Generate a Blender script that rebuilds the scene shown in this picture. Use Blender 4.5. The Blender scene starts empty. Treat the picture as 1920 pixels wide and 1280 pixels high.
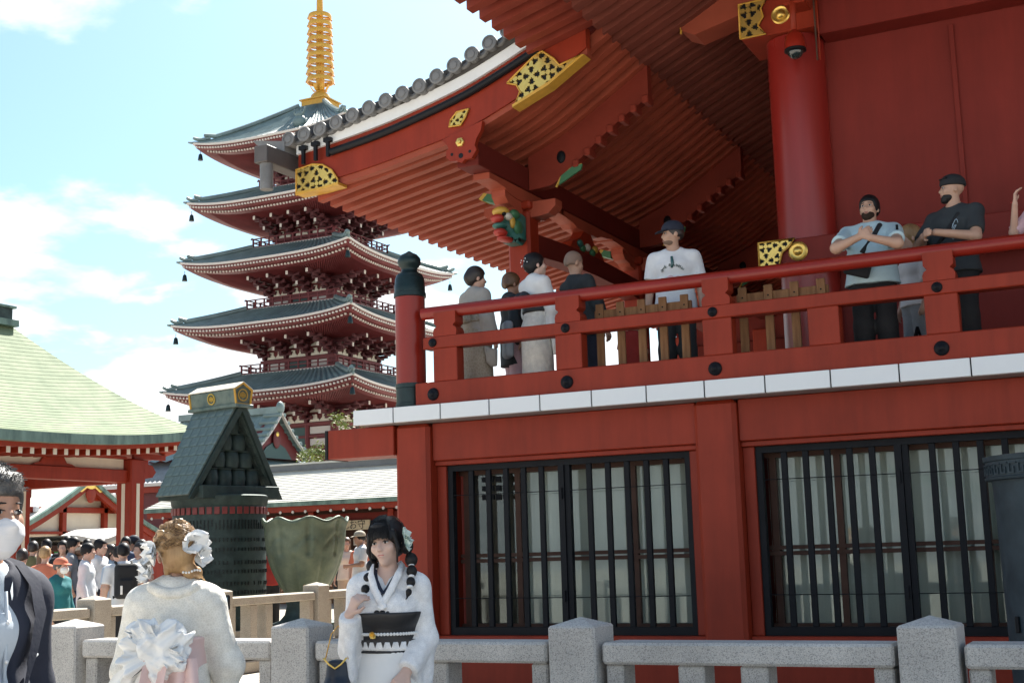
import bpy, math, random
import numpy as np
from mathutils import Vector, Matrix
random.seed(7); np.random.seed(7)
R = math.radians
S = bpy.context.scene
COL = S.collection

# ------------------------------------------------------------------ camera
cam_d = bpy.data.cameras.new('camera'); cam = bpy.data.objects.new('camera', cam_d); COL.objects.link(cam)
cam_d.sensor_width = 36.0; cam_d.lens = 46.31; cam_d.clip_start = 0.1; cam_d.clip_end = 3000
cam.matrix_world = Matrix(((0.892791, 0.095774, 0.440172, 0.0),
                           (0.449534, -0.126430, -0.884271, 0.0),
                           (-0.029039, 0.987341, -0.155929, 1.5),
                           (0, 0, 0, 1)))
S.camera = cam

# ------------------------------------------------------------------ sun and sky
SUN_AZ = R(-9.0)      # from +Y towards +X
SUN_EL = R(50.0)
W = bpy.data.worlds.new('World'); S.world = W; W.use_nodes = True
nt = W.node_tree; nt.nodes.clear()
def wn(t, **k):
    n = nt.nodes.new(t)
    for a, b in k.items(): setattr(n, a, b)
    return n
w_out = wn('ShaderNodeOutputWorld'); w_bg = wn('ShaderNodeBackground'); w_bg.inputs[1].default_value = 0.068
sky = wn('ShaderNodeTexSky', sky_type='NISHITA', sun_disc=False)
sky.sun_elevation = SUN_EL; sky.sun_rotation = SUN_AZ; sky.altitude = 0; sky.air_density = 1.0; sky.dust_density = 1.7; sky.ozone_density = 2.5
CLX, CLY = 1.7, 0.2
tc = wn('ShaderNodeTexCoord')
sep = wn('ShaderNodeSeparateXYZ'); nt.links.new(tc.outputs['Generated'], sep.inputs[0])
# clouds lie on a flat layer: direction / (height + 0.22)
add = wn('ShaderNodeMath', operation='ADD'); add.inputs[1].default_value = 0.22; nt.links.new(sep.outputs[2], add.inputs[0])
mx = wn('ShaderNodeMath', operation='MAXIMUM'); mx.inputs[1].default_value = 0.05; nt.links.new(add.outputs[0], mx.inputs[0])
dv = wn('ShaderNodeVectorMath', operation='DIVIDE'); nt.links.new(tc.outputs['Generated'], dv.inputs[0])
cmb = wn('ShaderNodeCombineXYZ')
for i in range(3): nt.links.new(mx.outputs[0], cmb.inputs[i])
nt.links.new(cmb.outputs[0], dv.inputs[1])
mp = wn('ShaderNodeMapping'); mp.inputs['Scale'].default_value = (1.0, 1.0, 1.0); mp.inputs['Location'].default_value = (CLX, CLY, 0.0)
nt.links.new(dv.outputs[0], mp.inputs[0])
no1 = wn('ShaderNodeTexNoise'); no1.inputs['Scale'].default_value = 2.6; no1.inputs['Detail'].default_value = 10; no1.inputs['Roughness'].default_value = 0.52; no1.inputs['Distortion'].default_value = 0.15
nt.links.new(mp.outputs[0], no1.inputs['Vector'])
# clouds thicken towards the horizon
hz = wn('ShaderNodeMapRange'); hz.inputs[1].default_value = 0.08; hz.inputs[2].default_value = 0.30; hz.inputs[3].default_value = 0.20; hz.inputs[4].default_value = -0.05
nt.links.new(sep.outputs[2], hz.inputs[0])
ad2 = wn('ShaderNodeMath', operation='ADD'); nt.links.new(no1.outputs[0], ad2.inputs[0]); nt.links.new(hz.outputs[0], ad2.inputs[1])
rmp = wn('ShaderNodeValToRGB'); rmp.color_ramp.elements[0].position = 0.50; rmp.color_ramp.elements[1].position = 0.60; rmp.color_ramp.interpolation = 'EASE'
nt.links.new(ad2.outputs[0], rmp.inputs[0])
tint = wn('ShaderNodeMix', data_type='RGBA', blend_type='MULTIPLY'); tint.inputs[0].default_value = 1.0
tint.inputs[7].default_value = (0.82, 1.00, 0.97, 1)
nt.links.new(sky.outputs[0], tint.inputs[6])
mixc = wn('ShaderNodeMix', data_type='RGBA'); cs = wn('ShaderNodeTexNoise'); cs.inputs['Scale'].default_value = 4.5; cs.inputs['Detail'].default_value = 6; nt.links.new(mp.outputs[0], cs.inputs['Vector'])
csr = wn('ShaderNodeValToRGB'); csr.color_ramp.elements[0].position = 0.38; csr.color_ramp.elements[1].position = 0.60
csr.color_ramp.elements[0].color = (0.74, 0.80, 0.84, 1); csr.color_ramp.elements[1].color = (0.96, 0.98, 1.0, 1); nt.links.new(cs.outputs[0], csr.inputs[0])
csm = wn('ShaderNodeVectorMath', operation='SCALE'); csm.inputs[3].default_value = 7.6; nt.links.new(csr.outputs[0], csm.inputs[0]); nt.links.new(csm.outputs[0], mixc.inputs[7])
nt.links.new(rmp.outputs[0], mixc.inputs[0]); nt.links.new(tint.outputs[2], mixc.inputs[6])
nt.links.new(mixc.outputs[2], w_bg.inputs[0]); nt.links.new(w_bg.outputs[0], w_out.inputs[0])

sd = bpy.data.lights.new('sun', 'SUN'); sd.energy = 4.8; sd.angle = R(0.53); sd.color = (1.0, 0.955, 0.88)
sun = bpy.data.objects.new('sun', sd); COL.objects.link(sun)
sdir = Vector((math.sin(SUN_AZ) * math.cos(SUN_EL), math.cos(SUN_AZ) * math.cos(SUN_EL), math.sin(SUN_EL)))
sun.rotation_euler = sdir.to_track_quat('Z', 'Y').to_euler(); sun.location = (0, 0, 40)

S.view_settings.view_transform = 'Standard'; S.view_settings.look = 'None'
S.view_settings.exposure = 1.57; S.view_settings.gamma = 1.0; S.view_settings.use_curve_mapping = False
S.render.engine = 'CYCLES'
S.cycles.max_bounces = 8; S.cycles.diffuse_bounces = 5

# ------------------------------------------------------------------ materials
MATS = {}
def mat(name, col, rough=0.6, metal=0.0, spec=0.5, var=0.0, vscale=4.0, bump=0.0, bscale=40.0, col2=None, stretch=None, coat=0.0, sub=0.0, streak=0.0):
    """principled surface: base colour with a soft noise variation towards col2 and a fine bump"""
    if name in MATS: return MATS[name]
    m = bpy.data.materials.new(name); m.use_nodes = True; t = m.node_tree; b = t.nodes['Principled BSDF']
    b.inputs['Base Color'].default_value = (*col, 1); b.inputs['Roughness'].default_value = rough
    b.inputs['Metallic'].default_value = metal; b.inputs['Specular IOR Level'].default_value = spec
    if coat: b.inputs['Coat Weight'].default_value = coat; b.inputs['Coat Roughness'].default_value = 0.15
    if sub: b.inputs['Subsurface Weight'].default_value = sub; b.inputs['Subsurface Radius'].default_value = (0.02, 0.008, 0.004)
    tcn = t.nodes.new('ShaderNodeTexCoord'); mpn = t.nodes.new('ShaderNodeMapping')
    t.links.new(tcn.outputs['Object'], mpn.inputs[0])
    if stretch: mpn.inputs['Scale'].default_value = stretch
    if var or col2:
        n = t.nodes.new('ShaderNodeTexNoise'); n.inputs['Scale'].default_value = vscale; n.inputs['Detail'].default_value = 6; n.inputs['Roughness'].default_value = 0.62
        t.links.new(mpn.outputs[0], n.inputs['Vector'])
        r = t.nodes.new('ShaderNodeValToRGB'); r.color_ramp.elements[0].position = 0.35; r.color_ramp.elements[1].position = 0.68
        c2 = col2 if col2 else tuple(max(0, c * (1 - var)) for c in col)
        r.color_ramp.elements[0].color = (*c2, 1); r.color_ramp.elements[1].color = (*col, 1)
        t.links.new(n.outputs[0], r.inputs[0]); t.links.new(r.outputs[0], b.inputs['Base Color'])
        rr = t.nodes.new('ShaderNodeMapRange'); rr.inputs[3].default_value = min(1, rough + 0.08); rr.inputs[4].default_value = max(0.05, rough - 0.08)
        t.links.new(n.outputs[0], rr.inputs[0]); t.links.new(rr.outputs[0], b.inputs['Roughness'])
    if streak:
        # rain streaks and grime: noise drawn out along Z
        m3 = t.nodes.new('ShaderNodeMapping'); m3.inputs['Scale'].default_value = (7, 7, 0.7); t.links.new(tcn.outputs['Object'], m3.inputs[0])
        n3 = t.nodes.new('ShaderNodeTexNoise'); n3.inputs['Scale'].default_value = 1.0; n3.inputs['Detail'].default_value = 7; n3.inputs['Roughness'].default_value = 0.7; t.links.new(m3.outputs[0], n3.inputs['Vector'])
        r3 = t.nodes.new('ShaderNodeMapRange'); r3.inputs[1].default_value = 0.35; r3.inputs[2].default_value = 0.62; r3.inputs[3].default_value = 1-streak; r3.inputs[4].default_value = 1.04; t.links.new(n3.outputs[0], r3.inputs[0])
        mm3 = t.nodes.new('ShaderNodeMix'); mm3.data_type = 'RGBA'; mm3.blend_type = 'MULTIPLY'; mm3.inputs[0].default_value = 1
        t.links.new(b.inputs['Base Color'].links[0].from_socket, mm3.inputs[6]); t.links.new(r3.outputs[0], mm3.inputs[7]); t.links.new(mm3.outputs[2], b.inputs['Base Color'])
    if bump:
        n2 = t.nodes.new('ShaderNodeTexNoise'); n2.inputs['Scale'].default_value = bscale; n2.inputs['Detail'].default_value = 4
        t.links.new(mpn.outputs[0], n2.inputs['Vector'])
        bp = t.nodes.new('ShaderNodeBump'); bp.inputs['Strength'].default_value = bump; bp.inputs['Distance'].default_value = 0.01
        t.links.new(n2.outputs[0], bp.inputs['Height']); t.links.new(bp.outputs[0], b.inputs['Normal'])
    MATS[name] = m
    return m

def granite(name, base, dark, warm):
    m = bpy.data.materials.new(name); m.use_nodes = True; t = m.node_tree; b = t.nodes['Principled BSDF']
    b.inputs['Roughness'].default_value = 0.72
    tcn = t.nodes.new('ShaderNodeTexCoord')
    v = t.nodes.new('ShaderNodeTexVoronoi'); v.inputs['Scale'].default_value = 260; t.links.new(tcn.outputs['Object'], v.inputs['Vector'])
    sp = t.nodes.new('ShaderNodeSeparateColor'); t.links.new(v.outputs['Color'], sp.inputs[0])
    r = t.nodes.new('ShaderNodeValToRGB'); e = r.color_ramp.elements
    e[0].position = 0.0; e[0].color = (*dark, 1); e[1].position = 1.0; e[1].color = (*[min(1, c * 1.18) for c in base], 1)
    for p, c in ((0.10, dark), (0.16, [c * 0.72 for c in base]), (0.45, base), (0.7, warm)):
        q = e.new(p); q.color = (*c, 1)
    t.links.new(sp.outputs[0], r.inputs[0])
    n = t.nodes.new('ShaderNodeTexNoise'); n.inputs['Scale'].default_value = 3.0; n.inputs['Detail'].default_value = 5; t.links.new(tcn.outputs['Object'], n.inputs['Vector'])
    mr = t.nodes.new('ShaderNodeMapRange'); mr.inputs[1].default_value = 0.3; mr.inputs[2].default_value = 0.7; mr.inputs[3].default_value = 0.78; mr.inputs[4].default_value = 1.08; t.links.new(n.outputs[0], mr.inputs[0])
    mm = t.nodes.new('ShaderNodeMix'); mm.data_type = 'RGBA'; mm.blend_type = 'MULTIPLY'; mm.inputs[0].default_value = 1
    t.links.new(r.outputs[0], mm.inputs[6]); t.links.new(mr.outputs[0], mm.inputs[7]); t.links.new(mm.outputs[2], b.inputs['Base Color'])
    bp = t.nodes.new('ShaderNodeBump'); bp.inputs['Strength'].default_value = 0.25; bp.inputs['Distance'].default_value = 0.004
    t.links.new(sp.outputs[1], bp.inputs['Height']); t.links.new(bp.outputs[0], b.inputs['Normal'])
    MATS[name] = m
    return m

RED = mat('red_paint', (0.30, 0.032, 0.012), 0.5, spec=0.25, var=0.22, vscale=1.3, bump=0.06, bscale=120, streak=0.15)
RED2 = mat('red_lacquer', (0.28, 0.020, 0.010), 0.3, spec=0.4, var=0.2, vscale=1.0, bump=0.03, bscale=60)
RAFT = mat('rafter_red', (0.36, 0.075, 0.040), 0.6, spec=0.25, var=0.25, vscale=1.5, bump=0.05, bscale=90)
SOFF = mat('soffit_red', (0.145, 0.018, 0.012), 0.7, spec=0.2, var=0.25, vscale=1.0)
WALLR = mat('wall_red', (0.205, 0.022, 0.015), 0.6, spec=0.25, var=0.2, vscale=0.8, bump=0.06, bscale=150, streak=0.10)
WHITE = mat('white_paint', (0.80, 0.80, 0.79), 0.6, spec=0.3, var=0.08, vscale=3)
CREAM = mat('cream_plaster', (0.72, 0.66, 0.54), 0.8, var=0.12, vscale=2, bump=0.05)
GRAN = granite('granite', (0.46, 0.445, 0.42), (0.24, 0.23, 0.22), (0.49, 0.455, 0.415))
GRANSUN = granite('sun_tinted_granite', (0.40, 0.355, 0.29), (0.22, 0.19, 0.15), (0.42, 0.36, 0.28))  # the grey granite again, with warm sunlight put into its colour
BLACK = mat('black_iron', (0.008, 0.009, 0.012), 0.55, spec=0.18, var=0.2, vscale=8)
BLKP = mat('black_paint', (0.010, 0.010, 0.012), 0.45, spec=0.2)
GREENB = mat('dark_green_bronze', (0.014, 0.032, 0.033), 0.42, metal=0.4, var=0.35, vscale=9, bump=0.06, bscale=60)
GOLD = mat('gold_leaf', (0.88, 0.60, 0.16), 0.34, metal=0.82, var=0.15, vscale=20, bump=0.08, bscale=90)
GOLDP = mat('gold_paint', (0.66, 0.36, 0.05), 0.42, metal=0.15, var=0.2, vscale=10)
TILE = mat('grey_roof_tile', (0.20, 0.195, 0.19), 0.5, var=0.35, vscale=6, bump=0.12, bscale=50)
TILED = mat('tile_bed_dark', (0.075, 0.068, 0.062), 0.75, var=0.3, vscale=5)
TEAL = mat('teal_glazed_tile', (0.19, 0.26, 0.25), 0.5, var=0.35, vscale=1.2, spec=0.6)
COPPER = mat('green_copper_roof', (0.21, 0.25, 0.145), 0.75, spec=0.2, col2=(0.17, 0.215, 0.13), vscale=2.2, bump=0.1, bscale=15)
COPPERD = mat('dark_copper_edge', (0.20, 0.30, 0.24), 0.55, col2=(0.07, 0.12, 0.10), vscale=3.5, stretch=(1, 1, 0.25))
COPPERG = mat('pale_copper_roof', (0.62, 0.60, 0.53), 0.7, col2=(0.50, 0.485, 0.43), vscale=2.5, bump=0.1, bscale=14)
WOOD = mat('cedar_wood', (0.30, 0.16, 0.075), 0.6, spec=0.2, col2=(0.19, 0.09, 0.042), vscale=5, stretch=(6, 6, 0.6), bump=0.08, bscale=40)
BROWNF = mat('brown_window_frame', (0.10, 0.05, 0.035), 0.6, spec=0.2, var=0.25, vscale=6)
CURT = mat('grey_curtain', (0.58, 0.575, 0.535), 0.9, var=0.10, vscale=3, stretch=(4, 4, 0.4))
CURTD = mat('dark_curtain', (0.09, 0.075, 0.06), 0.9, var=0.3, vscale=3)
BRONZE = mat('green_bronze', (0.15, 0.18, 0.115), 0.5, metal=0.25, col2=(0.085, 0.115, 0.08), vscale=4, bump=0.12, bscale=25)
BRONZED = mat('dark_bronze', (0.05, 0.075, 0.068), 0.55, spec=0.25, metal=0.2, col2=(0.03, 0.045, 0.042), vscale=6, bump=0.1, bscale=30)
SLATEB = mat('bronze_shingle', (0.19, 0.235, 0.205), 0.5, metal=0.2, col2=(0.075, 0.12, 0.12), vscale=5, bump=0.1, bscale=30)

# ------------------------------------------------------------------ mesh helpers
WORLD = {}          # world location of every object made here
class MB:
    def __init__(s): s.v = []; s.f = []
    def add(s, vs, fs):
        o = len(s.v); s.v += [tuple(v) for v in vs]; s.f += [tuple(i + o for i in f) for f in fs]; return s
    def box(s, x0, x1, y0, y1, z0, z1, M=None):
        vs = [(x0,y0,z0),(x1,y0,z0),(x1,y1,z0),(x0,y1,z0),(x0,y0,z1),(x1,y0,z1),(x1,y1,z1),(x0,y1,z1)]
        if M is not None: vs = [M @ Vector(v) for v in vs]
        return s.add(vs, [(0,3,2,1),(4,5,6,7),(0,1,5,4),(1,2,6,5),(2,3,7,6),(3,0,4,7)])
    def cbox(s, x0, x1, y0, y1, z0, z1, c=0.01, M=None):
        """box with chamfered edges"""
        pts = []; c = min(c, (x1-x0)/2.1, (y1-y0)/2.1, (z1-z0)/2.1)
        def P(ax, sx, sy, sz):
            x = (x1 if sx else x0); y = (y1 if sy else y0); z = (z1 if sz else z0)
            dx = c*(-1 if sx else 1); dy = c*(-1 if sy else 1); dz = c*(-1 if sz else 1)
            return {0:(x, y+dy, z+dz), 1:(x+dx, y, z+dz), 2:(x+dx, y+dy, z)}[ax]
        idx = {}
        for ax in range(3):
            for sx in (0,1):
                for sy in (0,1):
                    for sz in (0,1): idx[(ax,sx,sy,sz)] = len(pts); pts.append(P(ax,sx,sy,sz))
        f = []
        q = lambda ax, *k: idx[(ax, *k)]
        for a in (0,1):
            f.append([q(0,a,0,0), q(0,a,1,0), q(0,a,1,1), q(0,a,0,1)] if a else [q(0,a,0,0), q(0,a,0,1), q(0,a,1,1), q(0,a,1,0)])
            f.append([q(1,0,a,0), q(1,0,a,1), q(1,1,a,1), q(1,1,a,0)] if a else [q(1,0,a,0), q(1,1,a,0), q(1,1,a,1), q(1,0,a,1)])
            f.append([q(2,0,0,a), q(2,1,0,a), q(2,1,1,a), q(2,0,1,a)] if a else [q(2,0,0,a), q(2,0,1,a), q(2,1,1,a), q(2,1,0,a)])
        for a in (0,1):
            for b in (0,1):
                f.append([q(0,a,b,0), q(0,a,b,1), q(1,a,b,1), q(1,a,b,0)])
                f.append([q(0,a,0,b), q(0,a,1,b), q(2,a,1,b), q(2,a,0,b)])
                f.append([q(1,0,a,b), q(1,1,a,b), q(2,1,a,b), q(2,0,a,b)])
        for a in (0,1):
            for b in (0,1):
                for d in (0,1): f.append([q(0,a,b,d), q(1,a,b,d), q(2,a,b,d)])
        if M is not None: pts = [M @ Vector(v) for v in pts]
        return s.add(pts, f)
    def prism(s, prof, a0, a1, ax='y'):
        """extrude closed 2-D profile; ax y: profile is (x,z); x: (y,z); z: (x,y)"""
        n = len(prof)
        mk = {'y': lambda p, a: (p[0], a, p[1]), 'x': lambda p, a: (a, p[0], p[1]), 'z': lambda p, a: (p[0], p[1], a)}[ax]
        vs = [mk(p, a0) for p in prof] + [mk(p, a1) for p in prof]
        return s.add(vs, [tuple(range(n))[::-1], tuple(range(n, 2*n))] + [(i, (i+1) % n, n + (i+1) % n, n + i) for i in range(n)])
    def strip(s, top, bot, a0, a1, ax='y'):
        """extruded band between an upper and a lower polyline"""
        n = len(top)
        mk = {'y': lambda p, a: (p[0], a, p[1]), 'x': lambda p, a: (a, p[0], p[1])}[ax]
        vs = []
        for a in (a0, a1): vs += [mk(p, a) for p in top] + [mk(p, a) for p in bot]
        f = []; o = 2*n
        for i in range(n-1):
            f += [(i, i+1, n+i+1, n+i), (o+i, o+n+i, o+n+i+1, o+i+1), (i, o+i, o+i+1, i+1), (n+i, n+i+1, o+n+i+1, o+n+i)]
        f += [(0, n, o+n, o), (n-1, o+n-1, o+2*n-1, 2*n-1)]
        return s.add(vs, f)
    def lathe(s, prof, c=(0,0,0), n=20, M=None, a0=0, a1=2*math.pi):
        full = abs(a1 - a0 - 2*math.pi) < 1e-6; m = n if full else n + 1
        vs = []
        for i in range(m):
            a = a0 + (a1-a0)*i/n
            for r, z in prof: vs.append((c[0]+r*math.cos(a), c[1]+r*math.sin(a), c[2]+z))
        k = len(prof); f = []
        for i in range(n):
            j = (i+1) % m
            for q in range(k-1): f.append((i*k+q, j*k+q, j*k+q+1, i*k+q+1))
        if full:
            if prof[0][0] > 1e-6 and prof[0] != prof[-1]: f.append(tuple(i*k for i in range(m))[::-1])
            if prof[-1][0] > 1e-6 and prof[0] != prof[-1]: f.append(tuple(i*k+k-1 for i in range(m)))
        if M is not None: vs = [M @ Vector(v) for v in vs]
        return s.add(vs, f)
    def tube(s, path, r, n=8, cap=True):
        P = [Vector(p) for p in path]; m = len(P); rr = r if isinstance(r, (list, tuple)) else [r]*m
        vs = []; up = None
        for i, p in enumerate(P):
            t = (P[min(i+1, m-1)] - P[max(i-1, 0)]).normalized()
            if up is None:
                up = Vector((0,0,1)) if abs(t.z) < 0.9 else Vector((1,0,0))
            u = (up - t*up.dot(t)).normalized(); w = t.cross(u); up = u
            for k in range(n):
                a = 2*math.pi*k/n; vs.append(p + (u*math.cos(a) + w*math.sin(a))*rr[i])
        f = [(i*n+k, i*n+(k+1) % n, (i+1)*n+(k+1) % n, (i+1)*n+k) for i in range(m-1) for k in range(n)]
        if cap: f += [tuple(range(n))[::-1], tuple(range((m-1)*n, m*n))]
        return s.add(vs, f)
    def sphere(s, c, r, nu=12, nv=8, M=None):
        rx, ry, rz = (r, r, r) if not isinstance(r, (tuple, list)) else r
        vs = [(0,0,-1)] + [(math.cos(2*math.pi*i/nu)*math.cos(b), math.sin(2*math.pi*i/nu)*math.cos(b), math.sin(b)) for b in [(-0.5+j/nv)*math.pi for j in range(1, nv)] for i in range(nu)] + [(0,0,1)]
        vs = [Vector((v[0]*rx, v[1]*ry, v[2]*rz)) for v in vs]
        if M is not None: vs = [M @ v for v in vs]
        vs = [v + Vector(c) for v in vs]
        f = [(0, 1+(i+1) % nu, 1+i) for i in range(nu)]
        for j in range(nv-2):
            for i in range(nu): f.append((1+j*nu+i, 1+j*nu+(i+1) % nu, 1+(j+1)*nu+(i+1) % nu, 1+(j+1)*nu+i))
        l = len(vs)-1; f += [(l, 1+(nv-2)*nu+i, 1+(nv-2)*nu+(i+1) % nu) for i in range(nu)]
        return s.add(vs, f)
    def grid(s, P, close=False):
        """P[i][j] points"""
        n = len(P); m = len(P[0]); vs = [p for row in P for p in row]
        return s.add(vs, [(i*m+j, i*m+j+1, (i+1)*m+j+1, (i+1)*m+j) for i in range(n-1) for j in range(m-1)])
    def mesh(s, name, m=None, smooth=False):
        me = bpy.data.meshes.new(name); me.from_pydata([tuple(v) for v in s.v], [], s.f); me.validate(); me.update()
        if m is not None: me.materials.append(m)
        if smooth: me.shade_smooth()
        else: me.shade_flat()
        return me
    def build(s, name, m, parent=None, smooth=False, loc=None):
        me = s.mesh(name, m, smooth)
        if smooth == 'auto':
            me.shade_smooth(); me.set_sharp_from_angle(angle=R(38))
        o = bpy.data.objects.new(name, me); COL.objects.link(o)
        if loc is None:
            # origin at the centre of the piece's foot
            co = np.array(s.v); c = (co.min(0) + co.max(0)) / 2; c[2] = co[:, 2].min(); c = np.round(c, 3)
            me.transform(Matrix.Translation(Vector(c)*-1)); o.location = c
        else: o.location = loc
        WORLD[o] = Vector(o.location)
        if parent is not None: adopt(o, parent)
        return o

def adopt(o, parent):
    """children keep world coordinates in .location"""
    o.parent = parent; o.matrix_parent_inverse = Matrix.Translation(-WORLD[parent]); return o
def tag(o, label, cat, group=None, kind=None):
    if label: o['label'] = label
    if cat: o['category'] = cat
    if group: o['group'] = group
    if kind: o['kind'] = kind
    return o
def thing(name, label, cat, loc=(0, 0, 0), group=None):
    o = bpy.data.objects.new(name, None); COL.objects.link(o); o.location = loc; o.empty_display_size = 0.2
    WORLD[o] = Vector(loc); return tag(o, label, cat, group)
def inst(me, name, parent, loc, rot=(0, 0, 0), scale=(1, 1, 1), m=None):
    """another copy of one mesh as an object of its own"""
    o = bpy.data.objects.new(name, me); COL.objects.link(o); o.location = loc; o.rotation_euler = rot; o.scale = scale
    WORLD[o] = Vector(loc)
    if m is not None:
        o.material_slots[0].link = 'OBJECT'; o.material_slots[0].material = m
    if parent is not None: adopt(o, parent)
    return o
def lerp(pts, x):
    """piecewise-smooth (Catmull-Rom) curve z(x) through points sorted by x"""
    n = len(pts)
    if x <= pts[0][0]:
        (a, b), (c, d) = pts[0], pts[1]; return b + (d-b)/(c-a)*(x-a)
    if x >= pts[-1][0]:
        (a, b), (c, d) = pts[-2], pts[-1]; return d + (d-b)/(c-a)*(x-c)
    for i in range(n-1):
        if pts[i][0] <= x <= pts[i+1][0]: break
    x0, y0 = pts[i]; x1, y1 = pts[i+1]; h = x1-x0; t = (x-x0)/h
    def sl(k):
        if k == 0: return (pts[1][1]-pts[0][1])/(pts[1][0]-pts[0][0])
        if k == n-1: return (pts[-1][1]-pts[-2][1])/(pts[-1][0]-pts[-2][0])
        return (pts[k+1][1]-pts[k-1][1])/(pts[k+1][0]-pts[k-1][0])
    m0, m1 = sl(i)*h, sl(i+1)*h
    return (2*t**3-3*t*t+1)*y0 + (t**3-2*t*t+t)*m0 + (-2*t**3+3*t*t)*y1 + (t**3-t*t)*m1
def frange(a, b, n): return [a + (b-a)*i/(n-1) for i in range(n)]
def text_mesh(body, size, extrude=0.002):
    cu = bpy.data.curves.new('lettering', 'FONT'); cu.body = body; cu.size = size; cu.extrude = extrude; cu.align_x = 'CENTER'; cu.align_y = 'CENTER'
    cu.resolution_u = 3
    t = bpy.data.objects.new('lettering', cu); COL.objects.link(t)
    dg = bpy.context.evaluated_depsgraph_get(); me = bpy.data.meshes.new_from_object(t.evaluated_get(dg)); bpy.data.objects.remove(t); bpy.data.curves.remove(cu)
    me.materials.clear(); return me
# ================================================================== ground
g = MB(); g.box(-900, 900, -60, 1500, -0.5, 0.0)
m_ground = bpy.data.materials.new('stone_paving'); m_ground.use_nodes = True
t = m_ground.node_tree; b = t.nodes['Principled BSDF']; b.inputs['Roughness'].default_value = 0.8
tcn = t.nodes.new('ShaderNodeTexCoord'); br = t.nodes.new('ShaderNodeTexBrick'); br.inputs['Scale'].default_value = 1.0
br.inputs['Color1'].default_value = (0.54, 0.49, 0.42, 1); br.inputs['Color2'].default_value = (0.47, 0.43, 0.37, 1); br.inputs['Mortar'].default_value = (0.16, 0.14, 0.12, 1)
br.inputs['Mortar Size'].default_value = 0.012; br.inputs['Brick Width'].default_value = 0.9; br.inputs['Row Height'].default_value = 0.6
t.links.new(tcn.outputs['Object'], br.inputs['Vector'])
nn = t.nodes.new('ShaderNodeTexNoise'); nn.inputs['Scale'].default_value = 1.5; nn.inputs['Detail'].default_value = 6; t.links.new(tcn.outputs['Object'], nn.inputs['Vector'])
mr = t.nodes.new('ShaderNodeMapRange'); mr.inputs[3].default_value = 0.75; mr.inputs[4].default_value = 1.2; t.links.new(nn.outputs[0], mr.inputs[0])
mm = t.nodes.new('ShaderNodeMix'); mm.data_type = 'RGBA'; mm.blend_type = 'MULTIPLY'; mm.inputs[0].default_value = 1
t.links.new(br.outputs[0], mm.inputs[6]); t.links.new(mr.outputs[0], mm.inputs[7]); t.links.new(mm.outputs[2], b.inputs['Base Color'])
tag(g.build('ground', m_ground, loc=(0, 0, 0)), None, None, kind='structure')

# ================================================================== main hall
hall = thing('temple_hall', 'red two-storey temple hall with white-edged veranda and deep ribbed eaves', 'temple', (-2.0, 14.0, 0))
def P_(name, mb, m, parent=None, **k): return mb.build(name, m, parent or hall, **k)

# ---- lower storey
PX = [-6.57, -3.52, -0.47, 2.58]
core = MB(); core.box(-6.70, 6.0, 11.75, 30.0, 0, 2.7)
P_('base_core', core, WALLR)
for i, x in enumerate(PX):
    P_('pillar', MB().cbox(x-0.19, x+0.19, 10.95, 11.40, 0.0, 2.728, 0.035), RED)
for x in PX[:-1]:
    P_('lintel', MB().cbox(x+0.192, x+3.05-0.192, 11.02, 11.40, 2.365, 2.728, 0.008), RED)
    P_('lintel_moulding', MB().cbox(x+0.192, x+3.05-0.192, 11.06, 11.40, 2.318, 2.363, 0.006), RED)
    P_('sill_wall', MB().cbox(x+0.192, x+3.05-0.192, 11.04, 11.40, 0.0, 0.72, 0.008), RED)
    for sx in (0, 1):
        xa = x+0.192 if sx == 0 else x+3.05-0.192-0.10
        P_('jamb', MB().cbox(xa, xa+0.10, 11.10, 11.40, 0.722, 2.316, 0.006), RED)
P_('beam_end', MB().cbox(-7.53, -6.763, 10.935, 11.30, 2.44, 2.728, 0.006), RED)
P_('beam_cap', MB().cbox(-7.565, -7.532, 10.93, 11.305, 2.435, 2.727, 0.004), BLKP)
P_('rear_side_beam', MB().cbox(-6.765, -6.70, 11.42, 30.0, 2.35, 2.728, 0.01), RED)

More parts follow.
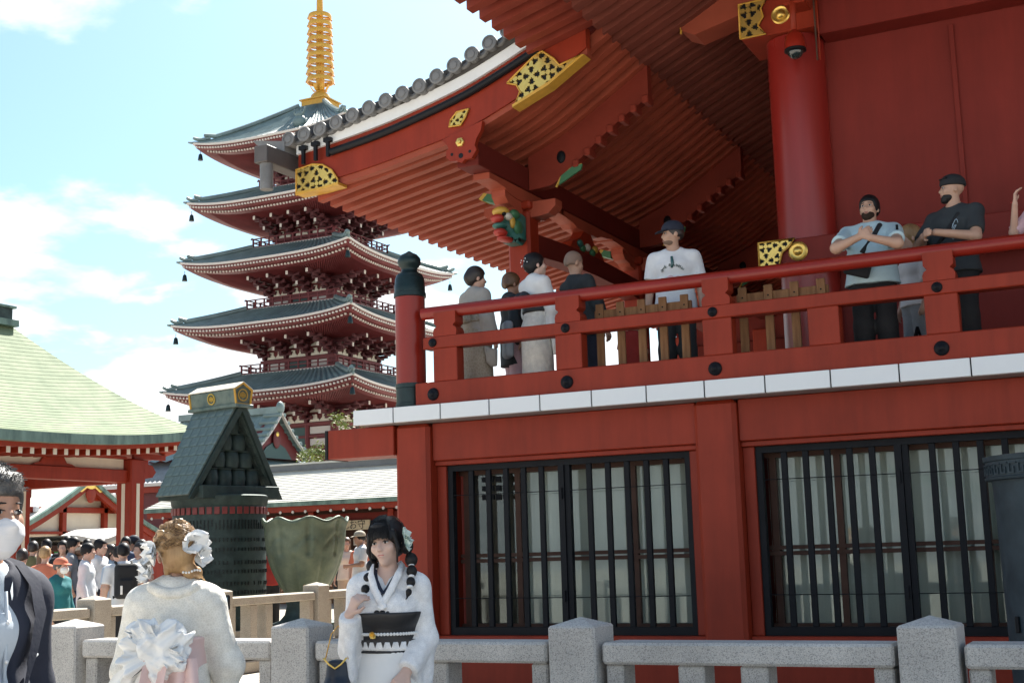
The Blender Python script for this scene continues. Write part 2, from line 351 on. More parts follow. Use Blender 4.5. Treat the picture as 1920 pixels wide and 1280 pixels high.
# ---- barred windows of the lower storey
def barred_window(x0, x1, dark_left):
    zb, zt = 0.722, 2.316
    fr = MB()
    fr.box(x0, x0+0.055, 11.13, 11.20, zb, zt); fr.box(x1-0.055, x1, 11.13, 11.20, zb, zt)
    fr.box(x0+0.055, x1-0.055, 11.13, 11.20, zt-0.055, zt); fr.box(x0+0.055, x1-0.055, 11.13, 11.20, zb, zb+0.07)
    w = P_('window', fr, BLACK); w['label'] = 'black barred window with grey curtains behind brown frames'
    mid = (x0+x1)/2
    MB().box(mid-0.06, mid-0.002, 11.125, 11.195, zb+0.071, zt-0.056).build('stile', BLACK, w)
    MB().box(mid+0.002, mid+0.05, 11.14, 11.20, zb+0.071, zt-0.056).build('stile', BLACK, w)
    MB().box(mid-0.045, mid-0.02, 11.105, 11.125, 1.02, 1.12).build('hinge', BLACK, w)
    MB().box(mid-0.045, mid-0.02, 11.105, 11.125, 1.95, 2.05).build('hinge', BLACK, w)
    n = 5
    me = MB().cbox(-0.026, 0.026, -0.018, 0.018, 0, zt-zb-0.126, 0.004).mesh('bar', BLACK)
    for a, bx in ((x0+0.055, mid-0.06), (mid+0.05, x1-0.055)):
        for i in range(n): inst(me, 'bar', w, (a+(bx-a)*(i+1)/(n+1), 11.165, zb+0.071))
    for z in (1.06, 2.03):
        MB().tube([(x0+0.056, 11.142, z), ((x0+x1)/2, 11.141, z-0.004), (x1-0.056, 11.142, z)], 0.004, 6).build('wire', BLACK, w)
    # wooden sashes and curtains behind
    sash = MB()
    ya, yb = 11.33, 11.375
    for xx in (x0+0.06, x0+0.62, x0+1.80):
        sash.box(xx, xx+0.055, ya, yb, zb+0.02, zt-0.03)
    for (z0, z1) in ((zb+0.01, zb+0.09), (1.385, 1.42), (1.435, 1.47), (zt-0.09, zt-0.03)):
        sash.box(x0+0.02, x1-0.02, ya-0.012, yb+0.004, z0, z1)
    sash.build('sash', BROWNF, w)
    gl = MB().box(x0+0.03, x1-0.03, 11.39, 11.394, zb+0.05, zt-0.05).build('pane', GLASS, w)
    def curtain(a, bx, m, ph, z0=zb+0.07):
        n = int((bx-a)/0.02); top = []
        Pn = [[(a+(bx-a)*i/n, 11.50+0.007*math.sin(ph+i*0.55+1.5*math.sin(i*0.07))+0.012*math.sin(i*0.23+ph), z) for i in range(n+1)] for z in frange(z0, zt-0.02, 5)]
        MB().grid(Pn).build('curtain', m, w, smooth=True)
    if dark_left:
        curtain(x0+0.03, x0+0.62, CURTD, 0.3); curtain(x0+0.64, x1-0.03, CURT, 1.0)
        lat = MB()
        for k in range(3):
            for q in range(4): lat.box(x0+0.28+q*0.075, x0+0.33+q*0.075, 11.30, 11.325, 1.98+k*0.085, 2.03+k*0.085)
        lat.build('vent_lattice', BLACK, w)
    else: curtain(x0+0.03, x1-0.03, CURT, 2.1)
    MB().box(x0+0.03, x1-0.03, 11.60, 11.70, zb, zt).build('back_panel', CURT, w)
GLASS = bpy.data.materials.new('window_glass'); GLASS.use_nodes = True
t = GLASS.node_tree; t.nodes.clear(); o_ = t.nodes.new('ShaderNodeOutputMaterial'); mxs = t.nodes.new('ShaderNodeMixShader'); mxs.inputs[0].default_value = 0.22
tr = t.nodes.new('ShaderNodeBsdfTransparent'); tr.inputs[0].default_value = (0.92, 0.94, 0.92, 1); gs = t.nodes.new('ShaderNodeBsdfGlossy'); gs.inputs['Roughness'].default_value = 0.03; gs.inputs[0].default_value = (0.8, 0.9, 0.9, 1)
fre = t.nodes.new('ShaderNodeFresnel'); fre.inputs[0].default_value = 1.5
t.links.new(fre.outputs[0], mxs.inputs[0]); t.links.new(tr.outputs[0], mxs.inputs[1]); t.links.new(gs.outputs[0], mxs.inputs[2]); t.links.new(mxs.outputs[0], o_.inputs[0])
for i, x in enumerate(PX[:-1]): barred_window(x+0.294, x+3.05-0.294, i == 0)

# ---- veranda slab with white edge tiles
P_('veranda_floor', MB().box(-7.06, 6.0, 10.80, 30.0, 2.732, 2.80), mat('floor_grey', (0.30, 0.27, 0.25), 0.6, var=0.2))
P_('veranda_kerb', MB().box(-7.07, 6.0, 10.795, 11.25, 2.80, 2.868), RED)
tx = [-7.11, -6.65, -6.13, -5.61, -5.09, -4.58, -4.06, -3.53, -3.0, -2.45, -1.9, -1.35, -0.8, -0.25, 0.3]
TILEW = mat('white_edge_tile', (0.78, 0.79, 0.79), 0.35, var=0.06, vscale=2)
for a, bx in zip(tx, tx[1:]):
    P_('edge_tile', MB().cbox(a+0.006, bx-0.006, 10.75, 10.794, 2.735, 2.88, 0.003), TILEW)
P_('edge_backing', MB().box(-7.10, 0.3, 10.765, 10.7945, 2.737, 2.876), BLKP)
P_('edge_tile_top', MB().box(-7.105, 0.3, 10.7945, 10.86, 2.869, 2.879), TILEW)

# ---- railing
low = MB().cbox(-6.45, 3.0, 10.84, 11.02, 2.882, 3.105, 0.008)
rail = P_('railing', low, RED)
MB().cbox(-6.36, 3.0, 10.845, 10.995, 3.425, 3.54, 0.008).build('middle_rail', RED, rail)
MB().tube([(-6.40, 10.93, 3.788), (3.0, 10.93, 3.788)], 0.062, 16).build('hand_rail', RED2, rail, smooth='auto')
for x, full in ((-6.12, 1), (-4.83, 1), (-3.42, 1), (-2.50, 0), (-1.55, 1), (-0.35, 0), (0.8, 1)):
    MB().cbox(x-0.13, x+0.13, 10.85, 10.99, 3.105, 3.424, 0.006).build('railing_post', RED, rail)
    if full:
        pr = [(-0.125,3.541),(0.125,3.541),(0.128,3.585),(0.118,3.615),(0.095,3.632),(0.09,3.64),(0.112,3.66),(0.118,3.668),(0.118,3.775),(-0.118,3.775),(-0.118,3.668),(-0.112,3.66),(-0.09,3.64),(-0.095,3.632),(-0.118,3.615),(-0.128,3.585)]
        MB().prism([(x+p[0], p[1]) for p in pr], 10.852, 11.008).build('railing_block', RED, rail)
stud_me = MB().lathe([(0.060,0),(0.060,0.012),(0.045,0.026),(0.026,0.030),(0.024,0.036),(0.012,0.045),(0.0,0.047)], n=18, M=Matrix.Rotation(R(90), 4, 'X')).mesh('stud', BLACK, True)
for x in (-6.25, -4.85, -3.45, -1.57, 0.8):
    inst(stud_me, 'stud', rail, (x, 10.846, 3.482), scale=(0.72, 0.8, 0.72)); inst(stud_me, 'stud', rail, (x, 10.841, 2.985))
cp = MB().lathe([(0.148,2.88),(0.148,3.995)], c=(-6.60,11.02,0), n=28).build('corner_post', RED2, rail, smooth='auto')
MB().lathe([(0.156,2.881),(0.156,2.93),(0.150,2.935),(0.150,3.08),(0.156,3.085),(0.156,3.125),(0.149,3.127)], c=(-6.60,11.02,0), n=28).build('post_collar', GREENB, rail, smooth='auto')
MB().lathe([(0.149,3.985),(0.162,3.99),(0.160,4.03),(0.153,4.035),(0.152,4.11),(0.149,4.115),(0.146,4.17),(0.128,4.215),(0.09,4.238),(0.078,4.262),(0.082,4.285),(0.106,4.31),(0.118,4.345),(0.110,4.385),(0.080,4.42),(0.035,4.442),(0.012,4.458),(0,4.462)], c=(-6.60,11.02,0), n=28).build('onion_cap', GREENB, rail, smooth='auto')

# ---- upper wall, corner column, beams
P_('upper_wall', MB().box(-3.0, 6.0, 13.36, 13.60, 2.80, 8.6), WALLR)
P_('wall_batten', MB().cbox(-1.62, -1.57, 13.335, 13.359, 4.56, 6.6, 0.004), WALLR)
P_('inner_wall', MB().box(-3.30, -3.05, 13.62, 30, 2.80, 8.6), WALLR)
COLR = mat('column_lacquer', (0.27, 0.019, 0.014), 0.30, var=0.22, vscale=1.2, stretch=(3, 3, 0.4), spec=0.5)
P_('column', MB().lathe([(0.30,2.80),(0.30,6.72)], c=(-3.17,13.33,0), n=40), COLR, smooth='auto')
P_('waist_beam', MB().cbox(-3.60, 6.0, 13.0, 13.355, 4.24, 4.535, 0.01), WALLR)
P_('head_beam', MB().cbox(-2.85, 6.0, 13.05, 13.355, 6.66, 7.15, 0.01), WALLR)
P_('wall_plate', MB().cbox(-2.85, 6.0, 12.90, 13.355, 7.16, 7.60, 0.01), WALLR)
P_('bracket_block', MB().cbox(-3.66, -2.86, 12.98, 13.68, 6.73, 7.12, 0.012), RED)
P_('column_head', MB().lathe([(0.22,7.12),(0.22,7.9)], c=(-3.17,13.33,0), n=24), COLR, smooth='auto')
P_('bracket_arm', MB().prism([(-4.35,7.02),(-4.20,6.95),(-3.4,7.13),(-3.4,7.55),(-4.35,7.32)], 13.1, 13.45), RAFT)
P_('arm_trim', MB().box(-4.362, -4.352, 13.09, 13.105, 7.015, 7.325).box(-4.36,-4.34,13.085,13.099,6.985,7.03), GOLDP)

def filigree(name, outline, y, cell, parent, flip=1, thick=0.02, m=None):
    """pierced gold plate in the XZ plane in front of a dark backing, with a raised rim"""
    n = len(outline); xs = [p[0] for p in outline]; zs = [p[1] for p in outline]
    def inside(px, pz):
        c = False
        for i in range(n):
            x1, z1 = outline[i]; x2, z2 = outline[i-1]
            if (z1 > pz) != (z2 > pz) and px < (x2-x1)*(pz-z1)/(z2-z1)+x1: c = not c
        return c
    cell *= 1.25; st = cell/13.0; mb = MB()
    nx = int((max(xs)-min(xs))/st)+1; nz = int((max(zs)-min(zs))/st)+1
    for i in range(nx):
        for j in range(nz):
            x = min(xs)+(i+0.5)*st; z = min(zs)+(j+0.5)*st
            if not inside(x, z): continue
            cu = math.floor((x-min(xs))/cell); cv = math.floor((z-min(zs))/cell)
            u = (x-min(xs))/cell-cu-0.5; v = (z-min(zs))/cell-cv-0.5
            ph = (cu*1.9+cv*2.6); rho = math.hypot(u, v); th = math.atan2(v, u)
            hole = (0.13 < rho < 0.50) and math.cos(4*th+(math.pi if (cu+cv) % 2 else 0)) > -0.25 and rho < 0.47
            if hole: continue
            h = st/2
            mb.add([(x-h,y-thick,z-h),(x+h,y-thick,z-h),(x+h,y-thick,z+h),(x-h,y-thick,z+h),(x-h,y,z-h),(x+h,y,z-h),(x+h,y,z+h),(x-h,y,z+h)], [(0,1,2,3),(0,4,5,1),(2,6,7,3),(1,5,6,2),(0,3,7,4)])
    o = mb.build(name, m or GOLD, parent)
    MB().prism(outline, y, y+0.012).build('fitting_backing', BLKP, o)
    rim = MB(); pl = [(p[0], y-thick, p[1]) for p in outline]; rim.tube(pl+[pl[0]], 0.011, 6).build('fitting_rim', GOLDP, o, smooth=True)
    return o
filigree('gold_fitting', [(-3.655,6.735),(-3.655,7.115),(-3.36,7.115),(-3.42,7.02),(-3.40,6.93),(-3.46,6.84),(-3.38,6.735)], 12.966, 0.16, hall)
filigree('gold_fitting', [(-3.60,4.26),(-3.60,4.53),(-3.22,4.53),(-3.28,4.46),(-3.36,4.40),(-3.40,4.26)], 12.986, 0.12, hall)
Mx = Matrix.Rotation(R(90), 4, 'X')
def disc(x, y, z, r):
    o = MB().lathe([(r,0),(r,0.012),(r*0.86,0.022),(r*0.7,0.012),(r*0.5,0.014),(r*0.42,0.035),(r*0.2,0.05),(0,0.052)], n=24, M=Matrix.Translation((x,y,z)) @ Mx).build('gold_disc', GOLD, hall, smooth='auto')
    return o
disc(-3.22, 12.979, 6.92, 0.10); disc(-3.20, 12.999, 4.40, 0.10)

# ---- main eaves: flying rafters, base rafters (both run along X)
def rafter_mesh(name, under, h, w, m):
    top = [(x, z+h) for x, z in under]
    return MB().strip(top, under, -w/2, w/2).mesh(name, m)
A = (-5.67, 6.67); B = (-4.92, 6.87)
fly = rafter_mesh('flying_rafter', [(A[0]-0.02, A[1]-0.005), (-4.80, 6.905)], 0.13, 0.125, mat('flying_rafter_shaded_red', (0.26, 0.046, 0.028), 0.6, spec=0.2, var=0.25, vscale=1.5))  # rafter red with the shade under the eaves put into its colour
base_u = [(B[0], 6.80), (-4.2, 7.13), (-3.4, 7.55), (-2.6, 8.02)]
RAFB = mat('base_rafter_shaded_brown', (0.20, 0.052, 0.035), 0.65, spec=0.2, var=0.3, vscale=1.5)  # browner paint tone, darkened further to carry the eaves' shade in its colour
bas = rafter_mesh('base_rafter', base_u, 0.15, 0.14, RAFB)
SP = 0.262
ys_main = [12.03 - SP*k for k in range(8)]
for y in ys_main: inst(fly, 'flying_rafter', hall, (0, y, 0))
ys_base = [12.03 - SP*k for k in range(-36, 8)]
for y in ys_base:
    inst(bas, 'base_rafter', hall, (0, y, 0))
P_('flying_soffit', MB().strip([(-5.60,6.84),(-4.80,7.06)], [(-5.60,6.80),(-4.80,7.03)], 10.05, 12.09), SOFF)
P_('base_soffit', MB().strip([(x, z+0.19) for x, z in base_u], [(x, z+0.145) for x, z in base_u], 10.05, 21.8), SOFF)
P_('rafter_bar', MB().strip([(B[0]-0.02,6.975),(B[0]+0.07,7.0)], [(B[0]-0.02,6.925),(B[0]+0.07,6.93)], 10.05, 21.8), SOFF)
# roof body above the main eaves
roof_top = [(-5.75,7.05),(-5.0,7.35),(-4.0,7.85),(-2.5,8.8),(0,10.6),(3,13.0)]
roof_bot = [(-5.75,6.86),(-5.0,7.10),(-4.0,7.45),(-2.5,8.35),(0,9.6),(3,12.0)]
P_('main_roof', MB().strip(roof_top, roof_bot, 10.0, 12.085), TILE)
P_('main_roof_rear', MB().strip([p for p in roof_top if p[0] > -5.5], [p for p in roof_bot if p[0] > -5.5], 12.09, 34), TILE)
P_('east_eave', MB().prism([(10.0,6.95),(13.3,8.3),(13.3,9.0),(10.0,7.3)], -4.4, 12, ax='x'), SOFF)

# ---- porch (kohai): rafters, barge board, verge, purlin, pillars
prof = [(-8.56,5.54),(-7.6,5.715),(-6.78,5.875),(-6.0,6.15),(-5.4,6.49),(-4.90,6.80)]
xs_r = frange(-8.56, -4.88, 16)
under = [(x, lerp(prof, x)) for x in xs_r]
koh = rafter_mesh('porch_rafter', under, 0.19, 0.105, RAFT)
for k in range(45): inst(koh, 'porch_rafter', hall, (0, 12.32+0.252*k, 0))
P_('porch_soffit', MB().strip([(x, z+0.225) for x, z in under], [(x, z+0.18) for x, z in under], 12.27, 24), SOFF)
bt = [(-8.72,5.93),(-8.18,6.0),(-7.69,6.07),(-7.27,6.15),(-6.52,6.335),(-6.06,6.50),(-5.67,6.66),(-5.35,6.80),(-5.0,6.88)]
bb = [(-8.70,5.63),(-8.16,5.66),(-7.69,5.72),(-7.27,5.79),(-6.53,5.935),(-5.94,6.15),(-5.56,6.31),(-5.12,6.535),(-5.0,6.62)]
xb = frange(-8.70, -5.06, 26)
c_ = lambda pts, off=0.0: [(x, lerp(pts, x)+off) for x in xb]
P_('barge_board', MB().strip(c_(bt), c_(bb, 0.07), 12.10, 12.22), RED)
P_('barge_closure', MB().strip([(-5.75,6.95),(-5.3,7.10),(-4.85,7.2)], [(-5.75,6.45),(-5.3,6.68),(-4.85,6.98)], 12.225, 12.262), SOFF)
P_('barge_lower_strip', MB().strip(c_(bb, 0.069), c_(bb), 12.125, 12.235), RAFT)
xs_k = frange(-8.72, -5.72, 24)
d_ = lambda pts, off: [(x, lerp(pts, x)+off) for x in xs_k]
MB().tube([(x, 12.065, lerp(bt, x)+0.035) for x in frange(-8.25, -5.60, 22)], 0.042, 10).build('verge_gutter', BLKP, hall, smooth='auto')
P_('verge_red_strip', MB().strip(d_(bt, 0.145), d_(bt, 0.0), 12.11, 12.26), RED)
P_('verge_white_strip', MB().strip(d_(bt, 0.275), d_(bt, 0.146), 12.07, 12.26), WHITE)
P_('verge_dark_strip', MB().strip(d_(bt, 0.42), d_(bt, 0.276), 12.05, 12.26), TILED)
vt = [(-8.75,6.24),(-8.30,6.29),(-7.85,6.38),(-7.41,6.47),(-6.96,6.56),(-6.54,6.71),(-6.14,6.86),(-5.7,7.05)]
P_('porch_roof', MB().strip([(x, lerp(vt, x)+0.02) for x in frange(-8.66,-5.55,14)], [(x, lerp(prof, x)+0.23) for x in frange(-8.66,-5.55,14)], 12.265, 24), TILE)
roll = MB().lathe([(0.078,0),(0.086,0.004),(0.086,0.03),(0.066,0.034),(0.064,0.026),(0.045,0.026),(0.040,0.034),(0.0,0.036)], n=22, M=Mx)
roll.lathe([(0.078,-0.75),(0.078,0)], n=22, M=Mx)
roll_me = roll.mesh('verge_tile', TILE, False); roll_me.shade_smooth(); roll_me.set_sharp_from_angle(angle=R(35))
sag = MB()
for i in range(9):
    a = R(200 + 140*i/8); sag.v.append((0.115*math.cos(a), 0, 0.10+0.115*math.sin(a))); sag.v.append((0.115*math.cos(a), 0.6, 0.10+0.115*math.sin(a))); sag.v.append((0.085*math.cos(a), 0, 0.115+0.085*math.sin(a))); sag.v.append((0.085*math.cos(a), 0.6, 0.115+0.085*math.sin(a)))
for i in range(8):
    k = i*4; sag.f += [(k,k+4,k+5,k+1),(k+2,k+3,k+7,k+6),(k,k+2,k+6,k+4)]
sag_me = sag.mesh('pan_tile', TILE, True)
for k in range(14):
    x = -8.76+0.2195*k; inst(roll_me, 'verge_tile', hall, (x, 11.99, lerp(vt, x)))
    if k < 13: inst(sag_me, 'pan_tile', hall, (x+0.11, 12.02, lerp(vt, x+0.11)-0.06), rot=(0, -math.atan2(lerp(vt, x+0.22)-lerp(vt, x), 0.22), 0))
# corner gutter box, downpipe and hooks
P_('gutter_box', MB().cbox(-8.98, -8.80, 11.62, 12.45, 5.90, 6.10, 0.008), mat('gutter_brown_grey', (0.10, 0.085, 0.08), 0.5, var=0.2))
P_('downpipe', MB().lathe([(0.075,5.60),(0.075,5.90)], c=(-8.88,11.72,0), n=18), TILE, smooth='auto')
P_('corner_spout', MB().strip([(-9.25,6.30),(-8.8,6.22)], [(-9.20,6.24),(-8.8,6.10)], 11.95, 12.3), TILE)
for k in range(3): P_('gutter_hook', MB().cbox(-8.62+k*0.17, -8.58+k*0.17, 12.02, 12.06, 5.93+0.02*k, 6.16+0.02*k, 0.004).cbox(-8.65+k*0.17, -8.55+k*0.17, 12.01, 12.065, 6.10+0.02*k, 6.15+0.02*k, 0.004), BLKP)
# gold fittings on the barge board
filigree('gold_fitting', [(-8.73,5.60),(-8.73,5.90),(-8.50,5.93),(-8.36,5.90),(-8.24,5.82),(-8.16,5.70),(-8.15,5.655),(-8.4,5.625)], 12.098, 0.15, hall)
P_('gold_edge', MB().strip([(-8.73,5.628),(-8.4,5.636),(-8.14,5.66)], [(-8.73,5.60),(-8.4,5.606),(-8.14,5.63)], 12.06, 12.24), GOLDP)
filigree('gold_fitting', [(-5.98,6.42),(-5.62,6.68),(-5.55,6.69),(-5.42,6.58),(-5.36,6.50),(-5.12,6.56),(-5.14,6.53),(-5.50,6.325),(-5.90,6.16),(-5.83,6.30),(-5.87,6.38)], 12.095, 0.155, hall)
P_('gold_edge', MB().strip([(-5.92,6.165),(-5.5,6.335),(-5.10,6.56)], [(-5.92,6.135),(-5.5,6.298),(-5.07,6.555)], 12.06, 12.24), GOLDP)
filigree('gold_fitting', [(-6.68,6.13),(-6.60,6.21),(-6.45,6.22),(-6.50,6.13),(-6.56,6.055),(-6.70,6.06)], 12.096, 0.10, hall)
# pendant board below the barge
pend = [(-6.78,5.92),(-6.28,6.05),(-6.30,5.95),(-6.36,5.86),(-6.38,5.80),(-6.36,5.74),(-6.42,5.66),(-6.50,5.66),(-6.545,5.625),(-6.60,5.655),(-6.68,5.66),(-6.735,5.71),(-6.73,5.78),(-6.70,5.81),(-6.72,5.85)]
pd = P_('pendant', MB().prism(pend, 12.055, 12.12), RED)
for (x, z, r) in ((-6.55,5.705,0.03),(-6.66,5.735,0.018),(-6.44,5.735,0.018)):
    MB().lathe([(r,0),(0,0.002)], n=10, M=Matrix.Translation((x,12.053,z)) @ Mx).build('pendant_hole', BLKP, pd)
MB().lathe([(0.055,0),(0.05,0.015),(0.03,0.018),(0.02,0.035),(0,0.036)], n=6, M=Matrix.Translation((-6.555,12.054,5.855)) @ Mx).build('gold_boss', GOLD, pd)
# purlin on the porch pillars
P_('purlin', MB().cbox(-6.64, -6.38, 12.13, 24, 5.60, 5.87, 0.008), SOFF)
BOARD = mat('board_red', (0.23, 0.034, 0.019), 0.6, spec=0.2, var=0.25, vscale=2)
P_('far_wing_wall', MB().box(-8.3, -3.3, 23.75, 24.0, 2.80, 7.2), WALLR)
for x in (-8.2, -6.6, -5.0): P_('far_wing_pillar', MB().cbox(x-0.15, x+0.15, 23.55, 23.745, 2.80, 5.4, 0.02), RED)
P_('far_wing_beam', MB().cbox(-8.3, -3.3, 23.6, 23.744, 4.9, 5.2, 0.02), SOFF)
CARVE = {c: mat('carving_'+n, c, 0.5) for n, c in dict(green=(0.04,0.15,0.07), yellow=(0.50,0.30,0.05), red=(0.36,0.03,0.02), white=(0.55,0.52,0.44), teal=(0.03,0.13,0.11)).items()}
cG, cY, cR, cW, cT = list(CARVE.values())
for i, y in enumerate((13.42, 16.95, 20.5)):
    P_('porch_pillar', MB().cbox(-6.63, -6.35, y-0.14, y+0.14, 2.80, 5.36, 0.03), RED)
    P_('pillar_cap', MB().cbox(-6.66, -6.32, y-0.17, y+0.17, 5.36, 5.46, 0.02), RED)
    # boat-shaped arms under the purlin, two tiers, curving up towards the ends
    for (dy, z0, z1, wx) in ((0.98, 5.50, 5.598, 0.10), (0.58, 5.33, 5.498, 0.085)):
        pr = [(y-dy, z1), (y+dy, z1), (y+dy, z1-0.07), (y+dy*0.86, z0+0.03), (y+dy*0.62, z0+0.012), (y+dy*0.52, z0-0.03), (y+dy*0.3, z0-0.05), (y-dy*0.3, z0-0.05), (y-dy*0.52, z0-0.03), (y-dy*0.62, z0+0.012), (y-dy*0.86, z0+0.03), (y-dy, z1-0.07)]
        P_('bracket_arm', MB().prism(pr, -6.51-wx, -6.51+wx, ax='x'), RAFT)
    pr = [(-6.95,5.45),(-6.03,5.45),(-6.03,5.37),(-6.12,5.29),(-6.25,5.27),(-6.73,5.27),(-6.86,5.29),(-6.95,5.37)]
    P_('bracket_arm', MB().prism(pr, y-0.09, y+0.09), RAFT)
    P_('carved_nose', MB().prism([(-6.97,5.56),(-6.80,5.50),(-6.80,5.60),(-6.90,5.63)], y-0.10, y+0.10), cG)
    P_('carved_nose', MB().prism([(-7.02,5.585),(-6.972,5.55),(-6.905,5.632),(-6.95,5.65)], y-0.09, y+0.09), cY)
    # sloping connecting board up to the hall
    xs2 = frange(-6.37, -4.86, 12)
    lowb = [(-6.37,5.60),(-6.02,5.64),(-5.72,5.87),(-5.31,6.18),(-4.86,6.45)]
    P_('connecting_board', MB().strip([(x, lerp(prof, x)-0.004) for x in xs2], [(x, lerp(lowb, x)) for x in xs2], y-0.06, y+0.06), BOARD)
    for q in range(7):
        x = -5.80+q*0.145; z = lerp(lowb, x)
        P_('board_step', MB().cbox(x, x+0.075, y-0.10, y+0.10, z-0.03, z+0.06, 0.012), BOARD)
    P_('carved_nose', MB().prism([(-5.98,5.60),(-5.70,5.74),(-5.68,5.80),(-5.80,5.79),(-5.95,5.70)], y-0.09, y-0.062), cG)
    P_('carved_nose', MB().tube([(-6.02,y-0.075,5.58),(-5.96,y-0.075,5.68),(-5.83,y-0.075,5.77),(-5.69,y-0.075,5.80)], 0.014, 6), cY)
    P_('metal_boss', MB().sphere((-5.95, y-0.062, 5.93), (0.055, 0.03, 0.075)), BLACK, smooth=True)
    if i < 2:
        # arched tie beam to the next pillar
        ya, yb = y+0.14, y+3.53-0.14; n = 13; yy = frange(ya, yb, n)
        tt = [(q, 5.12+0.05*math.sin(math.pi*(q-ya)/(yb-ya))) for q in yy]
        bo = [(q, 4.86+0.07*math.sin(math.pi*(q-ya)/(yb-ya))) for q in yy]
        P_('tie_beam', MB().strip(tt, bo, -6.60, -6.38, ax='x'), SOFF)
        # mid-bay bracket with carved frog-leg strut
        ym = y+1.72
        fl = [(ym-0.55,5.175),(ym+0.55,5.175),(ym+0.46,5.27),(ym+0.22,5.36),(ym+0.12,5.46),(ym-0.12,5.46),(ym-0.22,5.36),(ym-0.46,5.27)]
        P_('frog_leg_strut', MB().prism(fl, -6.57, -6.42, ax='x'), RED)
        for (dy, z, m) in ((-0.2,5.22,cG),(-0.05,5.26,cW),(0.1,5.22,cG),(0.2,5.28,cY),(-0.28,5.27,cT)):
            P_('carved_flower', MB().sphere((-6.40, ym+dy, z), (0.035,0.07,0.05)), m, smooth=True)
        for (dy, z0, z1, wx) in ((0.80, 5.50, 5.598, 0.10),):
            pr = [(ym-dy, z1), (ym+dy, z1), (ym+dy, z1-0.06), (ym+dy*0.8, z0+0.02), (ym+dy*0.55, z0), (ym+dy*0.4, z0-0.04), (ym-dy*0.4, z0-0.04), (ym-dy*0.55, z0), (ym-dy*0.8, z0+0.02), (ym-dy, z1-0.06)]
            P_('bracket_arm', MB().prism(pr, -6.51-wx, -6.51+wx, ax='x'), RAFT)
    # carved lion nose facing the viewer's side
    if i == 0:
        L = Vector((-6.49, 13.02, 5.12))
        lion = P_('carved_lion', MB().sphere(L+Vector((0,0.12,0)), (0.13,0.22,0.17)).cbox(L.x-0.12, L.x+0.12, 13.0, 13.29, 4.93, 5.30, 0.05), cT, smooth=True)
        def bit(c, r, m): MB().sphere(L+Vector(c), r, 12, 8).build('carved_lion_detail', m, lion, smooth=True)
        bit((-0.02,-0.13,0.14), (0.10,0.10,0.06), cY); bit((-0.03,-0.20,0.05), (0.08,0.07,0.05), cR); bit((0.06,-0.10,0.08), (0.045,0.07,0.045), cW)
        bit((-0.02,-0.16,-0.03), (0.085,0.10,0.035), cT); bit((-0.01,-0.17,-0.11), (0.075,0.10,0.05), cR); bit((0.0,-0.08,-0.17), (0.08,0.14,0.03), cR)
        bit((0.09,0.0,0.12), (0.05,0.10,0.06), cG); bit((0.10,0.05,-0.02), (0.04,0.10,0.09), cG); bit((0.04,-0.17,0.10), (0.025,0.03,0.025), BLKP)
        bit((0.085,-0.05,0.02), (0.03,0.05,0.07), cY)

# ---- security camera hanging from the column head
sc = thing('security_camera', 'red dome security camera hanging at the top of the big red column', 'security camera', (-3.03, 12.72, 6.36))
MB().tube([(-3.03,12.75,6.96),(-3.03,12.72,6.90),(-3.03,12.72,6.60)], 0.032, 12).build('arm', RED, sc, smooth=True)
MB().cbox(-3.12, -2.90, 12.70, 12.97, 6.90, 6.935, 0.008).build('bracket', RED, sc)
MB().lathe([(0.032,6.62),(0.05,6.60),(0.095,6.55),(0.105,6.46),(0.105,6.42)], c=(-3.03,12.72,0), n=20).build('housing', RED2, sc, smooth='auto')
MB().lathe([(0.106,6.42),(0.110,6.415),(0.110,6.395),(0.085,6.385)], c=(-3.03,12.72,0), n=20).build('ring', BLKP, sc, smooth='auto')
MB().sphere((-3.03,12.72,6.40), (0.082,0.082,0.085), 18, 12).build('dome', mat('smoked_dome', (0.02,0.03,0.03), 0.06, spec=0.9), sc, smooth=True)
cb = thing('cable_conduit', 'thin red conduit pipe running down beside the dome camera', 'conduit', (-2.86, 12.90, 6.30))
MB().tube([(-2.86,12.93,7.3),(-2.86,12.93,6.34)], 0.010, 8).build('pipe', BROWNF, cb, smooth=True); MB().tube([(-2.83,12.93,7.3),(-2.83,12.93,6.34)], 0.008, 8).build('pipe', RED, cb, smooth=True)

# ---- cedar barriers standing behind the railing
def barrier(x0, n, sp, label):
    bz = thing('slatted_barrier', label, 'barrier', (x0, 11.20, 2.80), 'cedar barriers on the veranda')
    me = MB().cbox(-0.038, 0.038, -0.012, 0.012, 0, 0.93, 0.004).mesh('slat', WOOD)
    for k in range(n): inst(me, 'slat', bz, (x0+k*sp, 11.17, 2.80))
    L = (n-1)*sp+0.12
    for z in (2.98, 3.60): MB().cbox(x0-0.06, x0-0.06+L, 11.183, 11.215, z, z+0.075, 0.004).build('crossbar', WOOD, bz)
    nail = MB().lathe([(0.008,0),(0.006,0.004),(0,0.005)], n=8, M=Mx).mesh('nail', BLACK)
    for k in range(n): inst(nail, 'nail', bz, (x0+k*sp, 11.157, 3.635))
barrier(-4.64, 5, 0.207, 'brown cedar slat barrier behind the railing in front of the man in the cap')
barrier(-3.27, 4, 0.232, 'brown cedar slat barrier behind the railing below the gold beam end')
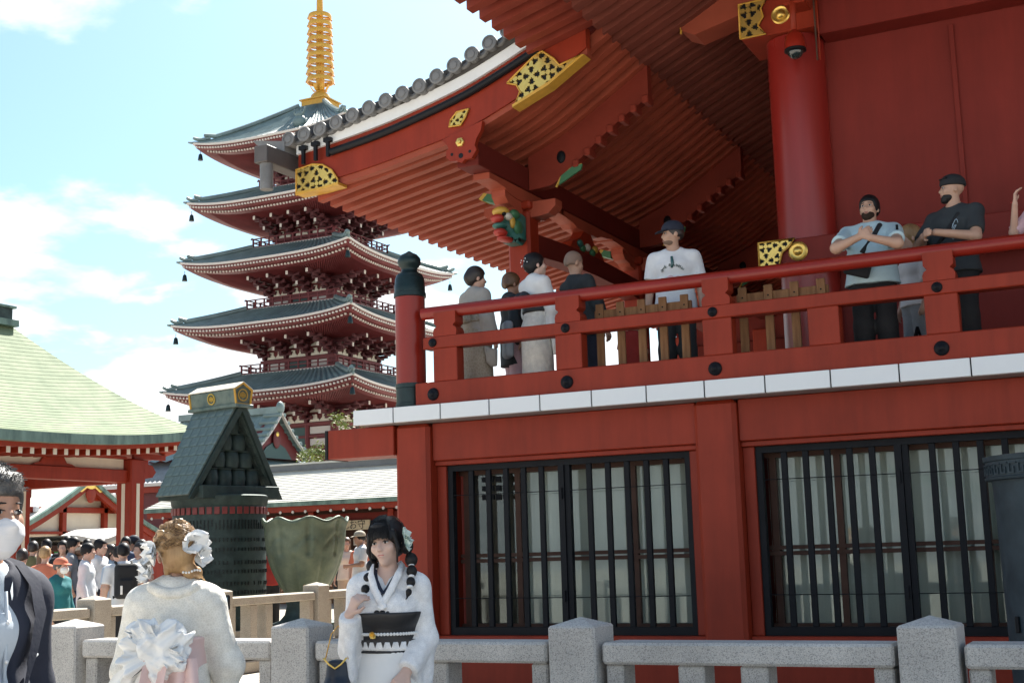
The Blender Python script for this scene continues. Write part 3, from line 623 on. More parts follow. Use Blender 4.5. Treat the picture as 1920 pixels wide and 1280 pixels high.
# ================================================================== granite fences
def fence(name, label, origin, ang, npost, sp, m, hang=0.0):
    """posts with low pyramid tops, one top rail per bay, short square balusters and a base kerb"""
    root = thing(name, label, 'fence', origin)
    T = Matrix.Translation(origin) @ Matrix.Rotation(ang, 4, 'Z')
    def piece(mb, nm, sm=False):
        mb.v = [tuple(T @ Vector(v)) for v in mb.v]; return mb.build(nm, m, root, smooth=sm)
    for k in range(npost):
        x = k*sp
        p = MB().cbox(x-0.14, x+0.14, 0, 0.28, 0, 1.08, 0.012); j = len(p.v)
        p.add([(x-0.128,0.012,1.079),(x+0.128,0.012,1.079),(x+0.128,0.268,1.079),(x-0.128,0.268,1.079),(x,0.14,1.122)], [(0,1,4),(1,2,4),(2,3,4),(3,0,4)])
        piece(p, 'post')
        if k < npost-1:
            a, b2 = x+0.165, x+sp-0.165
            piece(MB().cbox(a, b2, 0.03, 0.27, 0.875, 0.99, 0.014), 'rail')
            for q in (a+0.01, a+0.42, a+0.42+0.34, b2-0.11):
                w = 0.10 if (q < a+0.1 or q > b2-0.2) else 0.145
                piece(MB().cbox(q, q+w, 0.06, 0.24, 0.30, 0.873, 0.01), 'baluster')
            piece(MB().cbox(a, b2, 0.03, 0.27, 0.16, 0.298, 0.012), 'lower_rail')
    piece(MB().cbox(-0.25, (npost-1)*sp+0.25, -0.04, 0.34, 0.002, 0.155, 0.012), 'kerb')
    return root
fence('granite_fence', 'pale grey granite fence in the foreground, running the full width', (-8.67, 6.70, 0), 0, 7, 1.88, GRAN)
fence('granite_fence', 'sunlit beige granite fence behind the two women, running away to the vessel', (-11.12, 9.43, 0), R(90), 5, 2.2, GRANSUN)
fence('granite_fence', 'beige granite fence turning right behind the bronze vessel post', (-10.9, 18.23, 0), 0, 3, 2.0, GRANSUN)

# ================================================================== bronze lotus vessel
vs_ = thing('bronze_vessel', 'green bronze lotus-shaped vessel with wavy rim behind the fence', 'vessel', (-13.0, 18.2, 0))
def lotus(cx, cy, z0, zt, r0, r1, n=96, rows=26, lobes=8):
    mb = MB(); Pn = []
    for j in range(rows+1):
        v = j/rows; row = []
        for i in range(n+1):
            a = 2*math.pi*i/n; lob = 0.5+0.5*math.cos(lobes*a+0.4)
            prof_r = r0 + (r1-r0)*(1-(1-min(v*1.12, 1))**2.2)
            if v > 0.86: prof_r += 0.06*((v-0.86)/0.14)**1.5
            # petal relief: creases between lobes, petals offset in two tiers
            ph = lobes*a+0.4 + (math.pi if v < 0.52 else 0)
            crease = -0.040*max(0, 1-abs(math.sin(ph/2))/0.16) + 0.018*abs(math.sin(ph/2)) * (1 if 0.08 < v < 0.97 else 0.3)
            arch = abs(v-(0.62+0.16*abs(math.cos((lobes*a+0.4)/2))))
            crease += -0.030*max(0, 1-arch/0.028)
            rr = prof_r + crease
            z = z0 + (zt-z0)*v
            if v > 0.8: z += 0.075*(lob-0.6)*((v-0.8)/0.2)
            row.append((cx+rr*math.cos(a), cy+rr*math.sin(a), z))
        Pn.append(row)
    for j in range(6):   # rim and inside
        v = j/5; row = []
        for i in range(n+1):
            a = 2*math.pi*i/n; lob = 0.5+0.5*math.cos(lobes*a+0.4)
            rr = (r1+0.06) - 0.03 - 0.25*v; z = zt+0.075*(lob-0.6)*(1-v) + (0.012 if j == 0 else 0) - 0.5*v
            row.append((cx+rr*math.cos(a), cy+rr*math.sin(a), z))
        Pn.append(row)
    return mb.grid(Pn)
lotus(-13.0, 18.2, 0.86, 2.10, 0.30, 0.66).build('bowl', BRONZE, vs_, smooth=True)
MB().lathe([(0.34,0.83),(0.36,0.86),(0.30,0.90)], c=(-13.0,18.2,0), n=32).build('foot_ring', BRONZED, vs_, smooth='auto')
MB().lathe([(0.55,0.30),(0.55,0.42),(0.42,0.46),(0.34,0.55),(0.30,0.70),(0.34,0.80),(0.34,0.83)], c=(-13.0,18.2,0), n=32).build('stem', BRONZED, vs_, smooth='auto')
MB().cbox(-13.65,-12.35,17.55,18.85,0.0,0.30,0.02).build('plinth', GRANSUN, vs_)
MB().lathe([(0.028,0),(0.02,0.03),(0,0.035)], n=10, M=Matrix.Translation((-12.77,17.86,1.02)) @ Matrix.Rotation(R(34),4,'Z') @ Mx).build('spigot', GOLDP, vs_)

# ================================================================== bronze monument with gabled top
tw = thing('bronze_monument', 'dark green bronze drum tower with steep shingled gable roof and gold crests', 'monument', (-14.95, 18.4, 0))
MB().lathe([(0.82,0.30),(0.82,0.5),(0.80,0.52),(0.80,2.38),(0.82,2.40),(0.84,2.55),(0.80,2.57)], c=(-14.95,18.4,0), n=64).build('drum', BRONZED, tw, smooth='auto')
MB().lathe([(1.05,0.0),(1.05,0.30)], c=(-14.95,18.4,0), n=48).build('plinth', GRANSUN, tw, smooth='auto')
tile_red = mat('red_panel', (0.22, 0.03, 0.025), 0.5, var=0.3)
dm = MB().cbox(-0.045,0.045,-0.012,0.01,-0.06,0.06,0.004).mesh('red_panel', tile_red)
for k in range(40):
    a = 2*math.pi*k/40; inst(dm, 'red_panel', tw, (-14.95+0.812*math.cos(a), 18.4+0.812*math.sin(a), 2.30), rot=(0,0,a+math.pi/2))
# rows of raised characters on the drum
chm = MB()
rng = random.Random(3)
for (z0, z1, nr) in ((1.98,2.14,3),(1.78,1.83,1),(1.62,1.67,1),(1.40,1.45,1),(1.25,1.30,1),(1.05,1.10,1),(0.9,0.95,1),(0.72,0.77,1)):
    for rw in range(nr):
        for k in range(78):
            if rng.random() < 0.06: continue
            a = 2*math.pi*k/78; z = z0+(z1-z0)*(rw+0.5)/nr if nr > 1 else (z0+z1)/2
            M = Matrix.Translation((-14.95+0.80*math.cos(a), 18.4+0.80*math.sin(a), z)) @ Matrix.Rotation(a+math.pi/2, 4, 'Z')
            h = 0.022 if nr > 1 else 0.026
            for q in range(3):
                zz = -h + q*h + rng.uniform(-0.004, 0.004); chm.box(-0.02+rng.uniform(0,0.012), 0.02-rng.uniform(0,0.012), -0.012, 0.004, zz-0.004, zz+0.004, M)
            xx = rng.uniform(-0.01, 0.01); chm.box(xx-0.004, xx+0.004, -0.013, 0.004, -h, h, M)
tag(chm.build('raised_characters', mat('bronze_letters', (0.012,0.016,0.016), 0.5, metal=0.3), tw), None, None, kind='stuff')
# gable house on top, rotated
TR = Matrix.Translation((-14.95, 18.4, 0)) @ Matrix.Rotation(R(-12), 4, 'Z')
def twp(mb, nm, m, parent=tw, sm=False):
    mb.v = [tuple(TR @ Vector(v)) for v in mb.v]; return mb.build(nm, m, parent, smooth=sm)
# local: +x = gable front, y = across
twp(MB().cbox(-0.62, 0.60, -0.84, 0.84, 2.50, 2.72, 0.01), 'sill_box', BRONZED)
twp(MB().prism([(-0.76,2.72),(0.76,2.72),(0.02,4.06),(-0.02,4.06)], -0.42, 0.24, ax='x'), 'gable_wall', BRONZED)
nrow = 9
for side in (-1, 1):
    for k in range(nrow):
        v0, v1 = k/nrow, (k+1)/nrow
        yb_, zb_ = 1.0+(0.10-1.0)*v0, 2.56+(4.10-2.56)*v0
        yt_, zt_ = 1.0+(0.10-1.0)*v1, 2.56+(4.10-2.56)*v1
        l0 = 0.44+0.14*v0; l1 = 0.44+0.14*v1
        n = 5
        for q in range(n):
            off = (q + (0.5 if k % 2 else 0)); a0 = -l0 + 2*l0*min(max((off)/n,0),1); a1 = -l0 + 2*l0*min((off+1)/n, 1)
            if k % 2 and q == 0: a0 = -l0
            if a1-a0 < 0.01: continue
            th = 0.028
            mb = MB(); g_ = 0.004
            pts = [(a0+g_, side*(yb_+th*0.9), zb_+th*0.5), (a1-g_, side*(yb_+th*0.9), zb_+th*0.5), (a1-g_, side*(yt_+0.004), zt_+0.03), (a0+g_, side*(yt_+0.004), zt_+0.03)]
            low_ = [(p[0], p[1]-side*th, p[2]-th*0.5) for p in pts]
            mb.add(pts+low_, [(0,1,2,3),(4,7,6,5),(0,4,5,1),(1,5,6,2),(2,6,7,3),(3,7,4,0)])
            twp(mb, 'shingle', SLATEB)
    # verge boards
    twp(MB().add([(0.43,side*1.02,2.50),(0.48,side*1.02,2.50),(0.61,side*0.05,4.13),(0.55,side*0.05,4.13),(0.43,side*0.92,2.50),(0.48,side*0.92,2.50),(0.61,side*-0.02,4.05),(0.55,side*-0.02,4.05)], [(0,1,2,3),(4,7,6,5),(0,4,5,1),(1,5,6,2),(3,2,6,7),(0,3,7,4)]), 'verge_board', BRONZED)
# little barrels stacked in the gable
for row_, (n, z) in enumerate(((4,2.72),(3,3.03),(2,3.33),(1,3.62))):
    for q in range(n):
        y = (q-(n-1)/2)*0.30
        twp(MB().lathe([(0.10,0),(0.135,0.02),(0.15,0.14),(0.135,0.27),(0.12,0.285),(0.145,0.295),(0.145,0.31),(0,0.31)], c=(0.28,y,z), n=16), 'barrel', BRONZED, sm='auto')
twp(MB().cbox(-0.66, 0.66, -0.20, 0.20, 4.07, 4.13, 0.008), 'ridge_base', SLATEB)
rb = twp(MB().prism([(-0.15,4.13),(0.15,4.13),(0.19,4.38),(0.0,4.49),(-0.19,4.38)], -0.60, 0.60, ax='x'), 'ridge_box', SLATEB)
for x in (-0.625, 0.62):
    twp(MB().tube([(x,-0.155,4.13),(x,0.155,4.13),(x,0.195,4.38),(x,0,4.50),(x,-0.195,4.38),(x,-0.155,4.13)], 0.022, 6), 'gold_edge', GOLDP)
twp(MB().prism([(-0.20,4.392),(0,4.505),(0.20,4.392),(0.20,4.41),(0,4.525),(-0.20,4.41)], -0.64, 0.635, ax='x'), 'ridge_cap', CREAM)
def crest(M, r):
    mb = MB(); mb.lathe([(r,0),(r,0.014),(r*0.80,0.014),(r*0.80,0.0),(r,0)], n=24, M=M)
    for q in range(6):
        a = q*math.pi/3; mb.sphere((0,0,0), (r*0.12, r*0.34, 0.01), 8, 5, M=Matrix.Rotation(a,3,'Z').to_4x4()) if False else mb.box(-r*0.55+q*r*0.2, -r*0.45+q*r*0.2, -r*(0.55-abs(q-2.5)*0.1), r*(0.55-abs(q-2.5)*0.1), 0, 0.012, M)
    mb.box(-r*0.5, r*0.5, -r*0.06, r*0.06, 0, 0.015, M)
    return mb
Mc = TR @ Matrix.Translation((-0.02,-0.178,4.26)) @ Matrix.Rotation(R(90+8), 4, 'X')
crest(Mc, 0.10).build('gold_crest', GOLD, tw)
Mc = TR @ Matrix.Translation((0.605,0,4.29)) @ Matrix.Rotation(R(90), 4, 'Z') @ Matrix.Rotation(R(90), 4, 'X')
crest(Mc, 0.11).build('gold_crest', GOLD, tw)

# ================================================================== bronze urn at the right edge
POTB = mat('blue_black_bronze', (0.045, 0.066, 0.078), 0.6, metal=0.15, spec=0.3, col2=(0.025, 0.038, 0.046), vscale=5, bump=0.15, bscale=20)
un = thing('bronze_urn', 'tall blue-black bronze urn with key-pattern rim at the right edge of the photo', 'urn', (-0.52, 9.2, 0))
MB().lathe([(0.50,0.30),(0.53,0.34),(0.54,0.85),(0.555,1.8),(0.565,1.845),(0.60,1.85),(0.605,1.865),(0.595,1.87),(0.595,1.965),(0.605,1.97),(0.61,2.0),(0.57,2.005),(0.55,1.6),(0,1.6)], c=(-0.52,9.2,0), n=64).build('body', POTB, un, smooth='auto')
MB().cbox(-1.15,0.11,8.57,9.83,0,0.30,0.02).build('plinth', GRAN, un)
km = MB().box(-0.032,0.032,-0.006,0.004,0.026,0.034).box(-0.032,-0.024,-0.006,0.004,-0.034,0.026).box(-0.024,0.012,-0.006,0.004,-0.034,-0.026).box(0.004,0.012,-0.006,0.004,-0.026,0.008).box(-0.012,0.004,-0.006,0.004,0.0,0.008).mesh('key_pattern', POTB)
for k in range(50):
    a = 2*math.pi*k/50; inst(km, 'key_pattern', un, (-0.52+0.598*math.cos(a), 9.2+0.598*math.sin(a), 1.917), rot=(0,0,a+math.pi/2))
ae = R(-100)
crest(Matrix.Translation((-0.52+0.552*math.cos(ae), 9.2+0.552*math.sin(ae), 1.50)) @ Matrix.Rotation(ae+R(90),4,'Z') @ Matrix.Rotation(R(90),4,'X'), 0.14).build('gold_crest', GOLD, un)
MB().cbox(-0.98,-0.955,8.86,8.90,0.9,1.0,0.004).build('latch', BLKP, un)

# ================================================================== five-storey pagoda
pg = thing('pagoda', 'five-storey red pagoda with teal tiled roofs and golden spire', 'pagoda', (-45.55, 65.6, 0))
CX, CY = -45.55, 65.6
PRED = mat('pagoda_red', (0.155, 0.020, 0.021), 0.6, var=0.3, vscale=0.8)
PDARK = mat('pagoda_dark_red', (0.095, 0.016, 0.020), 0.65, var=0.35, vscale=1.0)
PWHITE = mat('pagoda_white', (0.58, 0.53, 0.48), 0.8, spec=0.2)
PGREEN = mat('shutter_green', (0.035, 0.08, 0.075), 0.6)
RW = [6.60, 6.32, 5.98, 5.72, 5.48]; RZ = [11.12, 15.07, 18.86, 22.53, 26.26]
BWID = [3.43, 3.21, 2.95, 2.68, 0.95]      # half width where the roof meets the storey above
WW = [2.75, 2.45, 2.20, 1.95, 1.70]        # wall half widths
def side_pt(s, u, d, z):
    """s: side 0..3, u: along, d: out"""
    return [(CX+u, CY-d, z), (CX+d, CY+u, z), (CX-u, CY+d, z), (CX-d, CY-u, z)][s]
def eave_z(i, t):                           # t = -1..1 along an edge
    return RZ[i]-0.42 + 0.42*abs(t)**3.2
for i in range(5):
    w, win = RW[i], BWID[i]; zin = RZ[i]+1.02 if i < 4 else 29.0
    roof = MB(); nu = 112 if i < 5 else 60; nv = 7
    for s in range(4):
        Pn = []
        for j in range(nv+1):
            v = j/nv; half = w+(win-w)*v; row = []
            cv = v**1.25 if i < 4 else v**1.3
            for k in range(nu+1):
                u = -1+2*k/nu; z0 = eave_z(i, u)
                z = z0+(zin-z0)*cv + (0.05 if k % 4 < 2 else -0.03)
                row.append(side_pt(s, u*half, half, z))
            Pn.append(row)
        roof.grid(Pn)
    ro = roof.build('roof', TEAL, pg)
    # white eave line, red fascia, soffit
    line, fas, sof, ends = MB(), MB(), MB(), MB(); n = 24
    for s in range(4):
        us = frange(-1, 1, n+1)
        def ring(dw, dz): return [side_pt(s, u*(w-dw), w-dw, eave_z(i, u)+dz) for u in us]
        for mb, rows in ((line, ((-0.03,0.03),(-0.03,-0.09),(0.10,-0.09))), (fas, ((0.10,-0.088),(0.12,-0.30),(0.22,-0.31),(0.24,-0.36),(0.60,-0.38),(0.62,-0.52),(1.02,-0.56)))):
            mb.grid([ring(*r_) for r_ in rows])
        zs = RZ[i]-0.42-0.62
        rows = [ring(1.02, -0.56)] + [[side_pt(s, u*(w-d), w-d, (eave_z(i, u)-0.62)*(1-k)+(zs-0.10)*k) for u in us] for d, k in ((1.8,0.5),(2.6,0.9),(w-WW[i],1.0))]
        us2 = frange(-1, 1, 121)
        def r2(d, k): return [side_pt(s, u*(w-d), w-d, (eave_z(i, u)-0.56)*(1-k)+(zs-0.10)*k+(0.075 if q % 2 else 0.0)) for q, u in enumerate(us2)]
        sof.grid([r2(0.95, 0.0), r2(1.8, 0.5), r2(2.6, 0.9), r2(w-WW[i], 1.0)])
        if s < 2:
            for (dw, dz, cnt, hw) in ((0.095, -0.235, 52, 0.048), (0.58, -0.45, 46, 0.048)):
                for k in range(cnt):
                    u = -0.97+1.94*k/(cnt-1); c = Vector(side_pt(s, u*(w-dw), w-dw+0.03, eave_z(i, u)+dz)); ends.box(c.x-hw, c.x+hw, c.y-hw, c.y+hw, c.z-hw, c.z+hw)
    line.build('eave_edge', PWHITE, ro); fas.build('fascia', PRED, ro); sof.build('soffit', PRED, ro)
    tag(ends.build('rafter_ends', PWHITE, ro), None, None, kind='stuff')
    # hip ridges with stepped upturned ends, and wind bells
    for s in range(4):
        d = Vector([(1,-1),(1,1),(-1,1),(-1,-1)][s])
        def hp(v, dz):
            half = w+(win-w)*v; z0 = RZ[i]; return (CX+d.x*half, CY+d.y*half, z0+(zin-z0)*(max(v,0)**1.25)+dz)
        mb = MB()
        for (v0, v1, lift, rad) in ((0.10, 1.0, 0.26, 0.15), (0.0, 0.16, 0.20, 0.11)):
            pts = [hp(v, 0.12+lift*max(0, 1-(v-v0)/0.10)**2) for v in frange(v0, v1, 9)]
            mb.tube(pts, [rad*0.7]+[rad]*8, 6)
        mb.tube([hp(-0.045, 0.02), hp(-0.02, 0.0), hp(0.05, -0.03)], [0.05,0.08,0.08], 6)
        mb.build('hip_ridge', TEAL, ro)
        c = hp(0.07, -1.0)
        MB().lathe([(0.0,0.62),(0.015,0.6),(0.015,0.42),(0.10,0.36),(0.13,0.20),(0.15,0.05),(0.16,0.0),(0.0,0.02)], c=(c[0],c[1],c[2]-0.15), n=10).build('wind_bell', GREENB, ro, smooth=True)
    # storey walls below this roof
    zt_ = RZ[i]-1.1; zb_ = (RZ[i-1]+0.98) if i > 0 else 4.0
    ww = WW[i]
    wl = MB().box(CX-ww, CX+ww, CY-ww, CY+ww, zb_, zt_).build('storey_wall', PRED, pg)
    # columns, rails, white panels, shutters and plaster fields on the two seen faces
    zbr = RZ[i]-2.15
    for s in range(2):
        def sb(nm, m_, u0, u1, d0, d1, z0, z1):
            a = side_pt(s, u0, d0, z0); bq = side_pt(s, u1, d1, z1); MB().box(min(a[0],bq[0]), max(a[0],bq[0]), min(a[1],bq[1]), max(a[1],bq[1]), z0, z1).build(nm, m_, wl)
        for q in range(4):
            u = -ww+0.1+(2*ww-0.2)*q/3; c = side_pt(s, u, ww+0.03, 0); MB().lathe([(0.15,zb_),(0.15,zbr)], c=(c[0],c[1],0), n=8).build('wall_column', PRED, wl)
        sb('wall_rail', PRED, -ww-0.2, ww+0.2, ww+0.002, ww+0.14+0.003*s, zbr-0.05, zbr+0.12+0.002*s); sb('wall_rail', PRED, -ww-0.15, ww+0.15, ww+0.002, ww+0.10+0.003*s, zbr-0.75, zbr-0.60+0.002*s)
        for q in range(3):
            u0 = -ww+0.1+(2*ww-0.2)*q/3+0.18; u1 = -ww+0.1+(2*ww-0.2)*(q+1)/3-0.18
            if q == 1: sb('shutter', PGREEN, u0, u1, ww, ww+0.05, zbr-(1.7 if i else 3.5), zbr-0.12)
            else:
                sb('wall_panel', PWHITE, u0, u1, ww, ww+0.04, zbr-0.52, zbr-0.12); sb('wall_panel', PWHITE, u0, u1, ww, ww+0.04, zbr-1.2, zbr-0.82)
            for (z0, hh, nb) in ((zbr+0.16, 0.42, 2), (zbr+0.72, 0.34, 1)):
                for k in range(nb):
                    uc = u0+(u1-u0)*(k+0.5)/nb; hw = (u1-u0)/nb*0.5
                    pr = [(-hw,0),(hw,0),(hw*0.92,hh*0.25),(hw*0.5,hh*0.55),(hw*0.42,hh),(-hw*0.42,hh),(-hw*0.5,hh*0.55),(-hw*0.92,hh*0.25)]
                    vs2 = [side_pt(s, uc+p[0], ww+0.02, z0+p[1]) for p in pr] + [side_pt(s, uc+p[0], ww+0.09, z0+p[1]) for p in pr]
                    MB().add(vs2, [tuple(range(8)), tuple(range(8,16))[::-1]] + [(a, (a+1) % 8, 8+(a+1) % 8, 8+a) for a in range(8)]).build('plaster_field', CREAM, wl)
    # bracket clusters: stepped arms growing outwards, with white tail ends
    for s in range(2):
        for q in range(4):
            u = -ww+0.1+(2*ww-0.2)*q/3; corner = q in (0, 3)
            mb, tips = MB(), MB()
            for k in range(5):
                d1 = ww+0.25+0.48*k; zc = zbr+0.13+0.215*k
                def sb(mb_, u0, u1, d0, d1_, z0, z1):
                    a = side_pt(s, u0, d0, z0); bq = side_pt(s, u1, d1_, z1); mb_.box(min(a[0],bq[0]), max(a[0],bq[0]), min(a[1],bq[1]), max(a[1],bq[1]), z0, z1)
                sb(mb, u-0.09, u+0.09, ww, d1, zc, zc+0.17)
                sb(mb, u-0.42, u+0.42, d1-0.14, d1, zc+0.17, zc+0.29)
                for e in (-0.36, 0, 0.36): sb(mb, u+e-0.09, u+e+0.09, d1-0.16, d1+0.02, zc+0.29, zc+0.37)
                if k in (2, 4): sb(tips, u-0.07, u+0.07, d1+0.12, d1+0.16, zc-0.10, zc+0.12); sb(mb, u-0.075, u+0.075, d1, d1+0.12, zc-0.10, zc+0.12)
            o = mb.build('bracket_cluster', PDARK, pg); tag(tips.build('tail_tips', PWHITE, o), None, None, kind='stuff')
    # balcony of the storey above
    if i < 4:
        bw = BWID[i]; z0 = RZ[i]+0.98
        bal = MB().box(CX-bw, CX+bw, CY-bw, CY+bw, z0, z0+0.10).build('balcony', PWHITE, pg)
        MB().box(CX-bw+0.1, CX+bw-0.1, CY-bw+0.1, CY+bw-0.1, z0-0.35, z0-0.002).build('balcony_base', PDARK, bal)
        rl = MB()
        for s in range(4):
            for z in (0.12, 0.36, 0.60):
                ext = 0.18 if z > 0.5 else 0.0
                a = side_pt(s, -bw-ext, bw-0.08, z0+z); bq = side_pt(s, bw+ext, bw-0.02, z0+z+0.06); rl.box(min(a[0],bq[0]), max(a[0],bq[0]), min(a[1],bq[1]), max(a[1],bq[1]), z0+z, z0+z+0.06)
            for q in range(11):
                u = -bw+2*bw*q/10; c = side_pt(s, u, bw-0.05, 0); rl.box(c[0]-0.04, c[0]+0.04, c[1]-0.04, c[1]+0.04, z0+0.1, z0+0.64)
        rl.build('balcony_railing', PRED, bal)
MB().box(CX-4.5, CX+4.5, CY-4.5, CY+4.5, 0, 4.0).build('pagoda_base', PRED, pg)
# spire
sp = MB(); sp.box(CX-0.84, CX+0.84, CY-0.84, CY+0.84, 29.0, 29.42); sp.box(CX-0.95, CX+0.95, CY-0.95, CY+0.95, 29.42, 29.5)
spire = sp.build('spire', GOLDP, pg)
MB().lathe([(0.62,29.5),(0.62,29.72),(0.56,29.9),(0.40,30.02),(0.22,30.06),(0.2,30.1)], c=(CX,CY,0), n=24).build('spire_dome', GOLDP, spire, smooth='auto')
pt = MB()
for k in range(8):
    a = 2*math.pi*k/8
    pt.grid([[(CX+(0.22+0.42*v**0.6)*math.cos(a+e*(0.34-0.2*v)), CY+(0.22+0.42*v**0.6)*math.sin(a+e*(0.34-0.2*v)), 30.12+0.36*v*v) for e in (-1,0,1)] for v in (0,0.35,0.7,1.0)])
pt.build('spire_petals', GOLDP, spire)
MB().lathe([(0.27,30.05),(0.24,33),(0.20,36),(0.05,40)], c=(CX,CY,0), n=12).build('spire_mast', GOLDP, spire, smooth=True)
for k in range(9):
    z = 30.86+0.525*k; r_ = 0.86-0.016*k
    MB().lathe([(r_,-0.14),(r_+0.02,0.0),(r_-0.03,0.14),(r_-0.11,0.13),(r_-0.09,-0.13),(r_,-0.14)], c=(CX,CY,z), n=28).build('spire_ring', GOLDP, spire, smooth='auto')
    spk = MB()
    for q in range(4):
        a = q*math.pi/2+math.pi/4; M = Matrix.Translation((CX,CY,z)) @ Matrix.Rotation(a,4,'Z'); spk.box(0.1, r_-0.06, -0.05, 0.05, -0.03, 0.05, M)
        spk.lathe([(0,0),(0.035,-0.04),(0.045,-0.14),(0,-0.13)], c=(CX+(r_+0.03)*math.cos(a), CY+(r_+0.03)*math.sin(a), z-0.07), n=6)
    spk.build('ring_spokes', GOLDP, spire)
# demon-face ridge ornament on the top roof
orn = MB(); oc = Vector((CX+1.2, CY-3.9, 26.9))
orn.sphere(oc, (0.45,0.3,0.38)); orn.sphere(oc+Vector((0,0,0.42)), (0.3,0.2,0.2)); [orn.tube([oc+Vector((dx,0,0.45)), oc+Vector((dx*1.3,0,0.85))], [0.08,0.02], 6) for dx in (-0.3,-0.1,0.1,0.3)]
orn.build('ridge_ornament', TEAL, pg, smooth=True)

# ================================================================== hip-roofed water pavilion
wp = thing('water_pavilion', 'red open pavilion with pale green copper hip roof at the left edge', 'pavilion', (-22.65, 17.2, 0))
def hip_roof(name, cx, cy, wx, wy, rid, ze, zr, lift, m, parent, courses=30, curve=1.35, step=0.02, nu=24):
    """stepped courses on four sides; ridge of half length rid runs along Y"""
    mb = MB()
    for s in range(4):
        Pn = []
        for j in range(courses+1):
            for rep in ((0,) if j == 0 else (0, 1)):
                if j == courses and rep == 1: continue
                v = j/courses; row = []
                for k in range(nu+1):
                    u = -1+2*k/nu
                    z0 = ze+lift*abs(u)**3
                    z = z0+(zr-z0)*(v**curve) - (step if rep == 0 and j > 0 else 0)
                    hx = wx*(1-v); hy = wy+(rid-wy)*v
                    if s == 0: p = (cx+u*hx, cy-hy, z)
                    elif s == 1: p = (cx+hx, cy+u*hy, z)
                    elif s == 2: p = (cx-u*hx, cy+hy, z)
                    else: p = (cx-hx, cy-u*hy, z)
                    row.append(p)
                Pn.append(row)
        mb.grid(Pn)
    return mb.build(name, m, parent)
wr = hip_roof('roof', -22.65, 17.0, 2.81, 6.85, 3.7, 4.05, 6.70, 0.38, COPPER, wp, courses=34, step=0.007)
edge, redl = MB(), MB()
def pe(s, u, dx, dz):
    hx = 2.81-dx; hy = 6.85-dx; z = 4.05+0.38*abs(u)**3+dz
    return [(-22.65+u*hx, 17.0-hy, z), (-22.65+hx, 17.0+u*hy, z), (-22.65-u*hx, 17.0+hy, z), (-22.65-hx, 17.0-u*hy, z)][s]
for s in range(4):
    us = frange(-1, 1, 25)
    edge.grid([[pe(s,u,-0.02,0.0) for u in us], [pe(s,u,-0.03,-0.20) for u in us], [pe(s,u,0.12,-0.21) for u in us]])
    redl.grid([[pe(s,u,0.10,-0.20) for u in us], [pe(s,u,0.12,-0.30) for u in us], [pe(s,u,1.9,-0.10) for u in us], [pe(s,u,2.7,0.2) for u in us]])
edge.build('eave_edge', COPPERD, wr); redl.build('eave_underside', RED, wr)
for k in range(44):
    u = -0.965+1.93*k/43; c = pe(1, u, 0.22, -0.36)
    rf = MB().box(c[0]-1.1, c[0]+0.02, c[1]-0.045, c[1]+0.045, c[2]-0.06, c[2]+0.06).build('rafter', RED, wp)
    MB().box(c[0]+0.021, c[0]+0.035, c[1]-0.047, c[1]+0.047, c[2]-0.062, c[2]+0.062).build('rafter_tip', CREAM, rf)
for k in range(10):
    u = -0.9+1.8*k/9; c = pe(2, u, 0.22, -0.36)
    rf = MB().box(c[0]-0.045, c[0]+0.045, c[1]-1.0, c[1]+0.02, c[2]-0.06, c[2]+0.06).build('rafter', RED, wp)
for (x, y) in ((-20.92, 22.65), (-20.92, 19.3), (-20.92, 15.0), (-24.4, 22.65), (-24.4, 11.5), (-20.92, 11.5)):
    MB().cbox(x-0.22, x+0.22, y-0.22, y+0.22, 0.25, 3.75, 0.03).build('post', RED, wp) if (x, y) != (-20.92, 19.3) else None
    if (x, y) != (-20.92, 19.3):
        MB().cbox(x-0.05, x+0.05, y-0.228, y-0.222, 0.3, 3.2, 0.002).build('post_inlay', CREAM, wp)
        MB().box(x+0.222, x+0.228, y-0.05, y+0.05, 0.3, 3.2).build('post_inlay', CREAM, wp)
        MB().lathe([(0.34,0),(0.34,0.22),(0.26,0.25)], c=(x,y,0), n=20).build('post_base', GRANSUN, wp)
MB().cbox(-21.02,-20.80,10.8,23.0,3.22,3.50,0.015).build('tie_beam', RED, wp)
MB().cbox(-24.5,-20.8,22.5,22.72,3.22,3.50,0.015).build('tie_beam', RED, wp)
MB().cbox(-24.5,-24.3,10.8,23.0,3.05,3.50,0.015).build('tie_beam', SOFF, wp)
MB().cbox(-20.98,-20.82,10.8,22.42,3.74,3.80,0.01).build('head_plate', RED, wp)
MB().box(-20.95,-20.90,10.8,22.40,3.505,3.735).build('frieze', CREAM, wp)
for y in (20.3, 17.8, 15.3, 13.0):
    pr = [(y-0.60,3.505),(y+0.60,3.505),(y+0.50,3.55),(y+0.36,3.57),(y+0.27,3.70),(y+0.25,3.738),(y-0.25,3.738),(y-0.27,3.70),(y-0.36,3.57),(y-0.50,3.55)]
    MB().prism(pr, -20.90, -20.84, ax='x').build('frog_leg_strut', RED, wp)
MB().prism([(22.86,3.30),(23.25,3.36),(23.36,3.48),(23.25,3.62),(22.86,3.70)], -21.0, -20.82, ax='x').build('beam_nose', RED, wp)
MB().box(-22.85,-22.45,13.2,20.75,6.66,6.80).build('ridge', COPPERD, wp); MB().box(-22.78,-22.52,13.3,20.62,6.80,7.06).build('ridge_box', BRONZED, wp); MB().box(-22.82,-22.48,13.2,20.70,7.06,7.11).build('ridge_cap', COPPERD, wp)
MB().cbox(-23.5,-21.8,13.5,20.5,0.0,0.75,0.05).build('basin', GRANSUN, wp)

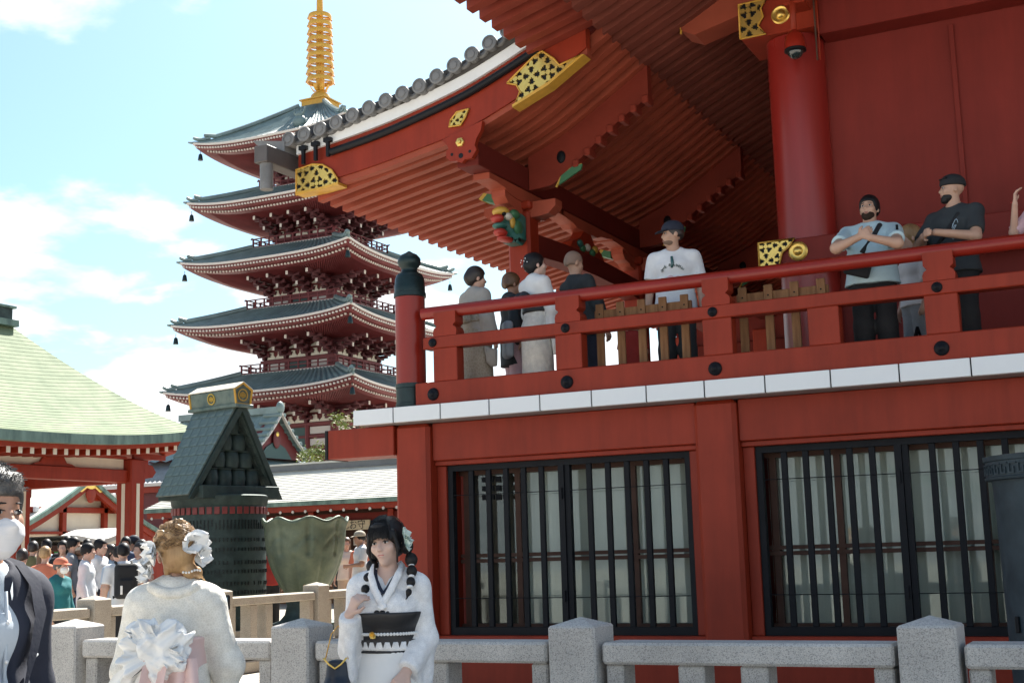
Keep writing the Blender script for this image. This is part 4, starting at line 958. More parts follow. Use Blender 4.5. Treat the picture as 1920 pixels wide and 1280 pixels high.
# ================================================================== long low amulet hall
ah = thing('amulet_hall', 'long low amulet hall with pale stepped copper roof and open counter', 'hall', (-17.5, 32, 0))
def slope_roof(mb, x0, x1, y0, z0, y1, z1, courses, step=0.025, curve=1.0):
    Pn = []
    for j in range(courses+1):
        for rep in ((0,) if j == 0 else (0, 1)):
            if j == courses and rep: continue
            v = j/courses; z = z0+(z1-z0)*v**curve-(step if rep == 0 and j else 0); Pn.append([(x, y0+(y1-y0)*v, z) for x in frange(x0, x1, 5)])
    mb.grid(Pn)
rr = MB(); slope_roof(rr, -27.2, -6, 30.0, 2.98, 33.2, 4.12, 20); slope_roof(rr, -27.2, -6, 36.4, 2.98, 33.2, 4.12, 20)
ar = rr.build('roof', COPPERG, ah)
MB().prism([(33.2,4.1),(36.3,2.9),(30.1,2.9)], -27.1, -6.05, ax='x').build('gable_fill', SOFF, ah)
MB().box(-27.2,-6,33.0,33.4,4.06,4.24).build('ridge', mat('ridge_grey', (0.16,0.165,0.17), 0.6, var=0.2), ar); MB().box(-27.25,-6,32.95,33.45,4.24,4.29).build('ridge_cap', COPPERG, ar)
MB().box(-27.2,-6,29.95,30.08,2.86,2.985).build('eave_edge', COPPERD, ar)
MB().box(-27.1,-6,30.05,30.18,2.70,2.858).build('eave_board', RED, ar)
tip = MB().lathe([(0.042,0),(0.042,0.02),(0,0.025)], n=8, M=Mx).mesh('rafter_tip', PWHITE)
for k in range(46): inst(tip, 'rafter_tip', ah, (-26.9+0.42*k, 30.04, 2.70))
MB().box(-26.8,-6,32.6,32.8,0,2.9).build('back_wall', BROWNF, ah)
MB().box(-26.8,-6,30.9,31.5,0,0.95).build('counter', WOOD, ah)
MB().box(-26.8,-6,30.55,30.7,2.40,2.62).build('lintel', SOFF, ah)
for k in range(8): MB().cbox(-26.8+2.6*k-0.09, -26.8+2.6*k+0.09, 30.5, 30.68, 0, 2.7, 0.01).build('post', RED, ah)
boardm = mat('sign_board', (0.52,0.42,0.26), 0.7, var=0.15)
ink = mat('sign_ink', (0.02,0.016,0.014), 0.7)
for k, (x0, x1) in enumerate(((-20.95,-19.60),(-24.2,-23.0),(-22.6,-21.5),(-18.9,-17.6))):
    sb_ = MB().cbox(x0, x1, 30.42, 30.46, 2.16, 2.42, 0.006).build('sign_board', boardm, ah)
    try:
        me = text_mesh('お札お守', 0.27); me.materials.append(ink)
        inst(me, 'sign_lettering', sb_, ((x0+x1)/2, 30.415, 2.285), rot=(R(90), 0, 0))
    except Exception as ex: print('text', ex)
rg = random.Random(5)
for k in range(90):   # hanging charms and shelf goods
    x = -26.3+0.2*k+rg.uniform(-0.05,0.05); z = rg.choice((1.75,1.45,1.1))
    MB().box(x-0.06, x+0.06, 31.3, 31.34, z, z+0.2).build('charm', rg.choice((CREAM, boardm, WHITE, GOLDP, RED)), ah)

# ================================================================== gabled office with gold ridge ornament
go = thing('gabled_office', 'white-walled red timber gable building behind the crowd with gold gable ornament', 'building', (-38, 36.1, 0))
gx = -35.5
def gp(name, mb, m, par=go): return mb.build(name, m, par)
gp('wall', MB().prism([(33.3,0),(38.9,0),(38.9,2.95),(36.1,4.3),(33.3,2.95)], gx-8, gx-0.4, ax='x'), CREAM)
rr = MB()
for sgn in (-1, 1):
    n = 14; Pn = []
    for j in range(n+1):
        v = j/n; y = 36.1+sgn*(3.6-3.6*v); z = 2.66+(4.55-2.66)*(0.75*v+0.25*v*v); Pn.append([(x, y, z) for x in frange(gx-9, gx+0.35, 4)])
    rr.grid(Pn)
    vp = [(36.1+sgn*(3.6-3.6*v), 2.66+(4.55-2.66)*(0.75*v+0.25*v*v)) for v in frange(0,1,10)]
    if sgn > 0: vp = vp[::-1]
    gp('verge_edge', MB().strip([(y, z+0.005) for y, z in vp], [(y, z-0.16) for y, z in vp], gx+0.22, gx+0.36, ax='x'), COPPERD)
    gp('barge_board', MB().strip([(y, z-0.161) for y, z in vp], [(y, z-0.40) for y, z in vp], gx+0.10, gx+0.26, ax='x'), RED)
gp('roof', rr, COPPERG)
gp('gable_beam', MB().cbox(gx-0.38, gx-0.2, 33.6, 38.6, 3.28, 3.48, 0.01), RED); 
for y in (33.5, 35.35, 37.4, 38.6): gp('gable_post', MB().cbox(gx-0.38, gx-0.2, y-0.1, y+0.1, 0, 3.28 if y not in (35.35, 37.4) else (3.9 if y == 35.35 else 3.75), 0.01), RED)
gp('gable_tie', MB().cbox(gx-0.3, gx+0.05, 36.5, 37.6, 3.72, 3.88, 0.01), RED)
gp('eave_board', MB().cbox(gx-0.38, gx-0.2, 33.6, 38.6, 2.52, 2.62, 0.01), RED)
gp('gable_ornament', MB().prism([(35.45,4.05),(36.1,4.55),(36.75,4.05),(36.55,4.0),(36.3,4.16),(36.1,4.1),(35.9,4.16),(35.65,4.0)], gx+0.265, gx+0.30, ax='x'), GOLD)
gp('gable_pendant', MB().sphere((gx+0.28,36.1,3.92), (0.05,0.26,0.22)).sphere((gx+0.28,36.1,3.74), (0.05,0.18,0.12)), RED)
for y in (35.15, 35.6): gp('speaker', MB().lathe([(0.16,0),(0.13,0.05),(0.05,0.08),(0,0.06)], n=16, M=Matrix.Translation((gx-0.18,y,3.78)) @ Matrix.Rotation(R(90),4,'Y')), BLACK)
for y, z in ((33.9,3.28),(37.62,3.82)): gp('lamp_box', MB().cbox(gx-0.18, gx-0.02, y-0.08, y+0.08, z, z+0.2, 0.02), WHITE)
gp('rear_wing', MB().box(gx-9, gx+0.2, 38.9, 43, 0, 2.6), RED)

# curved awning roofs of the stalls in front
st = thing('incense_stall', 'dark curved stall roof above the crowd with colourful bunting', 'stall', (-31, 33, 0))
def awn(y0, y1, z0, z1, x0, x1, m):
    Pn = [[(x, y, z0+(z1-z0)*((y-y0)/(y1-y0))**1.5 + 0.10*math.cos((y-y0)/(y1-y0)*math.pi*2)) for x in frange(x0, x1, 3)] for y in frange(y0, y1, 13)]
    mb = MB().grid(Pn); Pb = [[(p[0], p[1], p[2]-0.14) for p in row] for row in Pn]; mb.grid(Pb)
    for rows in (Pn, Pb): pass
    mb.grid([[row[-1] for row in Pn], [row[-1] for row in Pb]]); mb.grid([[row[0] for row in Pn], [row[0] for row in Pb]])
    return mb
awn(28.6, 31.2, 2.18, 2.42, -31, -28.6, mat('canvas_pale', (0.62,0.60,0.55), 0.7)).build('pale_canopy', MATS['canvas_pale'], st)
awn(25.6, 28.4, 2.24, 2.16, -32.5, -30, mat('canvas_dark', (0.07,0.09,0.10), 0.7)).build('dark_canopy', MATS['canvas_dark'], st)
MB().cbox(-31,-28.65,28.7,31.1,1.85,2.02,0.02).build('canopy_beam', BROWNF, st)
for y in (28.8, 31.0): MB().cbox(-28.9,-28.7,y-0.08,y+0.08,0,1.9,0.01).build('stall_post', BROWNF, st)
MB().box(-31.5,-31.2,25.0,33.0,0,2.0).build('red_screen', RED, st)
for k, (y, c) in enumerate(((27.2,(0.8,0.35,0.03)),(27.6,(0.12,0.45,0.05)),(28.0,(0.6,0.55,0.5)),(29.6,(0.8,0.35,0.03)),(30.1,(0.65,0.6,0.5)),(30.6,(0.04,0.28,0.08)))):
    MB().prism([(y-0.3,2.0),(y+0.3,2.0),(y+0.02,1.62),(y-0.02,1.62)], -31.15, -31.13, ax='x').build('bunting', mat('bunting%d' % k, c, 0.8), st)

# ================================================================== tiled halls further back
th = thing('tiled_hall', 'grey tiled roof hall seen between pavilion and bronze monument', 'hall', (-46, 48, 0))
mb = MB(); n = 64
Pn = [[(-56+17*k/(2*n), 45+5*v, 4.92+2.9*v**1.15+(0.07 if k % 2 else -0.05)) for k in range(2*n+1)] for v in frange(0,1,6)]
mb.grid(Pn).build('roof', mat('grey_tile_far', (0.25,0.26,0.27), 0.5, var=0.25), th)
MB().box(-56,-39,45.0,45.15,4.72,4.86).build('eave_edge', PWHITE, th); MB().box(-56,-39,45.2,45.35,4.45,4.715).build('eave_board', RED, th); MB().box(-56,-39.3,46.4,50,0,4.8).build('wall', CREAM, th)
for k in range(7): MB().box(-56+2.7*k, -55.7+2.7*k, 46.2,46.39,0,4.5).build('post', RED, th)
MB().box(-56,-39.3,46.2,46.39,3.4,3.7).build('tie_beam', RED, th)
tg = thing('tiled_gatehouse', 'blue-grey tiled roof with small red gable in front of the pagoda', 'gatehouse', (-37, 49, 0))
for sgn in (-1, 1):
    mb = MB(); m_ = 9
    Pn = [[(-42+5.9*k/18, 48.8+sgn*(2.5-2.5*v), 5.9+2.1*(0.55*v+0.45*v*v)+(0.05 if k % 2 else -0.04)) for k in range(19)] for v in frange(0,1,8)]
    mb.grid(Pn).build('gable_roof', TEAL, tg)
    vp = [(48.8+sgn*(2.5-2.5*v), 5.9+2.1*(0.55*v+0.45*v*v)) for v in frange(0,1,10)]
    if sgn > 0: vp = vp[::-1]
    MB().strip([(y,z-0.02) for y,z in vp], [(y,z-0.12) for y,z in vp], -36.2, -36.06, ax='x').build('verge_edge', PWHITE, tg)
    for q in range(8):
        v = (q+0.5)/8; y, z = 48.8+sgn*(2.5-2.5*v), 5.9+2.1*(0.55*v+0.45*v*v)
        MB().tube([(-37.0,y,z+0.05),(-36.05,y,z+0.05)], 0.09, 8).build('verge_tile', TEAL, tg, smooth='auto')
MB().prism([(46.6,5.9),(51.0,5.9),(48.8,7.85)], -42, -36.5, ax='x').build('gable_wall', PRED, tg)
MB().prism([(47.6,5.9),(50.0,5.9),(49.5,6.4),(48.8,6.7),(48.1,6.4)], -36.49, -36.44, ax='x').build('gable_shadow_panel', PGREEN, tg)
MB().sphere((-36.40,48.8,6.75), (0.06,0.28,0.4)).build('gable_pendant', PRED, tg, smooth=True); MB().sphere((-36.36,48.8,7.0), (0.05,0.12,0.12)).build('gold_boss', GOLD, tg, smooth=True)
MB().box(-42,-36.2,48.62,48.98,7.95,8.25).build('ridge', TEAL, tg); MB().sphere((-36.2,48.8,8.2), (0.15,0.25,0.3)).build('ridge_end', TEAL, tg, smooth=True)
mb = MB(); Pn = [[(-37.2+3.6*v, 44.5+12*k/60, 5.95-1.3*v+(0.06 if k % 2 else -0.04)) for k in range(61)] for v in frange(0,1,4)]
mb.grid(Pn).build('skirt_roof', TEAL, tg); MB().box(-41.8,-35.0,45.5,55.5,0,4.9).build('wall', PRED, tg)
MB().box(-33.75,-33.6,44.5,56.5,4.50,4.62).build('eave_edge', PWHITE, tg)

# ================================================================== leafy young tree in front of the pagoda
LEAF = mat('yellow_green_leaf', (0.24, 0.26, 0.06), 0.6, col2=(0.07,0.12,0.02), vscale=3)
def tree(label, x, y, h, spread, nleaf, seed, leaf=0.09):
    rg = random.Random(seed); tr_ = thing('young_tree', label, 'tree', (x, y, 0))
    bark = mat('bark', (0.10,0.07,0.045), 0.9, var=0.3, vscale=8)
    trunk = MB(); trunk.tube([(x,y,0),(x+0.05,y,h*0.4),(x-0.05,y+0.05,h*0.8)], [0.10,0.07,0.03], 8)
    tips = []
    for k in range(14):
        a = rg.uniform(0, 6.28); z0 = h*rg.uniform(0.4,0.8); L = spread*rg.uniform(0.5,1.0)
        p0 = Vector((x,y,z0)); p1 = p0+Vector((math.cos(a)*L*0.5, math.sin(a)*L*0.5, L*0.45)); p2 = p0+Vector((math.cos(a)*L, math.sin(a)*L, L*rg.uniform(0.3,0.8)))
        trunk.tube([p0,p1,p2], [0.03,0.02,0.008], 6); tips += [(p1,p2)]
    trunk.build('trunk', bark, tr_, smooth=True)
    cr = MB()
    for k in range(nleaf):
        p1, p2 = rg.choice(tips); c = p1.lerp(p2, rg.uniform(0.2,1.1))+Vector((rg.gauss(0,0.16),rg.gauss(0,0.16),rg.gauss(0,0.14)))
        n_ = Vector((rg.gauss(0,1),rg.gauss(0,1),rg.gauss(0.4,1))).normalized(); u = n_.orthogonal().normalized(); w_ = n_.cross(u); s_ = leaf*rg.uniform(0.6,1.2)
        cr.add([c-u*s_, c+w_*s_*0.45, c+u*s_, c-w_*s_*0.45], [(0,1,2,3)])
    cr.build('crown', LEAF, tr_)
tree('slim yellow-green tree beside the black end of the projecting beam', -26.95, 38.0, 6.3, 1.0, 2600, 4, 0.065)
tree('yellow-green tree top showing above the white veranda edge', -25.35, 38.6, 8.0, 1.0, 3200, 9, 0.065)
# ================================================================== people
# bodies and clothes are iso-surfaces of blended round shapes (surface nets)
def V(*a): return np.array(a, float)
class Prim:
    def __init__(s, f, lo, hi, op='u', k=0.02): s.f = f; s.lo = np.array(lo, float); s.hi = np.array(hi, float); s.op = op; s.k = k
def xf(M, p): 
    q = M @ Vector((float(p[0]), float(p[1]), float(p[2]))); return V(q.x, q.y, q.z)
I4 = Matrix.Identity(4)
def cap(a, b, ra, rb, k=0.02, op='u', M=I4, infl=0.0):
    a, b = xf(M, a), xf(M, b); ra += infl; rb += infl; ab = b-a; L2 = max(ab@ab, 1e-9); r = max(ra, rb)
    def f(P):
        t = np.clip(((P-a)@ab)/L2, 0, 1); d = P-a-t[..., None]*ab
        return np.sqrt((d*d).sum(-1))-(ra+(rb-ra)*t)
    return Prim(f, np.minimum(a, b)-r, np.maximum(a, b)+r, op, k)
def cone2(a, b, wa, da, wb, db, u=(1, 0, 0), k=0.03, op='u', M=I4, infl=0.0):
    """tapered round bar of elliptical section: w = half width along u, d = half depth"""
    a, b = xf(M, a), xf(M, b); R3 = M.to_3x3(); uu = R3 @ Vector(u); uu = V(*uu); uu /= np.linalg.norm(uu)
    wa += infl; wb += infl; da += infl; db += infl; ab = b-a; L2 = max(ab@ab, 1e-9); r = max(wa, wb, da, db)
    def f(P):
        t = np.clip(((P-a)@ab)/L2, 0, 1); d = P-a-t[..., None]*ab; du = d@uu
        rest = np.sqrt(np.maximum((d*d).sum(-1)-du*du, 0)); w = wa+(wb-wa)*t; dd = da+(db-da)*t
        k0 = np.sqrt((du/w)**2+(rest/dd)**2); k1 = np.sqrt((du/w**2)**2+(rest/dd**2)**2)+1e-9
        return k0*(k0-1)/k1
    return Prim(f, np.minimum(a, b)-r, np.maximum(a, b)+r, op, k)
def ell(c, r, k=0.02, op='u', M=I4, rot=None, infl=0.0):
    R3 = M.to_3x3() @ (rot if rot is not None else Matrix.Identity(3)); Rm = np.array(R3); c = xf(M, c); r = V(*r)+infl; m = r.max()
    def f(P):
        q = (P-c)@Rm; k0 = np.sqrt(((q/r)**2).sum(-1)); k1 = np.sqrt(((q/r**2)**2).sum(-1))+1e-9
        return k0*(k0-1)/k1
    return Prim(f, c-m, c+m, op, k)
def rbox(c, h, rad=0.01, k=0.01, op='u', M=I4, rot=None):
    R3 = M.to_3x3() @ (rot if rot is not None else Matrix.Identity(3)); Rm = np.array(R3); c = xf(M, c); h = V(*h)-rad; m = np.linalg.norm(h)+rad
    def f(P):
        q = np.abs((P-c)@Rm)-h; return np.sqrt((np.maximum(q, 0)**2).sum(-1))+np.minimum(q.max(-1), 0)-rad
    return Prim(f, c-m, c+m, op, k)
def cut(n, p, M=I4):
    """remove everything on the side n points to"""
    p = xf(M, p); n = V(*(M.to_3x3() @ Vector(n)))
    return Prim(lambda P: (P-p)@n, [0, 0, 0], [0, 0, 0], 'cut')
def sdf_mesh(name, prims, vox, m, disp=None, thickness=None):
    us = [p for p in prims if p.op == 'u']
    lo = np.min([p.lo for p in us], 0)-3*vox; hi = np.max([p.hi for p in us], 0)+3*vox
    n = np.ceil((hi-lo)/vox).astype(int)+1
    ax = [lo[i]+vox*np.arange(n[i]) for i in range(3)]
    D = np.full(tuple(n), 0.3)
    for p in prims:
        if p.op == 'cut':
            P = np.stack(np.meshgrid(*ax, indexing='ij'), -1); D = np.maximum(D, p.f(P)); continue
        mg = p.k+2.5*vox
        i0 = np.maximum(np.floor((p.lo-mg-lo)/vox).astype(int), 0); i1 = np.minimum(np.ceil((p.hi+mg-lo)/vox).astype(int)+1, n)
        if (i1 <= i0).any(): continue
        sl = tuple(slice(i0[i], i1[i]) for i in range(3))
        P = np.stack(np.meshgrid(*[ax[i][i0[i]:i1[i]] for i in range(3)], indexing='ij'), -1); d = p.f(P); d0 = D[sl]; k = max(p.k, 1e-4)
        if p.op == 'u':
            h = np.clip(0.5+0.5*(d0-d)/k, 0, 1); D[sl] = d0*(1-h)+d*h-k*h*(1-h)
        elif p.op == 's':
            h = np.clip(0.5-0.5*(d0+d)/k, 0, 1); D[sl] = d0*(1-h)-d*h+k*h*(1-h)
    if disp is not None:
        P = np.stack(np.meshgrid(*ax, indexing='ij'), -1); D = D+disp(P)
    ins = D < 0
    c = np.zeros(tuple(n-1), int)
    for dx in (0, 1):
        for dy in (0, 1):
            for dz in (0, 1): c += ins[dx:n[0]-1+dx, dy:n[1]-1+dy, dz:n[2]-1+dz]
    act = (c > 0) & (c < 8); idx = np.full(act.shape, -1); ai = np.argwhere(act); idx[act] = np.arange(len(ai))
    acc = np.zeros((len(ai), 3)); cnt = np.zeros(len(ai))
    for axis in range(3):
        o = [q for q in range(3) if q != axis]
        for s0 in (0, 1):
            for s1 in (0, 1):
                a = ai.copy(); a[:, o[0]] += s0; a[:, o[1]] += s1; bb = a.copy(); bb[:, axis] += 1
                da = D[a[:, 0], a[:, 1], a[:, 2]]; db = D[bb[:, 0], bb[:, 1], bb[:, 2]]; x = (da < 0) != (db < 0)
                t = np.where(x, da/np.where(x, da-db, 1), 0); pos = (a-ai).astype(float); pos[:, axis] += t
                acc += pos*x[:, None]; cnt += x
    vs = lo+(ai+acc/cnt[:, None])*vox
    faces = []
    for axis in range(3):
        o = [q for q in range(3) if q != axis]
        sa = [slice(None)]*3; sb2 = [slice(None)]*3; sa[axis] = slice(0, n[axis]-1); sb2[axis] = slice(1, n[axis])
        A_, B_ = ins[tuple(sa)], ins[tuple(sb2)]; e = np.argwhere(A_ != B_)
        e = e[(e[:, o[0]] > 0) & (e[:, o[1]] > 0) & (e[:, o[0]] < n[o[0]]-1) & (e[:, o[1]] < n[o[1]]-1)]
        q = []
        for s0, s1 in ((1, 1), (0, 1), (0, 0), (1, 0)):
            cc = e.copy(); cc[:, o[0]] -= s0; cc[:, o[1]] -= s1; q.append(idx[cc[:, 0], cc[:, 1], cc[:, 2]])
        q = np.stack(q, 1); fl = A_[e[:, 0], e[:, 1], e[:, 2]]
        if axis == 1: fl = ~fl
        q[~fl] = q[~fl][:, ::-1]; faces.append(q)
    F = np.concatenate(faces); F = F[(F >= 0).all(1)]
    me = bpy.data.meshes.new(name); me.vertices.add(len(vs)); me.vertices.foreach_set('co', vs.ravel())
    me.loops.add(F.size); me.loops.foreach_set('vertex_index', F.ravel()); me.polygons.add(len(F)); me.polygons.foreach_set('loop_start', np.arange(0, F.size, 4)); me.polygons.foreach_set('loop_total', np.full(len(F), 4))
    me.update(); me.validate(); me.materials.append(m); me.shade_smooth()
    return me

def skin(name, c): return mat('skin_'+name, c, 0.5, sub=0.06, var=0.12, vscale=9)
SK = dict(light=skin('light', (0.58,0.36,0.27)), fair=skin('fair', (0.62,0.42,0.34)), tan=skin('tan', (0.42,0.23,0.155)), mid=skin('mid', (0.50,0.30,0.21)))
HAIR = dict(black=mat('hair_black', (0.010,0.009,0.010), 0.5, spec=0.3, var=0.3, vscale=20, bump=0.3, bscale=90, stretch=(1,1,0.15)), brown=mat('hair_brown', (0.17,0.085,0.04), 0.42, col2=(0.07,0.035,0.017), vscale=14, bump=0.35, bscale=80, stretch=(1,1,0.2)),
            blond=mat('hair_blond', (0.42,0.26,0.12), 0.45, col2=(0.22,0.12,0.05), vscale=14, bump=0.35, bscale=80, stretch=(1,1,0.2)), dark=mat('hair_dark', (0.03,0.021,0.017), 0.4, var=0.3, vscale=20, bump=0.3, bscale=90),
            red=mat('hair_red', (0.30,0.10,0.04), 0.5, var=0.4, vscale=14), grey=mat('hair_grey', (0.10,0.095,0.09), 0.5, col2=(0.03,0.028,0.027), vscale=30, bump=0.4, bscale=150))
def cloth(name, c, **k): return mat('cloth_'+name, c, k.pop('rough', 0.85), var=k.pop('var', 0.14), vscale=k.pop('vscale', 7), bump=k.pop('bump', 0.12), bscale=k.pop('bscale', 60), **k)
CL = dict(white=cloth('white', (0.74,0.75,0.77)), black=cloth('black', (0.014,0.015,0.018)), navy=cloth('navy', (0.018,0.022,0.040)), grey=cloth('grey', (0.26,0.28,0.30)), coral=cloth('coral', (0.62,0.19,0.11)), teal=cloth('teal', (0.02,0.17,0.19)),
          denim=cloth('denim', (0.06,0.09,0.16)), lblue=cloth('light_blue', (0.42,0.55,0.66)), olive=cloth('olive', (0.14,0.13,0.06)), pink=cloth('pink', (0.66,0.44,0.48)), beige=cloth('beige', (0.46,0.40,0.31)), cream=cloth('cream', (0.70,0.66,0.57)), red=cloth('red', (0.42,0.04,0.03)), green=cloth('green', (0.18,0.24,0.05)), charcoal=cloth('charcoal', (0.03,0.037,0.042)), teeblue=cloth('pale_blue_tee', (0.50,0.66,0.70)))
LIP = mat('lips', (0.45,0.13,0.12), 0.45); EYE = mat('eye_dark', (0.012,0.010,0.010), 0.15); EYEW = mat('eye_white', (0.48,0.46,0.45), 0.3)

def Rz(a): return Matrix.Rotation(a, 4, 'Z')
def head_frame(c, yaw=0, pitch=0, roll=0, s=1.0):
    return Matrix.Translation(Vector(c)) @ Rz(yaw) @ Matrix.Rotation(pitch, 4, 'X') @ Matrix.Rotation(roll, 4, 'Y') @ Matrix.Scale(s, 4)
def head_prims(M, s=1.0, fem=False):
    j = 0.92 if fem else 1.0
    def E(c, r, **k): return ell(c, tuple(q*s for q in r), M=M, **k)
    return [E((0,0.012,0.030), (0.074,0.092,0.088), k=0.02), E((0,-0.022,-0.040), (0.057*j,0.068,0.062), k=0.03), E((0,-0.062,-0.093), (0.021*j,0.022,0.018), k=0.03),
            E((0.035,-0.055,-0.022), (0.028,0.028,0.026), k=0.02), E((-0.035,-0.055,-0.022), (0.028,0.028,0.026), k=0.02),
            E((0.032,-0.088,0.006), (0.018,0.013,0.011), op='s', k=0.012), E((-0.032,-0.088,0.006), (0.018,0.013,0.011), op='s', k=0.012),
            cap((0,-0.080,0.008), (0,-0.100,-0.024), 0.008*s, 0.0125*s, k=0.012, M=M), E((0.010,-0.090,-0.029), (0.009,0.010,0.007), k=0.008), E((-0.010,-0.090,-0.029), (0.009,0.010,0.007), k=0.008),
            E((0,-0.083,-0.060), (0.021,0.011,0.011), k=0.012), E((0.075,0.012,-0.012), (0.010,0.019,0.030), k=0.008), E((-0.075,0.012,-0.012), (0.010,0.019,0.030), k=0.008)]
def hand_prims(w, d, nrm, s=1.0, curl=0.5, side=1, k=0.006):
    """w wrist, d direction of the fingers, nrm palm normal; side +1: thumb on d x nrm side"""
    d = Vector(d).normalized(); nrm = Vector(nrm); nrm = (nrm-d*nrm.dot(d)).normalized(); a = d.cross(nrm)*side; w = Vector(w); out = []
    kn = w+d*0.085*s
    out.append(cone2(w, kn, 0.026*s, 0.016*s, 0.038*s, 0.013*s, u=tuple(a), k=0.015))
    for i, (o, L) in enumerate(((0.028,0.072),(0.010,0.080),(-0.009,0.075),(-0.027,0.058))):
        p0 = kn+a*o*s-d*0.008*s; c1 = curl*0.7; c2 = curl*1.6
        p1 = p0+(d*math.cos(c1)+nrm*math.sin(c1))*L*0.52*s; p2 = p1+(d*math.cos(c2)+nrm*math.sin(c2))*L*0.5*s
        out += [cap(p0, p1, 0.0092*s, 0.0085*s, k=k), cap(p1, p2, 0.0085*s, 0.0070*s, k=k)]
    t0 = w+d*0.025*s+a*0.022*s; t1 = t0+(d*0.6+a*0.7+nrm*0.2).normalized()*0.04*s; t2 = t1+(d*0.85+a*0.2+nrm*0.35).normalized()*0.032*s
    out += [cap(t0, t1, 0.013*s, 0.011*s, k=0.01), cap(t1, t2, 0.0105*s, 0.008*s, k=k)]
    return out

class Pose:
    """joint positions for a standing figure of height h facing -Y (right hand at -X)"""
    def __init__(s, h=1.7, bulk=1.0, fem=False, lean=0.0, twist=0.0, hyaw=0.0, hpitch=0.0, hroll=0.0, rarm=None, larm=None, stance=0.10, stride=0.0):
        s.h, s.b, s.fem = h, bulk, fem; f = h/1.7; s.f = f
        sw = (0.165 if fem else 0.195)*f*(0.6+0.4*bulk); s.sw = sw
        L = Matrix.Translation((0,0,0.92*f)) @ Matrix.Rotation(-lean, 4, 'X') @ Rz(twist) @ Matrix.Translation((0,0,-0.92*f)); s.L = L   # upper body bend
        g = lambda x, y, z: xf(L, (x*f, y*f, z*f))
        s.pel = V(0,0.0,0.93*f); s.waist = g(0,0,1.08); s.chest = g(0,0.0,1.28); s.neck0 = g(0,0.012,1.42); s.neck1 = g(0,-0.008,1.50); s.hc = g(0,-0.022,1.585)
        s.hM = head_frame(s.hc, twist+hyaw, hpitch, hroll, 1.0); s.hs = (0.97 if fem else 1.03)
        s.sh = {-1: xf(L, (-sw*0.94, 0.01*f, 1.362*f)), 1: xf(L, (sw*0.94, 0.01*f, 1.362*f))}
        s.arm = {}
        for sd, a in ((-1, rarm), (1, larm)):
            if a is None: a = [(sd*0.235*bulk**0.5, 0.03, 1.11), (sd*0.25*bulk**0.5, -0.05, 0.87)]
            e, w = [V(*q)*f for q in a[:2]]; s.arm[sd] = (s.sh[sd], e, w, a[2] if len(a) > 2 else None)
        s.leg = {}
        for sd in (-1, 1):
            st = stride*sd; s.leg[sd] = (V(sd*0.09*f,0,0.90*f), V(sd*stance*0.95*f,-0.02+st*0.5,0.49*f), V(sd*stance*f,0.02+st,0.08*f))
    def torso(s, i=0.0):
        f, b, fem = s.f, s.b, s.fem; L = s.L
        w1 = (0.150 if fem else 0.168)*f*b; w2 = (0.118 if fem else 0.142)*f*b; w3 = (0.155 if fem else 0.152)*f*b
        d1 = 0.098*f*b; d2 = 0.088*f*b; u = tuple(L.to_3x3() @ Vector((1,0,0)))
        P = [cone2(s.pel, s.waist, w3, d1*1.08, w2, d2, u=u, k=0.05, infl=i), cone2(s.waist, s.chest, w2, d2, w1, d1, u=u, k=0.05, infl=i), cone2(s.chest, xf(L, (0,0.01*f,1.335*f)), w1, d1, w1*0.78, d1*0.85, u=u, k=0.05, infl=i)]
        for sd in (-1, 1): P.append(cap(xf(L, (sd*0.02,0.015*f,1.408*f)), xf(L, (sd*s.sw*0.86,0.01*f,1.352*f)), 0.058*f, 0.052*f, k=0.05, infl=i))
        if b > 1.12: P.append(ell(xf(L, (0,-0.06*f,1.08*f)), (0.15*f*b,0.11*f*b,0.15*f), k=0.08, infl=i))
        if fem: P += [ell(xf(L, (sd*0.07*f,-0.07*f,1.25*f)), (0.062*f,0.05*f,0.06*f), k=0.05, infl=i) for sd in (-1,1)]
        return P
    def upper_arm(s, sd, i=0.0, upto=1.0, flare=0.0):
        a, e, w, _ = s.arm[sd]; q = a+(e-a)*upto; r = 0.050*s.f*(0.55+0.45*s.b)*(0.88 if s.fem else 1)
        return [cap(a, q, r*1.08, r*0.86, k=0.04, infl=i+0.0) if not flare else cap(a, q, r*1.08+i, r*0.86+i+flare, k=0.04)]
    def forearm(s, sd, i=0.0):
        a, e, w, _ = s.arm[sd]; r = 0.042*s.f*(0.6+0.4*s.b)*(0.86 if s.fem else 1); return [cap(e, w, r, r*0.66, k=0.03, infl=i)]
    def legs(s, i=0.0, r0=0.085, r1=0.058, r2=0.04, j=0.0):
        P = []
        for sd in (-1, 1):
            a, kn, an = s.leg[sd]; b = 0.6+0.4*s.b
            P += [cap(a, kn, r0*s.f*b, r1*s.f*b, k=0.04, infl=i), cap(kn, an, r1*s.f*b, r2*s.f*b, k=0.03, infl=i+j)]
        return P
    def body(s, vox, m, name='body', hands=True, hcurl=0.5):
        P = s.torso()+[cap(s.neck0, s.neck1, 0.056*s.f*(0.7+0.3*s.b)*(0.86 if s.fem else 1), 0.052*s.f*(0.7+0.3*s.b)*(0.84 if s.fem else 1), k=0.03)]
        for sd in (-1, 1):
            P += s.upper_arm(sd)+s.forearm(sd)
            if hands:
                a, e, w, hd = s.arm[sd]; d = hd[0] if hd else tuple((w-e)/np.linalg.norm(w-e)); nr = hd[1] if hd else (-sd, 0.15, 0); cu = hd[2] if hd and len(hd) > 2 else hcurl; ts = hd[3] if hd and len(hd) > 3 else sd
                P += hand_prims(w, d, nr, s.f*0.98, cu, ts)
        P += s.legs()
        for sd in (-1, 1): an = s.leg[sd][2]; P += [cone2(an+V(0,0.03,-0.04), an+V(0,-0.13,-0.05), 0.036,0.03,0.042,0.022, k=0.03)]
        P += head_prims(s.hM, s.hs, s.fem)
        return sdf_mesh(name, P, vox, m)

